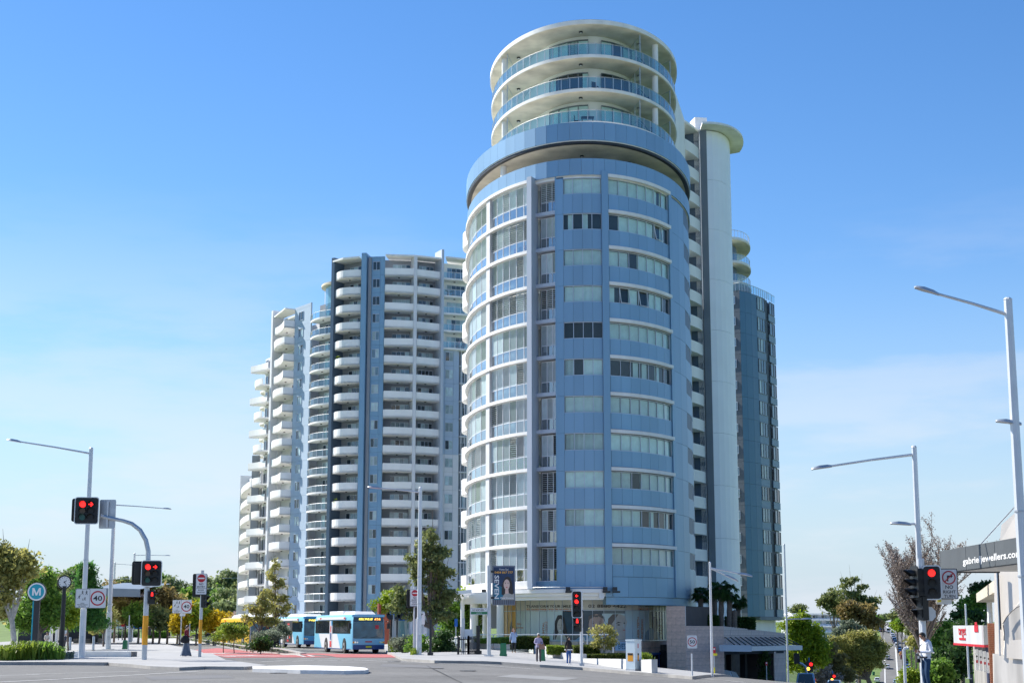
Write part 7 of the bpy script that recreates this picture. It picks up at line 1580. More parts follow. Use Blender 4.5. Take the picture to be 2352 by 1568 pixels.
for cx, cy, m, lab, sgn in ((812, 1225, CPW, 'white car driving down the middle of the far hill road', 1), (578, 1535, CPW, 'white car parked at the left kerb low on the far road', 1), (818, 1015, CPS, 'silver car half behind the big tree on the far road', 1), (1012, 1580, CPL, 'pale blue car at the bottom of the valley road', 1)):
    P = gp(*fm(cx, cy)); car(lab, P+Vector((0, 0, .06)), rdir(P.y)*sgn, m, 'car', None, 'car')
Pv = Vector((at(1848, 1440, 141).x, 141, 0)); Pv.z = at(1848, 1545, 141).z-1.98; car('pale blue van heading down the hill just beyond the crest', Pv, (.2, 1), CPL, 'van', None, 'van', 'van')
Pv = Vector((at(1913, 1440, 193).x, 193, 0)); Pv.z = at(1913, 1560, 193).z-1.46; car('silver blue car with lit brake lamp further down the hill behind the van', Pv, (.28, 1), CPL, 'car', None, 'car')
Pv = Vector((at(1672, 1440, 132).x, 133.5, 0)); Pv.z = at(1672, 1545, 133).z-1.55; car('dark grey pickup parked in the mouth of the garage', Pv, (.6, .8), CPS, 'suv', None, 'car')
for i, (px, py, m, lab) in enumerate(((271, 1447, CPW, 'white car far off in the car park, leftmost'), (286, 1446, CPS, 'silver car in the far car park behind the shelter'), (321, 1447, CPB, 'blue car in the far car park left of the yellow banded pole'), (361, 1447, CPM, 'red car in the far car park right of the yellow banded pole'), (374, 1448, CPN, 'navy car in the far car park beside the red one'), (393, 1447, CPS, 'silver grey car in the far car park under the brown gum'), (410, 1448, CPW, 'white car in the far car park, rightmost'))):
    P = gp(px, py); car(lab, P, (1, .25*(-1)**i), m, 'car', 'cars in the far car park')
for px, py, lab in ((2084, 1519, 'green wheelie bin beside the black parked car on the hill'), (2006.5, 1549, 'dark bin with green lid on the left verge of the far road')):
    P = gp(px, py); t = thing('wheelie_bin', lab, 'bin', tuple(P)); MB().box(P+Vector((0, 0, .5)), (.7, .7, 1.0)).build('bin_body', green_box, t); MB().box(P+Vector((0, 0, 1.04)), (.8, .8, .1)).build('lid', mat('bright green lid', (.02, .35, .12), .5), t)
# ================================================================== people
skin_m = mat('skin', (.50, .30, .22), .55, var=.05); skin_l = mat('light skin', (.60, .40, .32), .55, var=.05); shoe_m = mat('dark shoe leather', (.02, .018, .017), .5)
def fabric(n, c): return mat(n, c, .85, var=.12, scale=6)
def skinmesh(verts, edges, rad, root=0, sub=1):
    me = bpy.data.meshes.new('figure'); me.from_pydata(verts, edges, []); ob = bpy.data.objects.new('figure', me); COL.objects.link(ob)
    ob.modifiers.new('skin', 'SKIN').use_smooth_shade = True
    sk = me.skin_vertices[0].data
    for i, r in enumerate(rad): sk[i].radius = r if hasattr(r, '__len__') else (r, r); sk[i].use_root = (i == root)
    sb = ob.modifiers.new('sub', 'SUBSURF'); sb.levels = sub; sb.render_levels = sub
    dg = bpy.context.evaluated_depsgraph_get(); ev = ob.evaluated_get(dg); m2 = bpy.data.meshes.new_from_object(ev); bpy.data.objects.remove(ob); bpy.data.meshes.remove(me)
    return m2
JOINTS = ['pel', 'sp', 'ch', 'nk', 'hb', 'hd', 'ht', 'sL', 'eL', 'wL', 'hL', 'sR', 'eR', 'wR', 'hR', 'pL', 'kL', 'aL', 'tL', 'pR', 'kR', 'aR', 'tR']
BASE = dict(pel=(0, 0, .96), sp=(0, -.01, 1.12), ch=(0, 0, 1.34), nk=(0, .01, 1.47), hb=(0, -.01, 1.54), hd=(0, -.025, 1.62), ht=(0, -.01, 1.70),
            sL=(-.17, .01, 1.40), eL=(-.23, .03, 1.14), wL=(-.24, -.05, .92), hL=(-.24, -.08, .84), sR=(.17, .01, 1.40), eR=(.23, .03, 1.14), wR=(.24, -.05, .92), hR=(.24, -.08, .84),
            pL=(-.09, 0, .88), kL=(-.10, -.03, .48), aL=(-.10, .01, .08), tL=(-.11, -.14, .035), pR=(.09, 0, .88), kR=(.10, -.03, .48), aR=(.10, .01, .08), tR=(.11, -.14, .035))
RAD = dict(pel=(.15, .115), sp=(.14, .105), ch=(.155, .115), nk=.058, hb=.068, hd=(.082, .10), ht=(.06, .075), sL=.072, eL=.05, wL=.034, hL=.03, sR=.072, eR=.05, wR=.034, hR=.03, pL=.095, kL=.066, aL=.045, tL=.04, pR=.095, kR=.066, aR=.045, tR=.04)
EDG = [('pel', 'sp'), ('sp', 'ch'), ('ch', 'nk'), ('nk', 'hb'), ('hb', 'hd'), ('hd', 'ht'), ('ch', 'sL'), ('sL', 'eL'), ('eL', 'wL'), ('wL', 'hL'), ('ch', 'sR'), ('sR', 'eR'), ('eR', 'wR'), ('wR', 'hR'), ('pel', 'pL'), ('pL', 'kL'), ('kL', 'aL'), ('aL', 'tL'), ('pel', 'pR'), ('pR', 'kR'), ('kR', 'aR'), ('aR', 'tR')]
def person(label, P, h, yaw, pose={}, top=None, legs=None, shoes=None, hair=None, skin=None, sleeves='long', rad={}, skirt=None, hairstyle='short', torso_hem=.93, legs_to=.1, extra=None, headturn=0.):
    """a standing figure of height h, feet at P, facing yaw (0 = towards the camera); one continuous body, hair and skirt as its children"""
    J = dict(BASE); J.update(pose); rd = dict(RAD); rd.update(rad); k = h/1.75
    t = thing('person', label, 'person', tuple(P)); cy, sy = math.cos(yaw), math.sin(yaw)
    def W(p): return Vector((P[0]+k*(p[0]*cy-p[1]*sy), P[1]+k*(p[0]*sy+p[1]*cy), P[2]+k*p[2]))
    vs = [J[j] for j in JOINTS]; me = skinmesh(vs, [(JOINTS.index(a), JOINTS.index(b)) for a, b in EDG], [rd[j] for j in JOINTS])
    skin = skin or skin_m; mats = [skin, top or skin, legs or skin, shoes or shoe_m]
    V = [v.co.copy() for v in me.vertices]; Fs = [tuple(p.vertices) for p in me.polygons]; segs = [(a, b, Vector(J[a]), Vector(J[b])) for a, b in EDG]
    mi = []
    for f_ in Fs:
        c = sum((V[i] for i in f_), Vector())/len(f_); best = min(segs, key=lambda s: (c-s[2].lerp(s[3], max(0, min(1, (c-s[2]).dot(s[3]-s[2])/max((s[3]-s[2]).length_squared, 1e-6))))).length)
        a, b = best[0], best[1]; m = 0
        if a in ('pel', 'sp') and b in ('sp', 'ch', 'pL', 'pR'): m = 1 if c.z > torso_hem else 2
        elif (a, b) in (('ch', 'nk'),): m = 1 if c.z < J['nk'][2]-.01 else 0
        elif a == 'ch' or a in ('sL', 'sR'): m = 1
        elif a in ('eL', 'eR'): m = 1 if sleeves == 'long' else 0
        elif a in ('pL', 'kL', 'pR', 'kR'): m = 2 if c.z > legs_to else 0
        elif a in ('aL', 'aR'): m = 3
        if a in ('pL', 'pR') and c.z > torso_hem: m = 1
        mi.append(m)
    mb = MB(); mb.v = [tuple(W(v)) for v in V]; mb.f = Fs; mb.m = mi
    hd, hb = Vector(J['hd']), Vector(J['hb']); fw = Vector((math.sin(headturn), -math.cos(headturn), 0)); sd = Vector((fw.y*-1, fw.x, 0))
    o = len(mb.f)
    face = MB(); 
    face.add([hd+fw*.085+Vector((0, 0, .02)), hd+fw*.088+sd*.016-Vector((0, 0, .03)), hd+fw*.118-Vector((0, 0, .025)), hd+fw*.088-sd*.016-Vector((0, 0, .03))], [(0, 1, 2), (0, 2, 3), (1, 3, 2)])
    for s in (-1, 1): face.sphere(hd+sd*.085*s+Vector((0, 0, -.005)), (.012, .02, .03), 6, 5)
    mb.add([W(v) for v in face.v], face.f, 0)
    for s, e_, w_ in ((-1, 'wL', 'hL'), (1, 'wR', 'hR')):           # fingers and thumb rooted in the palm
        a, b = Vector(J[e_]), Vector(J[w_]); d = (b-a).normalized(); u = d.cross(Vector((0, 1, 0))); u = u.normalized() if u.length > .1 else Vector((1, 0, 0)); q = d.cross(u)
        for i, ln in enumerate((.055, .068, .072, .060)):
            r0 = b+u*(i-1.5)*.018+d*.01; mb.add(*[(lambda m_: ([W(v) for v in m_.v], m_.f))(MB().tube([r0, r0+d*ln*.5, r0+d*ln*.9+q*.015], [.0095, .009, .006], 5))][0], 0)
        r0 = b-u*.03-d*.015; mb.add(*[(lambda m_: ([W(v) for v in m_.v], m_.f))(MB().tube([r0, r0-u*.022+d*.022, r0-u*.02+d*.05], [.011, .010, .007], 5))][0], 0)
    bo = mb.build('body', mats, t, smooth=True, fix=False)
    ey = MB(); 
    for s in (-1, 1): ey.sphere(hd+fw*.083+sd*s*.033+Vector((0, 0, .008)), .009, 6, 4)
    mm = MB(); mm.v = [tuple(W(v)) for v in ey.v]; mm.f = ey.f; mm.build('eyes', sign_black, t, fix=False); mo = MB().tube([hd+fw*.088+sd*-.022-Vector((0, 0, .055)), hd+fw*.092-Vector((0, 0, .057)), hd+fw*.088+sd*.022-Vector((0, 0, .055))], .006, 5); mo.v = [tuple(W(v)) for v in mo.v]; mo.build('mouth', mat('lip colour', (.38, .13, .11), .5), t, fix=False)
    if hair:
        hm = MB(); vs0 = []; c = hd+Vector((0, 0, .012))-fw*.012; n, m = 14, 8
        for i in range(m+1):
            ph = (.62 if hairstyle == 'short' else .70)*math.pi*i/m
            for j in range(n):
                th = 2*math.pi*j/n; dv = Vector((math.sin(ph)*math.cos(th), math.sin(ph)*math.sin(th), math.cos(ph))); p = c+Vector((dv.x*.097, dv.y*.112, dv.z*.108))
                fr_ = dv.dot(fw)
                if fr_ > .45 and p.z < hd.z+.055: p = c+(p-c)*.72; p.z = max(p.z, hd.z+.04)
                vs0.append(p)
        hm.add(vs0, [(i*n+j, i*n+(j+1) % n, (i+1)*n+(j+1) % n, (i+1)*n+j) for i in range(m) for j in range(n)])
        if hairstyle == 'bun': hm.sphere(hd-fw*.125+Vector((0, 0, -.03)), (.05, .05, .055), 8, 6)
        if hairstyle == 'long':
            for s in (-1, 0, 1): hm.tube([hd-fw*.06+sd*s*.06+Vector((0, 0, .02)), hd-fw*.075+sd*s*.075-Vector((0, 0, .12)), hd-fw*.06+sd*s*.07-Vector((0, 0, .24))], [.06, .06, .025], 7)
        hm.v = [tuple(W(v)) for v in hm.v]; hm.build('hair', hair, t, smooth=True, fix=False)
    if skirt:
        sk = MB(); n = 28; vs0 = []; rows = [(.98, .135, .11), (.85, .17, .14), (.6, .20, .17), (.35, .25, .22), (.12, .33, .28), (.05, .36, .30)]
        for z, rx, ry in rows:
            for j in range(n):
                th = 2*math.pi*j/n; f_ = 1+.10*(1-z)*math.sin(7*th+1.3)+.05*(1-z)*math.sin(3*th); vs0.append(W((rx*f_*math.cos(th)+.0, ry*f_*math.sin(th)+.0, z+(.02*math.sin(5*th) if z < .1 else 0))))
        sk.add(vs0, [(i*n+j, i*n+(j+1) % n, (i+1)*n+(j+1) % n, (i+1)*n+j) for i in range(len(rows)-1) for j in range(n)]); sk.build('skirt', skirt, t, smooth=True, fix=False)
    return t, W
# woman walking to the right in a long skirt
s_walk = dict(kL=(-.07, -.16, .50), aL=(-.08, -.22, .10), tL=(-.08, -.36, .05), kR=(.07, .02, .49), aR=(.08, .26, .14), tR=(.08, .16, .05), eR=(.22, .02, 1.14), wR=(.10, -.20, 1.06), hR=(.04, -.27, 1.07), eL=(-.22, 0, 1.14), wL=(-.12, -.20, 1.08), hL=(-.04, -.27, 1.08), hd=(0, -.05, 1.61), ht=(0, -.035, 1.70))
P = gp(427, 1507, .12); hW = 71/ppm(P.y)*1.0
_, W = person('woman walking right in a dark red top and long grey skirt carrying a black bag', P, hW, R(82), s_walk, top=fabric('dark red knit', (.20, .012, .03)), legs=fabric('grey denim', (.16, .20, .27)), hair=mat('dark brown hair', (.03, .018, .012), .5), skin=skin_l, skirt=fabric('grey blue skirt cloth', (.10, .13, .18)), hairstyle='bun')
bag = MB(); c = W((-.26, .0, .93)); vs = []
for z, a, b in ((.20, .10, .03), (.10, .20, .07), (-.02, .25, .10), (-.12, .23, .10), (-.17, .15, .07)):
    for j in range(14): th = 2*math.pi*j/14; vs.append(c+Vector((a*math.cos(th), b*math.sin(th), z)))
bag.add(vs, [(i*14+j, i*14+(j+1) % 14, (i+1)*14+(j+1) % 14, (i+1)*14+j) for i in range(4) for j in range(14)]+[tuple(range(56, 70)), tuple(range(13, -1, -1))]); bg_ = thing('shoulder_bag', 'black shoulder bag hanging at the side of the walking woman', 'bag', tuple(c)); bag.build('bag_body', fabric('black bag cloth', (.014, .014, .017)), bg_, smooth=True)
MB().tube([c+Vector((-.1, 0, .16)), W((-.17, -.04, 1.28)), W((-.10, .0, 1.46)), W((-.15, .08, 1.30)), c+Vector((.1, .0, .16))], .014, 5).build('strap', mat('pale strap', (.5, .47, .42), .8), bg_)
# three women on the right-hand corner
P = Vector((at(1180, 1440, 108).x, 108, g(.1, 108)+.12)); arm_up = dict(eR=(.22, -.08, 1.14), wR=(.06, -.20, 1.36), hR=(.02, -.17, 1.44), eL=(-.25, .02, 1.15), wL=(-.27, -.02, .93), hL=(-.27, -.04, .85))
person('woman in a long pale blue shirt and black leggings raising a hand to her mouth', P, 55/ppm(P.y), R(8), arm_up, top=fabric('pale blue denim shirt', (.36, .47, .66)), legs=fabric('black leggings', (.02, .022, .028)), shoes=mat('tan shoe', (.45, .30, .18), .6), hair=mat('auburn hair', (.23, .085, .03), .5), skin=skin_l, hairstyle='long', torso_hem=.74, rad=dict(pel=(.19, .15), sp=(.17, .13), pL=.10, pR=.10))
P = gp(1237, 1519, .1); hold = dict(eR=(.25, .0, 1.14), wR=(.10, -.20, 1.05), hR=(.04, -.24, 1.06), eL=(-.25, .0, 1.14), wL=(-.10, -.20, 1.07), hL=(-.04, -.24, 1.07))
_, W = person('old woman with short white hair and sunglasses in a mauve blouse and brown trousers', P, 64/ppm(P.y), R(12), hold, top=fabric('mauve blouse', (.46, .40, .56)), legs=fabric('brown grey trousers', (.085, .07, .075)), hair=mat('white hair', (.62, .60, .56), .6), skin=skin_m, torso_hem=.86, rad=dict(pel=(.17, .13), sp=(.16, .13), kL=.08, kR=.08, aL=.065, aR=.065), legs_to=.05)
gls = MB().box(W((.0, -.125, 1.635)), (.13, .03, .035), R(12)); tag(gls.build('sunglasses', sign_black), 'dark sunglasses worn by the white haired old woman', 'sunglasses')
c = W((.17, -.22, .95)); hb_ = thing('handbag', 'tan leather handbag held by the old woman in mauve', 'handbag', tuple(c)); mb = MB(); mb.add([c+Vector(v) for v in ((-.13, -.04, .12), (.13, -.04, .08), (.17, -.06, -.16), (-.15, -.06, -.14), (-.13, .04, .12), (.13, .04, .08), (.17, .06, -.16), (-.15, .06, -.14))], [(0, 1, 2, 3), (7, 6, 5, 4), (0, 4, 5, 1), (1, 5, 6, 2), (2, 6, 7, 3), (3, 7, 4, 0)]); mb.build('bag_body', mat('tan leather', (.30, .16, .11), .6), hb_); MB().tube([c+Vector((-.1, 0, .1)), c+Vector((-.06, 0, .2)), c+Vector((.04, 0, .2)), c+Vector((.1, 0, .08))], .012, 5).build('handle', mat('tan leather', (.30, .16, .11), .6), hb_)
P = gp(1306, 1526.5, .1)
_, W = person('young woman in a black jumper and blue jeans looking right at the corner', P, 64/ppm(P.y), R(35), dict(eL=(-.24, .02, 1.14), wL=(-.23, -.06, .93), hL=(-.23, -.09, .85)), top=fabric('black jumper', (.012, .012, .014)), legs=fabric('blue jeans', (.03, .10, .30)), shoes=sign_white, hair=mat('black hair', (.012, .01, .01), .4), skin=skin_m, hairstyle='long', torso_hem=.92, legs_to=.13, headturn=.5)
MB().add(*(lambda m_: (m_.v, m_.f))(MB().tube([W((-.14, -.12, 1.36)), W((-.2, -.13, 1.1)), W((-.24, -.08, .95))], .012, 5))).build('bag_strap', mat('brown strap', (.12, .06, .03), .6), bpy.data.objects[_.name] if hasattr(_, 'name') else None)
MB().box(W((0, -.0, .935)), (.30, .24, .05), R(35)).build('white_hem', sign_white, bpy.data.objects[_.name])
# man with a phone at the right
Ym = 50.; P = Vector((at(2124, 1440, Ym).x, Ym, at(2124, 1584, Ym).z)); PF = P
look = dict(sp=(0, -.0, 1.12), hb=(0, -.06, 1.52), hd=(0, -.115, 1.58), ht=(0, -.12, 1.67), eR=(.25, .03, 1.12), wR=(.09, -.25, 1.12), hR=(.04, -.31, 1.15), eL=(-.25, .03, 1.12), wL=(-.09, -.26, 1.12), hL=(-.04, -.32, 1.15), kL=(-.11, -.03, .48), kR=(.10, -.06, .49))
shirt = fabric('white business shirt', (.72, .74, .80))
_, W = person('man in a white shirt and dark jeans looking down at his phone', P, 1.80, R(-72), look, top=shirt, legs=fabric('dark blue jeans', (.012, .05, .12)), hair=mat('short black hair', (.02, .017, .015), .6), skin=mat('tanned skin', (.42, .22, .14), .55), rad=dict(ch=(.175, .13), sp=(.165, .13), pel=(.16, .125), kL=.078, kR=.078, sL=.082, sR=.082, eL=.062, eR=.062, pL=.105, pR=.105), torso_hem=.95, legs_to=.02)
MB().tube([W((0, -.03, 1.44)), W((-.07, -.03, 1.47)), W((.0, .06, 1.49)), W((.07, -.03, 1.47)), W((0, -.03, 1.44))], .022, 6).build('collar', mat('blue collar lining', (.22, .34, .56), .8), _)
MB().box(W((0, 0, .965)), (.33, .235, .045), R(-72)).build('belt', sign_black, _)
c = W((0, -.38, 1.19)); ph = MB().obox(c+Vector((-.05, -.04, -.07)), (.02, .0, .0), (0, .08, 0), (.05, 0, .15)); tag(ph.build('smartphone', black_p), 'black phone held in both hands by the man in the white shirt', 'phone')
c = W((-.17, -.17, .96)); cb = thing('camera_bag', 'small black bag with white badge hanging in front of the man', 'bag', tuple(c)); MB().box(c+Vector((0, 0, -.05)), (.12, .10, .22), .3).build('bag_body', fabric('black nylon', (.015, .015, .018)), cb); MB().box(c+Vector((-.0, -.06, .0)), (.06, .02, .08), .3).build('badge', sign_white, cb); MB().tube([c+Vector((0, 0, .08)), W((-.12, -.12, 1.3)), W((0, .06, 1.48))], .012, 5).build('strap', fabric('black nylon', (.015, .015, .018)), cb)
# people on the left plaza and at the bus stop
P = gp(147.5, 1485, .12); person('man in a white shirt with a dark cross strap walking behind the clock post', P, 45/ppm(P.y), R(20), s_walk, top=fabric('white cotton shirt', (.62, .66, .68)), legs=fabric('navy trousers', (.02, .03, .07)), hair=mat('black hair', (.012, .01, .01), .4), sleeves='short')
def seated(label, P, h, yaw, top, legs, hair, **kw):
    sit = dict(pel=(0, 0, .52), sp=(0, -.01, .70), ch=(0, 0, .92), nk=(0, 0, 1.05), hb=(0, -.01, 1.12), hd=(0, -.03, 1.20), ht=(0, -.015, 1.28), sL=(-.17, 0, .98), eL=(-.23, -.06, .74), wL=(-.16, -.26, .66), hL=(-.12, -.33, .66), sR=(.17, 0, .98), eR=(.23, -.06, .74), wR=(.16, -.26, .66), hR=(.12, -.33, .66), pL=(-.09, -.06, .50), kL=(-.11, -.46, .50), aL=(-.11, -.46, .09), tL=(-.11, -.60, .04), pR=(.09, -.06, .50), kR=(.11, -.46, .50), aR=(.11, -.46, .09), tR=(.11, -.60, .04))
    return person(label, P, h, yaw, sit, top=top, legs=legs, hair=hair, torso_hem=.46, **kw)
P = gp(107, 1484, .12); seated('man in a cream shirt sitting behind the tall green plants by the M sign', P, 1.72, R(10), fabric('cream shirt', (.60, .54, .44)), fabric('brown cloth', (.14, .10, .08)), mat('brown hair', (.06, .035, .02), .5))
P = gp(203, 1468, .12); seated('person in a red top sitting on the stone bench of the plaza', P, 1.75, R(-20), fabric('bright red top', (.50, .04, .04)), fabric('grey trousers', (.12, .12, .14)), mat('black hair', (.012, .01, .01), .4))
P = Vector((at(963, 1440, 118).x, 118, .1)); seated('person with long dark hair in a patterned dark top seated at the bus stop', P, 1.7, R(-35), fabric('patterned dark cloth', (.12, .06, .12)), fabric('black cloth', (.02, .02, .03)), mat('black hair', (.012, .01, .01), .4), hairstyle='long', skin=mat('brown skin', (.22, .11, .07), .55))
p = at(1338, 1462, 119.2); seated('small child in pale clothes sitting behind the glass railing', Vector((p.x, 119.6, .15)), 1.25, R(0), fabric('pale child top', (.55, .53, .50)), fabric('blue cloth', (.10, .14, .25)), mat('brown hair', (.06, .035, .02), .5), skin=skin_l)
# ================================================================== trees and planting
def leaves(C, size, aspect=.5, droop=0., rng=RNG):
    """rhombic leaf faces at centres C with random orientation"""
    n = len(C); a = rng.normal(size=(n, 3)); a[:, 2] -= droop; a /= np.linalg.norm(a, axis=1)[:, None]; b = rng.normal(size=(n, 3)); b -= (a*b).sum(1)[:, None]*a; b /= np.linalg.norm(b, axis=1)[:, None]
    s = size*rng.uniform(.6, 1.3, n)[:, None]; V = np.stack([C-a*s*.5, C+b*s*aspect*.5, C+a*s*.5, C-b*s*aspect*.5], 1); return V.reshape(-1, 3)
def quadmesh(name, V, m, parent, kind=None):
    n = len(V)//4; me = bpy.data.meshes.new(name); me.vertices.add(len(V)); me.vertices.foreach_set('co', (V-np.array(ORI[parent.name] if parent is not None else (0, 0, 0))).astype(np.float32).ravel())
    me.loops.add(4*n); me.loops.foreach_set('vertex_index', np.arange(4*n, dtype=np.int32)); me.polygons.add(n); me.polygons.foreach_set('loop_start', np.arange(0, 4*n, 4, dtype=np.int32)); me.polygons.foreach_set('loop_total', np.full(n, 4, dtype=np.int32))
    me.materials.append(m); me.update(calc_edges=True); o = bpy.data.objects.new(name, me); COL.objects.link(o)
    if parent is not None: o.parent = parent; ORI[o.name] = ORI[parent.name]
    if kind: o['kind'] = kind
    return o
def blobpts(blobs, n, clump, fill=.45, rng=RNG):
    """points gathered in clumps, mostly near the surface of a set of ellipsoids (centre, rx, ry, rz)"""
    vol = np.array([b[1]*b[2]*b[3] for b in blobs])**.7; cnt = np.maximum(1, (vol/vol.sum()*n).astype(int)); out = []
    for (c, rx, ry, rz), k in zip(blobs, cnt):
        nc = max(3, int(k/26)); d = rng.normal(size=(nc, 3)); d /= np.linalg.norm(d, axis=1)[:, None]; r = rng.uniform(fill, 1.0, nc)[:, None]**.6
        cen = np.array(c)+d*r*np.array((rx, ry, rz))*rng.uniform(.8, 1.12, (nc, 1)); idx = rng.integers(0, nc, k); sp = clump*rng.uniform(.6, 1.3, (nc, 1))[idx]
        q = rng.normal(size=(k, 3)); q /= np.linalg.norm(q, axis=1)[:, None]; q *= rng.uniform(0, 1, (k, 1))**.4; q[:, 2] *= .7; out.append(cen[idx]+q*sp)
    return np.concatenate(out)
LM = dict(olive=leafmat('olive gum leaves', (0.161, 0.184, 0.053), (0.465, 0.436, 0.135)), dark=leafmat('dark green leaves', (0.019, 0.054, 0.016), (0.072, 0.145, 0.032)), green=leafmat('mid green leaves', (0.062, 0.157, 0.030), (0.235, 0.392, 0.058)), bright=leafmat('bright spring leaves', (.10, .20, .012), (.33, .42, .03), .45), brown=leafmat('bronze gum leaves', (0.140, 0.111, 0.040), (0.350, 0.270, 0.103)), wattle=leafmat('yellow wattle blossom', (.32, .22, .008), (.62, .46, .02), .4), grey=leafmat('grey green leaves', (0.085, 0.116, 0.078), (0.246, 0.290, 0.203)), pine=leafmat('pine needles', (0.031, 0.105, 0.031), (0.097, 0.255, 0.049)), gum=leafmat('grey olive gum leaves', (0.081, 0.128, 0.048), (0.274, 0.304, 0.112)), lime=leafmat('lime green blades', (.10, .19, .015), (.30, .38, .05), .45), far=leafmat('far bush leaves', (0.102, 0.155, 0.071), (0.274, 0.329, 0.146)), bud=leafmat('brown buds', (.19, .155, .135), (.38, .32, .28), .1), flower=leafmat('dull red shoots', (.16, .05, .02), (.30, .16, .05)), hedge=leafmat('clipped hedge leaves', (0.031, 0.070, 0.016), (0.145, 0.174, 0.029)))
def tree(name, label, base, Y, blobs, n, ls, mk, tr=.15, clump=None, trunk=bark, group=None, aspect=.5, droop=.3, dep=.9, z0=None, cat='tree', limbs=True, fill=.45, lean=0):
    """base = photo column of the trunk; blobs = (px, py, rx, ry) ovals of the crown at depth Y in the photo"""
    bx = at(base, 1440, Y).x; zb = g(bx, Y) if z0 is None else z0; t = thing(name, label, cat, (bx, Y, zb), group); s = ppm(Y); B = []
    for px, py, rx, ry in blobs:
        c = at(px, py, Y+random.uniform(-.35, .35)*rx/s); B.append(((c.x, c.y, c.z), rx*.80/s, max(rx, ry)*.80/s*dep, ry*.80/s))
        for q in range(2):
            th = random.uniform(-.6, 3.7); k = random.uniform(.30, .48); B.append(((c.x+math.cos(th)*rx*.85/s, c.y+random.uniform(-.6, .6)*rx/s, c.z+math.sin(th)*ry*.85/s), rx*k/s, max(rx, ry)*k/s, ry*k*.9/s))
    C = blobpts(B, n, clump or ls*2.2, fill); quadmesh('crown', leaves(C, ls, aspect, droop), LM[mk], t)
    zc = min(b[0][2] for b in B); top = max(B, key=lambda b: b[0][2])[0]; mb = MB()
    fork = Vector((lerp(bx, sum(b[0][0] for b in B)/len(B), .5), Y, lerp(zb, zc, .75))); mb.tube([(bx, Y, zb-.2), tuple(Vector((bx, Y, zb)).lerp(fork, .5)+Vector((random.uniform(-.1, .1), 0, 0))), tuple(fork), (lerp(fork.x, top[0], .6), Y, lerp(fork.z, top[2], .6)), top], [tr, tr*.85, tr*.7, tr*.4, tr*.12], 7)
    if limbs:
        for b in B[::3]:
            e = Vector(b[0]); m_ = fork.lerp(e, .5)+Vector((0, 0, -.12*(e-fork).length)); mb.tube([fork-Vector((0, 0, .2)), m_, e, e+(e-m_)*.5], [tr*.5, tr*.34, tr*.16, tr*.04], 5)
    mb.build('trunk', trunk, t, smooth=True); return t
# ---- left of the plaza
tree('gum_tree', 'pale barked gum tree at the left edge with thin olive foliage', 33, 81, [(10, 1262, 30, 28), (38, 1300, 38, 28), (62, 1312, 26, 20), (12, 1330, 34, 30), (36, 1342, 22, 18), (8, 1390, 30, 34), (-15, 1300, 30, 50), (60, 1280, 22, 14)], 5200, .26, 'olive', .17, .55, bark_pale, z0=.1, fill=.1)
tree('broadleaf_tree', 'dark green broadleaf tree behind the round M sign', 92, 116, [(84, 1345, 30, 34), (108, 1330, 22, 26), (120, 1375, 28, 30), (70, 1395, 34, 40), (108, 1415, 36, 36), (50, 1420, 30, 36), (128, 1410, 18, 26)], 12500, .29, 'green', .2, .6, z0=.1)
t = thing('pine_tree', 'layered dark pine behind the tall street light and the 40 sign', 'tree', (at(197, 1440, 128).x, 128, -.2)); s = ppm(128); C = []
for i in range(15):
    y = 1298+i*10; r = 6+i*3.4; nb = 9
    for j in range(nb):
        th = 2*math.pi*(j+.5*(i % 2))/nb+random.uniform(-.2, .2); rr_ = r*random.uniform(.75, 1.1)/s
        for q in np.linspace(.25, 1, 7):
            c = at(199, y, 128); k = 16; p = np.array((c.x+math.cos(th)*rr_*q, 128+math.sin(th)*rr_*q, c.z+.35*q*q*rr_*.35-.1)); C.append(p+RNG.normal(size=(k, 3))*np.array((.16, .16, .10))*(1.2+.4*q))
quadmesh('crown', leaves(np.concatenate(C), .34, .28, -.4), LM['pine'], t); p = at(199, 1285, 128); MB().tube([(p.x, 128, -.2), (p.x, 128, p.z)], [.22, .04], 7).build('trunk', bark, t)
tree('small_tree', 'light green small tree between the clock and the tall street light', 160, 122, [(158, 1420, 16, 20), (172, 1405, 14, 16), (150, 1400, 12, 16)], 1800, .3, 'bright', .08)
tree('small_tree', 'thin leaning olive tree behind the stone bench', 240, 150, [(232, 1428, 24, 20), (250, 1415, 18, 16), (218, 1440, 16, 14)], 1600, .32, 'olive', .1)
bl = [(263, 1365, 18, 22, 'brown', 190), (300, 1385, 22, 26, 'brown', 200), (288, 1410, 18, 22, 'olive', 185), (330, 1380, 22, 34, 'brown', 185), (318, 1418, 18, 20, 'green', 175), (352, 1410, 20, 26, 'olive', 178), (385, 1390, 26, 40, 'brown', 182), (408, 1402, 22, 36, 'olive', 186), (366, 1425, 16, 18, 'gum', 176)]
nm_ = ['orange tinted gum behind the bus shelter poles, leftmost of the gum row', 'bronze gum above the shelter roof', 'low olive gum right of the shelter', 'tall bronze gum left of the yellow banded signal pole', 'small green tree behind the yellow banded pole', 'olive gum just right of the signal mast', 'tall bronze gum behind the smaller 40 sign', 'olive gum right of the smaller 40 sign', 'short grey gum between the signal pole and the small 40 sign']
for (px, py, rx, ry, mk, Y), lb in zip(bl, nm_): tree('gum_tree', lb, px, Y, [(px, py, rx, ry*.8), (px-rx*.4, py-ry*.5, rx*.6, ry*.5), (px+rx*.5, py+ry*.2, rx*.6, ry*.5)], 1900, .5, mk, .14, group='gums beside the interchange')
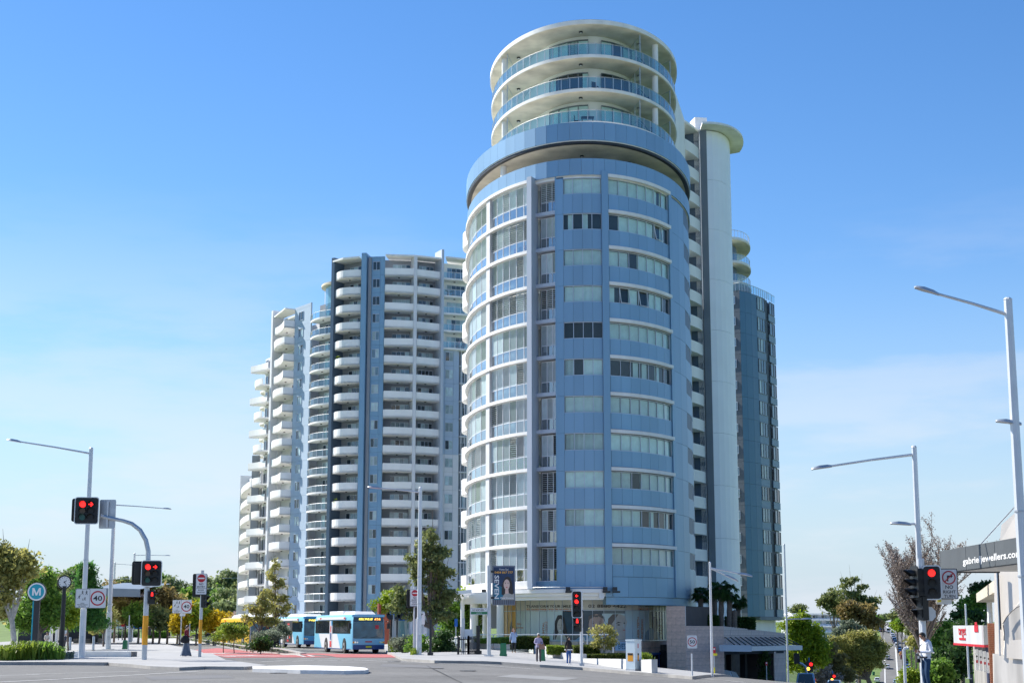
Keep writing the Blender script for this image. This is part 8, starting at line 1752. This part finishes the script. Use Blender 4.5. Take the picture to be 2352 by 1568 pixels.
for px, py, rx, ry, mk, lb in ((428, 1405, 17, 18, 'wattle', 'yellow green wattle behind the smaller 40 sign pole'), (452, 1412, 22, 28, 'bright', 'bright green tree between two yellow wattles'), (491, 1428, 22, 20, 'wattle', 'bright yellow wattle right of the banded NO ENTRY post'), (414, 1432, 12, 16, 'wattle', 'small yellow wattle behind the gum trunks')): tree('wattle_tree', lb, px, 170, [(px, py, rx, ry), (px-rx*.4, py+ry*.5, rx*.6, ry*.5), (px+rx*.4, py-ry*.3, rx*.6, ry*.5)], 2200, .42, mk, .1, dep=1)
# ---- far bush behind the interchange
fb = [(128, 1352, 26, 26), (150, 1338, 22, 20), (180, 1330, 30, 26), (168, 1372, 30, 30), (240, 1372, 24, 24), (268, 1345, 16, 12), (292, 1350, 18, 16), (330, 1352, 26, 26), (358, 1345, 20, 24), (380, 1345, 26, 28), (402, 1358, 26, 26), (425, 1368, 26, 24), (448, 1374, 24, 22), (466, 1362, 22, 20), (478, 1350, 22, 22), (500, 1340, 22, 22), (520, 1334, 22, 22), (540, 1338, 20, 22), (557, 1352, 20, 26), (505, 1375, 28, 26), (535, 1385, 28, 26), (470, 1390, 26, 22), (560, 1395, 24, 24), (440, 1395, 22, 18), (545, 1412, 22, 16), (515, 1405, 22, 18), (575, 1415, 20, 18)]
fb.sort(); ORD = 'first second third fourth fifth sixth seventh eighth ninth tenth eleventh twelfth thirteenth fourteenth fifteenth sixteenth seventeenth eighteenth nineteenth twentieth twenty-first twenty-second twenty-third twenty-fourth twenty-fifth twenty-sixth twenty-seventh'.split()
for i, (px, py, rx, ry) in enumerate(fb):
    Y = 430-(py-1330)*1.2+random.uniform(-15, 15); sub = [(px+random.uniform(-.8, .8)*rx, py+random.uniform(-.8, .7)*ry, rx*random.uniform(.4, .6), ry*random.uniform(.3, .5)) for _ in range(6)]
    tree('far_gum_tree', ORD[i]+' grey green gum from the left in the far bushland behind the interchange', px, Y, sub+[(px, py+ry*.4, rx*.8, ry*.6)], 1500, .95, random.choice(('far', 'gum', 'far', 'green')), .3, 1.7, bark_pale if i % 3 else bark, 'far gums behind the interchange', .6, z0=1.)
# hedges and shrubs along the far side of the bus road
def hedge(name, label, pts, y_top, dep, n, ls, mk, cat='hedge', dz=.1, Yo=None, droop=0., kind=None):
    """clipped strip of leaves standing on ground points pts (photo pixels) up to the photo rows y_top"""
    Wp = [gp(x, y, dz) if Yo is None else at(x, y, Yo) for x, y in pts]; t = thing(name, label, cat, tuple(Wp[0])); C = []; tot = sum((Wp[i+1]-Wp[i]).length for i in range(len(Wp)-1)); core = MB()
    for i in range(len(Wp)-1):
        a, b = Wp[i], Wp[i+1]; k = max(8, int(n*(b-a).length/tot)); u = RNG.uniform(0, 1, k); h0, h1 = at(pts[i][0], y_top[i], a.y).z-a.z, at(pts[i+1][0], y_top[i+1], b.y).z-b.z; h = h0+(h1-h0)*u
        f = RNG.uniform(0, 1, k); top = f < .45; zz = np.where(top, h*RNG.uniform(.88, 1.08, k), h*RNG.uniform(0, 1, k)); dd = np.where(top, RNG.uniform(0, dep, k), RNG.uniform(-.08, .12, k)); d = (b-a).xy.normalized()
        C.append(np.stack([a.x+(b.x-a.x)*u-d.y*dd, a.y+(b.y-a.y)*u+d.x*dd, a.z+(b.z-a.z)*u+zz], 1))
        ia, ib = a+Vector((-d.y, d.x, 0))*.12, b+Vector((-d.y, d.x, 0))*.12; q = Vector((-d.y, d.x, 0))*(dep-.1)
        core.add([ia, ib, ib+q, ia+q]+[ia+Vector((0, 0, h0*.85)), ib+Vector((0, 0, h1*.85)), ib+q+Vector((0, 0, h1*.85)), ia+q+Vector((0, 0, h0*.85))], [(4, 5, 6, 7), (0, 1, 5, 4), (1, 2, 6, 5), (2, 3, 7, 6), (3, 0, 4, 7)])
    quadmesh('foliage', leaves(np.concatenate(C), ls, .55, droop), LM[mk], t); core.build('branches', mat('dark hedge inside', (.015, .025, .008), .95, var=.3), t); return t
hedge('hedge', 'green hedge across the far side of the bus road under the gums', [(340, 1464), (385, 1464)], [1450, 1449], 2.0, 1400, .3, 'green'); hedge('hedge', 'low hedge behind the stone bench on the plaza', [(225, 1466), (262, 1465), (320, 1463)], [1455, 1453, 1451], 2.0, 1600, .3, 'dark')
hedge('hedge', 'bushy green planting right of the walking woman along the bus road', [(392, 1463), (412, 1464), (440, 1467)], [1450, 1452, 1455], 1.5, 1200, .26, 'bright')
# bus island planting
gcp = P2([(410, 1466), (465, 1475), (565, 1491.5), (640, 1497.5), (662, 1497.5), (640, 1490), (575, 1474), (500, 1462), (450, 1460)], .12); n = 9000; xs = [p[0] for p in gcp]; ys = [p[1] for p in gcp]; C = []
while len(C) < n:
    x, y = random.uniform(min(xs), max(xs)), random.uniform(min(ys), max(ys))
    if inside((x, y), gcp): C.append((x, y, g(x, y)+.12+abs(random.gauss(0, .17))+.18*max(0, math.sin(x*1.7)*math.sin(y*.9))))
o = quadmesh('ground_cover', leaves(np.array(C), .22, .4, -.5), LM['grey'], None, 'stuff'); o2 = quadmesh('ground_cover', leaves(np.array(C[::3])+np.array((.05, 0, .05)), .20, .4, -.6), LM['bright'], None, 'stuff')
for px, py, rx, ry, Y, mk, lb in ((540, 1448, 26, 18, 118, 'lime', 'yellow green shrub on the bus island left of the crossing sign'), (515, 1456, 22, 14, 120, 'lime', 'low yellow green shrub beside the yellow bus'), (610, 1460, 30, 10, 122, 'grey', 'grey green bush behind the bus island fence'), (645, 1448, 18, 12, 136, 'grey', 'pale grey shrub beside the second blue bus'), (600, 1480, 24, 10, 114, 'dark', 'dark round shrub behind the fence of the bus island')): tree('shrub', lb, px, Y, [(px, py, rx, ry), (px-rx*.5, py+ry*.4, rx*.6, ry*.6), (px+rx*.5, py+ry*.3, rx*.6, ry*.6)], 2200, .20, mk, .04, cat='shrub', droop=-.2, z0=-.1)
tree('young_gum', 'slim upright bronze young gum in front of the left tower', 636, 134, [(630, 1300, 8, 14), (627, 1325, 15, 16), (638, 1345, 18, 16), (620, 1365, 18, 12), (645, 1375, 20, 14), (655, 1395, 14, 10), (622, 1400, 14, 10), (640, 1408, 18, 8)], 2300, .25, 'olive', .11, .36, bark, fill=.1); tree('young_gum', 'spreading bronze young gum left of the slim one', 597, 130, [(600, 1380, 18, 14), (585, 1400, 20, 16), (612, 1398, 20, 16), (575, 1420, 16, 12), (600, 1425, 22, 14), (625, 1428, 18, 12), (608, 1362, 10, 8)], 2300, .25, 'olive', .11, .36, bark, fill=.1)
# ---- around the front bus and the corner
tree('gum_tree', 'large leafy gum beside the NO ENTRY post, tallest street tree', 1000, 121, [(993, 1232, 16, 18), (980, 1262, 24, 20), (1008, 1268, 20, 20), (958, 1290, 24, 18), (1000, 1300, 30, 22), (1022, 1318, 18, 20), (960, 1325, 24, 20), (1005, 1345, 34, 22), (930, 1362, 26, 18), (945, 1385, 34, 20), (915, 1395, 22, 18), (1000, 1385, 36, 22), (1030, 1372, 20, 18), (955, 1412, 22, 14), (1015, 1412, 26, 16)], 8200, .32, 'gum', .22, .55, bark, z0=.0, fill=.1)
tree('small_tree', 'bright green tree behind the front bus roof', 895, 152, [(896, 1378, 22, 18), (880, 1392, 20, 16), (910, 1392, 20, 14)], 2600, .32, 'bright', .1); tree('broadleaf_tree', 'dark leafy tree under the pergola left of the white columns', 1060, 138, [(1040, 1415, 26, 26), (1068, 1402, 22, 24), (1080, 1430, 24, 26), (1052, 1440, 28, 20), (1028, 1440, 20, 20)], 5200, .34, 'green', .16); tree('small_tree', 'low bright shrub tree on the terrace by the tower foot', 1075, 142, [(1072, 1362, 16, 8)], 500, .3, 'bright', .1, limbs=False)
for px, py, rx, ry, Y, mk, n, ls, lb in ((930, 1476, 20, 20, 103, 'grey', 3000, .18, 'grey green rosemary like bush on the corner garden'), (957, 1480, 18, 24, 101, 'green', 2200, .18, 'green bush between the dark post and the signal post'), (1012, 1478, 22, 26, 103, 'dark', 3200, .2, 'dark green bush right of the street light base'), (1035, 1492, 16, 10, 104, 'grey', 1200, .16, 'low grey shrub behind the fence of the corner garden')): tree('shrub', lb, px, Y, [(px, py, rx, ry), (px-rx*.4, py+ry*.3, rx*.7, ry*.7), (px+rx*.4, py+ry*.25, rx*.7, ry*.7)], n, ls, mk, .04, cat='shrub', droop=-.4, z0=-.05)
def tuft(label, px, py, hpx, wpx, n, mk, name='strappy_plant', dz=.12, lean=1., bw=.05):
    P = gp(px, py, dz); s = ppm(P.y); t = thing(name, label, 'plant', tuple(P)); V = []
    for i in range(n):
        bx = P.x+random.gauss(0, .33)*wpx/s; by = P.y+random.uniform(-.2, 1.0); th = random.uniform(0, 6.28); h = hpx/s*random.uniform(.55, 1.1); out = h*random.uniform(.15, .75)*lean; zb = g(bx, by)+dz; w = Vector((-math.sin(th), math.cos(th), 0))*bw*random.uniform(.6, 1.2); d = Vector((math.cos(th), math.sin(th), 0))
        pts = [(0, 0), (.35, .62), (.75, .95), (1.15, .82)]; B_ = [Vector((bx, by, zb))+d*out*a+Vector((0, 0, h*b)) for a, b in pts]; ww = [1, 1, .7, .08]
        for j in range(3): V += [B_[j]-w*ww[j], B_[j]+w*ww[j], B_[j+1]+w*ww[j+1], B_[j+1]-w*ww[j+1]]
    quadmesh('blades', np.array([tuple(v) for v in V]), LM[mk], t); return t
for i, (px, py, h, w, n, mk, lb) in enumerate(((10, 1516, 34, 26, 260, 'lime', 'lime green strappy clump at the far left kerb'), (55, 1515, 42, 30, 320, 'lime', 'lime green strappy clump around the pale gum trunk'), (92, 1514, 40, 30, 320, 'green', 'tall green strappy clump in front of the seated man'), (120, 1514, 30, 22, 220, 'green', 'green strappy clump left of the clock post'), (152, 1512, 16, 10, 80, 'grey', 'small pale tuft right of the clock post'), (908, 1497, 26, 20, 160, 'lime', 'yellow green flax on the corner in front of the bus'), (952, 1503, 16, 14, 90, 'lime', 'low flax tuft at the foot of the dark post'))): tuft(lb, px, py, h, w, n, mk, bw=.045 if i < 5 else .03)
# planters
hedge('hedge', 'mixed flowering bed along the top planter behind the lightbox pole', [(1090, 1476), (1150, 1477), (1208, 1479)], [1468, 1464, 1466], 1.4, 2600, .16, 'green', Yo=118); hedge('hedge', 'bronze clipped hedge behind the woman in the blue shirt', [(1172, 1490), (1222, 1490), (1262, 1490)], [1464, 1462, 1463], 1.4, 3600, .15, 'hedge', Yo=117.5)
hedge('hedge', 'lime green planting behind the old woman', [(1256, 1502), (1295, 1502), (1318, 1502)], [1483, 1484, 1484], 1.6, 2600, .16, 'lime', Yo=98); hedge('hedge', 'clipped hedge behind the woman in the black jumper', [(1318, 1507), (1350, 1507), (1378, 1507)], [1484, 1483, 1484], 1.6, 3200, .14, 'hedge', Yo=96); hedge('hedge', 'long low hedge strip in the lower planter', [(1340, 1513), (1400, 1514), (1445, 1514)], [1503, 1501, 1501], 1.3, 3000, .13, 'hedge', Yo=95)
tree('shrub', 'sparse grey leaved shrub with many pale stems in the lower planter', 1388, 96, [(1385, 1440, 16, 10), (1370, 1455, 16, 14), (1398, 1455, 18, 14), (1385, 1470, 26, 16), (1370, 1485, 16, 12), (1402, 1482, 14, 12)], 1500, .17, 'olive', .05, .3, bark_pale, cat='shrub', fill=.1, z0=at(1388, 1505, 96).z)
tree('shrub', 'bright lime bush beside the switch cabinet', 1479, 96, [(1474, 1508, 9, 9), (1483, 1510, 9, 8)], 900, .16, 'lime', .03, cat='shrub', z0=at(1479, 1516, 96).z)
# podium garden
hedge('hedge', 'very dark hedge on the podium left of the palms', [(1576, 1440), (1612, 1440), (1652, 1441)], [1408, 1412, 1415], 1.2, 2600, .24, 'dark', Yo=133.5); hedge('hedge', 'dark hedge on the podium right of the palms', [(1668, 1442), (1700, 1444), (1736, 1446)], [1418, 1418, 1420], 1.2, 2200, .24, 'dark', Yo=136)
def palm(label, px, py, base_y, Y, fr_px, nf=26, tr=.22):
    c = at(px, py, Y); b = at(px+random.uniform(-3, 3), base_y, Y); t = thing('fan_palm', label, 'palm', (b.x, Y, b.z), 'palms on the podium'); s = ppm(Y); mb = MB(); k = 7
    mb.tube([b.lerp(c, i/k) for i in range(k+1)], [tr*(1.1 if i % 2 else .95) for i in range(k+1)], 8); mb.build('trunk', bark, t); V = []
    for i in range(nf):
        th = random.uniform(0, 6.28); el = random.uniform(-.9, 1.2); st = fr_px/s*.45; d = Vector((math.cos(th)*math.cos(el), math.sin(th)*math.cos(el), math.sin(el))); e = c+d*st; sd = d.cross(Vector((0, 0, 1))); sd = sd.normalized() if sd.length > .1 else Vector((1, 0, 0))
        V += [c-sd*.02, c+sd*.02, e+sd*.02, e-sd*.02]
        for j in range(11):
            a = lerp(-1.25, 1.25, j/10); q = d*math.cos(a)+sd*math.sin(a)+Vector((0, 0, -.25-.25*abs(a))); L_ = fr_px/s*.62*random.uniform(.85, 1.1); p2 = sd*math.cos(a)-d*math.sin(a); m_ = e+q*L_*.55; V += [e, m_+p2*.06, e+q*L_+Vector((0, 0, -.25*L_)), m_-p2*.06]
    quadmesh('fronds', np.array([tuple(v) for v in V]), LM['dark'], t)
for px, py, by, Y, fp, lb in ((1609, 1362, 1425, 136, 24, 'short palm at the left of the podium group'), (1641, 1352, 1430, 139, 26, 'palm behind the street light with the spike top'), (1657, 1348, 1440, 134, 30, 'tallest palm with a thick trunk right of the street light'), (1676, 1358, 1440, 134, 28, 'palm with a slim trunk, right of the tallest palm'), (1697, 1376, 1442, 140, 22, 'drooping palm at the right end of the group')): palm(lb, px, py, by, Y, fp)
p = at(1687, 1440, 134); q = at(1687.5, 1403, 134); tag(MB().tube([p, p.lerp(q, .5), q, q+Vector((.05, 0, .12))], [.24, .21, .24, .05], 8).build('palm_stump', bark), 'bare cut palm trunk on the podium right of the slim palm', 'palm stump')
tree('climbing_plant', 'dark climbing plant hanging down beside the garage mouth', 1756, 136.0, [(1756, 1500, 7, 10), (1755, 1520, 7, 14), (1756, 1545, 8, 14)], 1500, .2, 'dark', .03, cat='climber', z0=-4)
# ---- right-hand valley
tree('broadleaf_tree', 'bright lime green tree beyond the podium end', 1855, 205, [(1838, 1428, 22, 16), (1815, 1432, 18, 12), (1862, 1450, 28, 20), (1835, 1460, 24, 20), (1885, 1480, 24, 24), (1858, 1490, 30, 26), (1830, 1500, 22, 26), (1880, 1510, 26, 22), (1845, 1525, 26, 18)], 14000, .42, 'bright', .3, .9)
tree('gum_tree', 'round dark gum left of the tall slender gum', 1915, 340, [(1912, 1372, 26, 16), (1900, 1385, 20, 14), (1928, 1386, 22, 14), (1915, 1398, 28, 12)], 2600, .8, 'gum', .3, 1.2, group='gums of the right-hand valley')
t = tree('tall_gum', 'tall slender gum with open umbrella tufts above the right-hand trees', 1962, 335, [(1954, 1333, 17, 8), (1938, 1345, 11, 5), (1978, 1348, 12, 5), (1956, 1362, 20, 8), (1975, 1378, 18, 7), (1992, 1388, 24, 9), (2005, 1378, 14, 6), (1944, 1380, 18, 8), (1985, 1402, 26, 9)], 3000, .75, 'gum', .35, .95, bark_pale, 'gums of the right-hand valley', fill=.2)
tree('gum_tree', 'bronze gum below the tall slender gum', 1968, 300, [(1950, 1402, 30, 18), (1985, 1412, 30, 20), (1965, 1425, 40, 20), (2005, 1432, 20, 18)], 4200, .75, 'brown', .35, 1.1, group='gums of the right-hand valley'); tree('broadleaf_tree', 'pale grey green rounded tree in front of the bronze gum', 1945, 285, [(1946, 1440, 20, 16), (1932, 1452, 18, 14), (1958, 1452, 18, 14)], 2600, .6, 'grey', .3, .9)
tree('gum_tree', 'huge spreading olive gum beside the far hill road', 2003, 262, [(1972, 1462, 34, 16), (1945, 1478, 34, 20), (2000, 1474, 24, 18), (2014, 1498, 24, 20), (1980, 1500, 42, 24), (1940, 1510, 32, 22), (1922, 1535, 30, 24), (1970, 1532, 34, 18), (2002, 1522, 22, 14)], 19000, .44, 'olive', .55, 1.0, dep=.8)
tree('gum_tree', 'dark brown gum at the foot of the lime tree', 1915, 240, [(1905, 1490, 18, 16), (1915, 1520, 26, 26), (1930, 1548, 30, 22)], 3600, .55, 'brown', .25, .9, group='gums of the right-hand valley'); tree('shrub', 'dry pinkish bush behind the farthest traffic light', 1905, 222, [(1890, 1545, 14, 16), (1905, 1560, 22, 18), (1880, 1562, 16, 14)], 1800, .45, 'bud', .1, cat='shrub')
fr2 = [(2012, 1425, 12, 10, 620, 'green'), (2027, 1420, 14, 12, 640, 'far'), (2060, 1412, 16, 18, 610, 'gum'), (2078, 1422, 14, 18, 560, 'green'), (2090, 1400, 16, 24, 500, 'far'), (2060, 1432, 10, 8, 600, 'bright'), (2070, 1440, 12, 14, 560, 'bright'), (1835, 1398, 14, 8, 520, 'gum'), (2100, 1440, 16, 20, 400, 'gum'), (2110, 1470, 16, 16, 300, 'olive')]
wh2 = ['at the left of the hill crest', 'on the hill crest behind the power poles', 'right of the power poles', 'on the hill right of the parked white vans', 'partly behind the bare tree, high on the hill', 'small and bright under the power poles', 'bright lime above the hill verge', 'peeping over the far white apartments', 'behind the bare tree trunk', 'low behind the bare tree']
for (px, py, rx, ry, Y, mk), w_ in zip(fr2, wh2): tree('hill_tree', 'leafy hill tree '+w_, px, Y, [(px, py, rx, ry*.7), (px-rx*.5, py+ry*.3, rx*.6, ry*.5), (px+rx*.4, py-ry*.3, rx*.6, ry*.5)], 1300, 1.0, mk, .25, 1.6)
hedge('hedge', 'green verge shrubs along the far hill footpath', [(2078, 1500), (2092, 1530), (2100, 1560)], [1490, 1516, 1540], 3, 1800, .5, 'green')
tree('shrub', 'bright mixed bush beside the slim white post and the man', 2090, 62, [(2088, 1546, 13, 10), (2100, 1558, 14, 12), (2082, 1560, 12, 12)], 1800, .12, 'bright', .04, cat='shrub', z0=-1.5)
for px, py, rx, ry, Y, mk, lb in ((2235, 1390, 22, 30, 118, 'green', 'leafy green tree above the grey shop fascia'), (2262, 1355, 22, 18, 135, 'dark', 'dark open pine seen under the awning'), (2190, 1520, 34, 40, 105, 'dark', 'dark mass of foliage under the bare tree'), (2172, 1462, 30, 40, 112, 'green', 'rounded green tree hidden behind the bare tree branches'), (2205, 1455, 24, 34, 108, 'dark', 'dark tree directly behind the NO RIGHT TURN sign'), (2225, 1425, 24, 24, 112, 'dark', 'dark green tree behind the pale distant pole'), (2150, 1545, 26, 26, 95, 'green', 'green shrub tree behind the man')): tree('broadleaf_tree', lb, px, Y, [(px, py, rx, ry*.7), (px-rx*.5, py+ry*.4, rx*.6, ry*.5), (px+rx*.5, py-ry*.4, rx*.5, ry*.45), (px, py+ry*.6, rx*.8, ry*.5)], 3600, .32, mk, .16, .6, dep=.8, fill=.3)
# bare vase-shaped tree in bud
t = thing('bare_tree', 'leafless vase shaped tree full of brown buds behind the near traffic light', 'tree', (at(2118, 1440, 78).x, 78, -1.4)); mb = MB(); BP = []; rb = random.Random(5); s = ppm(78); root = at(2120, 1520, 78)
def twig(p, d, ln, r, lv):
    n = 4; pts = [p]; q = p.copy(); dd = d.copy()
    for i in range(n):
        dd = (dd+Vector((rb.gauss(0, .10), rb.gauss(0, .10), .07))).normalized(); q = q+dd*ln/n; pts.append(q.copy())
    mb.tube(pts, [max(.010, r*(1-.6*i/n)) for i in range(n+1)], 5 if lv < 2 else 3, cap=False)
    if lv >= 2:
        for i in range(int(ln*55)):
            c = pts[0].lerp(pts[-1], rb.random()); BP.append((c.x+rb.gauss(0, .07), c.y+rb.gauss(0, .07), c.z+rb.gauss(0, .06)))
    if lv < 3:
        for i in range((4, 4, 4)[lv]):
            u = rb.uniform(.25, 1.); c = pts[min(n, int(u*n))]; a = rb.uniform(0, 6.28); sp = (.55, .5, .45)[lv]; nd = (dd+Vector((math.cos(a)*sp, math.sin(a)*sp, rb.uniform(-.05, .3)))).normalized(); twig(c, nd, ln*rb.uniform(.48, .66), r*.5, lv+1)
mb.tube([root-Vector((0, 0, 3)), root, root+Vector((0, 0, .7))], [.24, .2, .17], 8)
for i in range(17):
    a = 6.283*i/17+rb.uniform(-.2, .2); sp = rb.uniform(.08, .52); d = Vector((math.cos(a)*sp, math.sin(a)*sp*.9, 1)).normalized(); twig(root+Vector((0, 0, rb.uniform(.1, .9))), d, (3.7-.9*sp)*rb.uniform(.85, 1.1), .085, 0)
mb.build('branches', mat('grey brown twig bark', (.17, .145, .125), .9, var=.2), t, fix=False); quadmesh('buds', leaves(np.array(BP), .085, .5), LM['bud'], t)

# ---- things standing on the balconies
def potplant(label, P, w, h, mk='dark', n=260):
    t = thing('potted_plant', label, 'plant', tuple(P)); MB().tube([tuple(P), (P[0], P[1], P[2]+.35)], [.16, .22], 10).build('pot', mat('terracotta pot', (.30, .14, .08), .8), t)
    C = blobpts([((P[0], P[1], P[2]+.4+h/2), w/2, w/2, h/2)], n, .12, .1); quadmesh('leaves', leaves(C, .16, .5), LM[mk], t)
a, b = Rt[5]+de*.6, Rt[7]
for u, lb in ((.18, 'bushy pot plant on the second glass balcony of the left tower, left one'), (.34, 'bushy pot plant on the second glass balcony of the left tower, right one')):
    q = a.lerp(b, u)+nrm2(a, b)*.45; potplant(lb, (q.x, q.y, zf(1)), 1.0, .9)
for k, px, lb in ((5, 800, 'small green plant on a white convex balcony below the dark fin top'), (13, 805, 'trailing plant over a white convex balcony low on the left tower')):
    q = Lf[2].lerp(Lf[1], .3)+nrm2(Lf[2], Lf[1])*.9; potplant(lb, (q.x, q.y, zf(k)+.25), .7, 1.2, 'bright')
def chair_at(label, P, yaw, m=dark_metal):
    t = thing('balcony_chair', label, 'chair', tuple(P)); c, s = math.cos(yaw), math.sin(yaw); W = lambda x, y, z: Vector((P[0]+x*c-y*s, P[1]+x*s+y*c, P[2]+z))
    MB().box(W(0, 0, .44), (.45, .45, .04), yaw).build('seat', m, t); MB().box(W(0, .22, .70), (.45, .04, .5), yaw).build('backrest', m, t)
    for x in (-.2, .2):
        for y in (-.2, .2): MB().tube([W(x, y, 0), W(x, y, .43)], .018, 5).build('leg', m, t)
def table_at(label, P, w=1.1):
    t = thing('balcony_table', label, 'table', tuple(P)); MB().box((P[0], P[1], P[2]+.72), (w, .65, .04)).build('tabletop', dark_metal, t)
    for x in (-1, 1):
        for y in (-1, 1): MB().tube([(P[0]+x*w*.42, P[1]+y*.27, P[2]), (P[0]+x*w*.42, P[1]+y*.27, P[2]+.7)], .02, 5).build('leg', dark_metal, t)
q = E2.p(R(-2), -1.3); table_at('dark outdoor table on the lowest of the three top balconies of the main tower', (q.x, q.y, 44.16)); q = E2.p(R(-9), -1.3); chair_at('dark chair left of the outdoor table on the lowest top balcony', (q.x, q.y, 44.16), 1.4)
q = E2.p(R(3), -1.0); chair_at('single chair on the middle top balcony of the main tower', (q.x, q.y, 47.12), .5); q = E2.p(R(46), -1.1); chair_at('chair behind the column on the middle top balcony', (q.x, q.y, 47.12), 2.2); q = E2.p(R(48), -1.1); potplant('dark plant beside the column on the lowest top balcony', (q.x, q.y, 44.16), .6, .9)
# leafy screen behind the glass of one enclosed balcony
C = []; zb_ = Z0+FH*2+.45
for i in range(1400): p = E1.p(lerp(PH[1127]+.01, PH[1220]-.02, random.random()), random.uniform(-.8, -.5)); C.append((p.x, p.y, zb_+random.uniform(0, .95)))
t = thing('leafy_screen', 'green leafy privacy screen behind the glass of an enclosed balcony, fourth from the bottom', 'plant screen', (E1.p(PH[1127], -.6).x, E1.p(PH[1127], -.6).y, zb_)); quadmesh('foliage', leaves(np.array(C), .22, .6), LM['bright'], t)
# washing hung on balconies
def washing(label, A, B, z, cols):
    t = thing('washing_line', label, 'washing', (A.x, A.y, z)); MB().tube([(A.x, A.y, z), (B.x, B.y, z)], .012, 4).build('line', steel, t); n = len(cols)
    for i, c in enumerate(cols):
        a, b = A.lerp(B, (i+.12)/n), A.lerp(B, (i+.85)/n); h = random.uniform(.5, .9); MB().add([(a.x, a.y, z), (b.x, b.y, z), (b.x, b.y+.03, z-h), (a.x, a.y-.03, z-h), (a.x, a.y+.03, z), (b.x, b.y+.06, z), (b.x, b.y+.06, z-h), (a.x, a.y, z-h)], [(0, 1, 2, 3), (7, 6, 5, 4), (2, 3, 7, 6), (0, 4, 7, 3), (1, 2, 6, 5)]).build('garment', mat('garment '+c[0], c[1], .9), t)
GC = dict(w=('white', (.6, .6, .6)), b=('blue', (.05, .10, .28)), p=('pink', (.5, .2, .25)), k=('dark', (.03, .03, .04)), r=('red', (.35, .04, .05)))
for k, cc, lb in ((10, 'kbb', 'dark washing in the narrow top bay of the main tower'), (6, 'wkw', 'washing behind the narrow bay glass at mid height'), (2, 'kwb', 'washing low in the narrow bay of the main tower')): washing(lb, E1.p(PH[1237]+.005, -.8), E1.p(PH[1279]-.005, -.8), Z0+FH*(k-1)+1.45, [GC[c] for c in cc])
washing('mixed washing drying behind louvres, second storey from the top', E1.p(PH[1220]-.22, -.7), E1.p(PH[1220]-.03, -.7), Z0+FH*8+1.2, [GC[c] for c in 'pkrb'])
a, b = Rt[5]+de*1.6, Rt[7]; washing('washing with pink and white clothes on the fifth glass balcony of the left tower', a.lerp(b, .45)+nrm2(a, b)*.5, a.lerp(b, .8)+nrm2(a, b)*.5, zf(4)+1.3, [GC[c] for c in 'pwkp'])
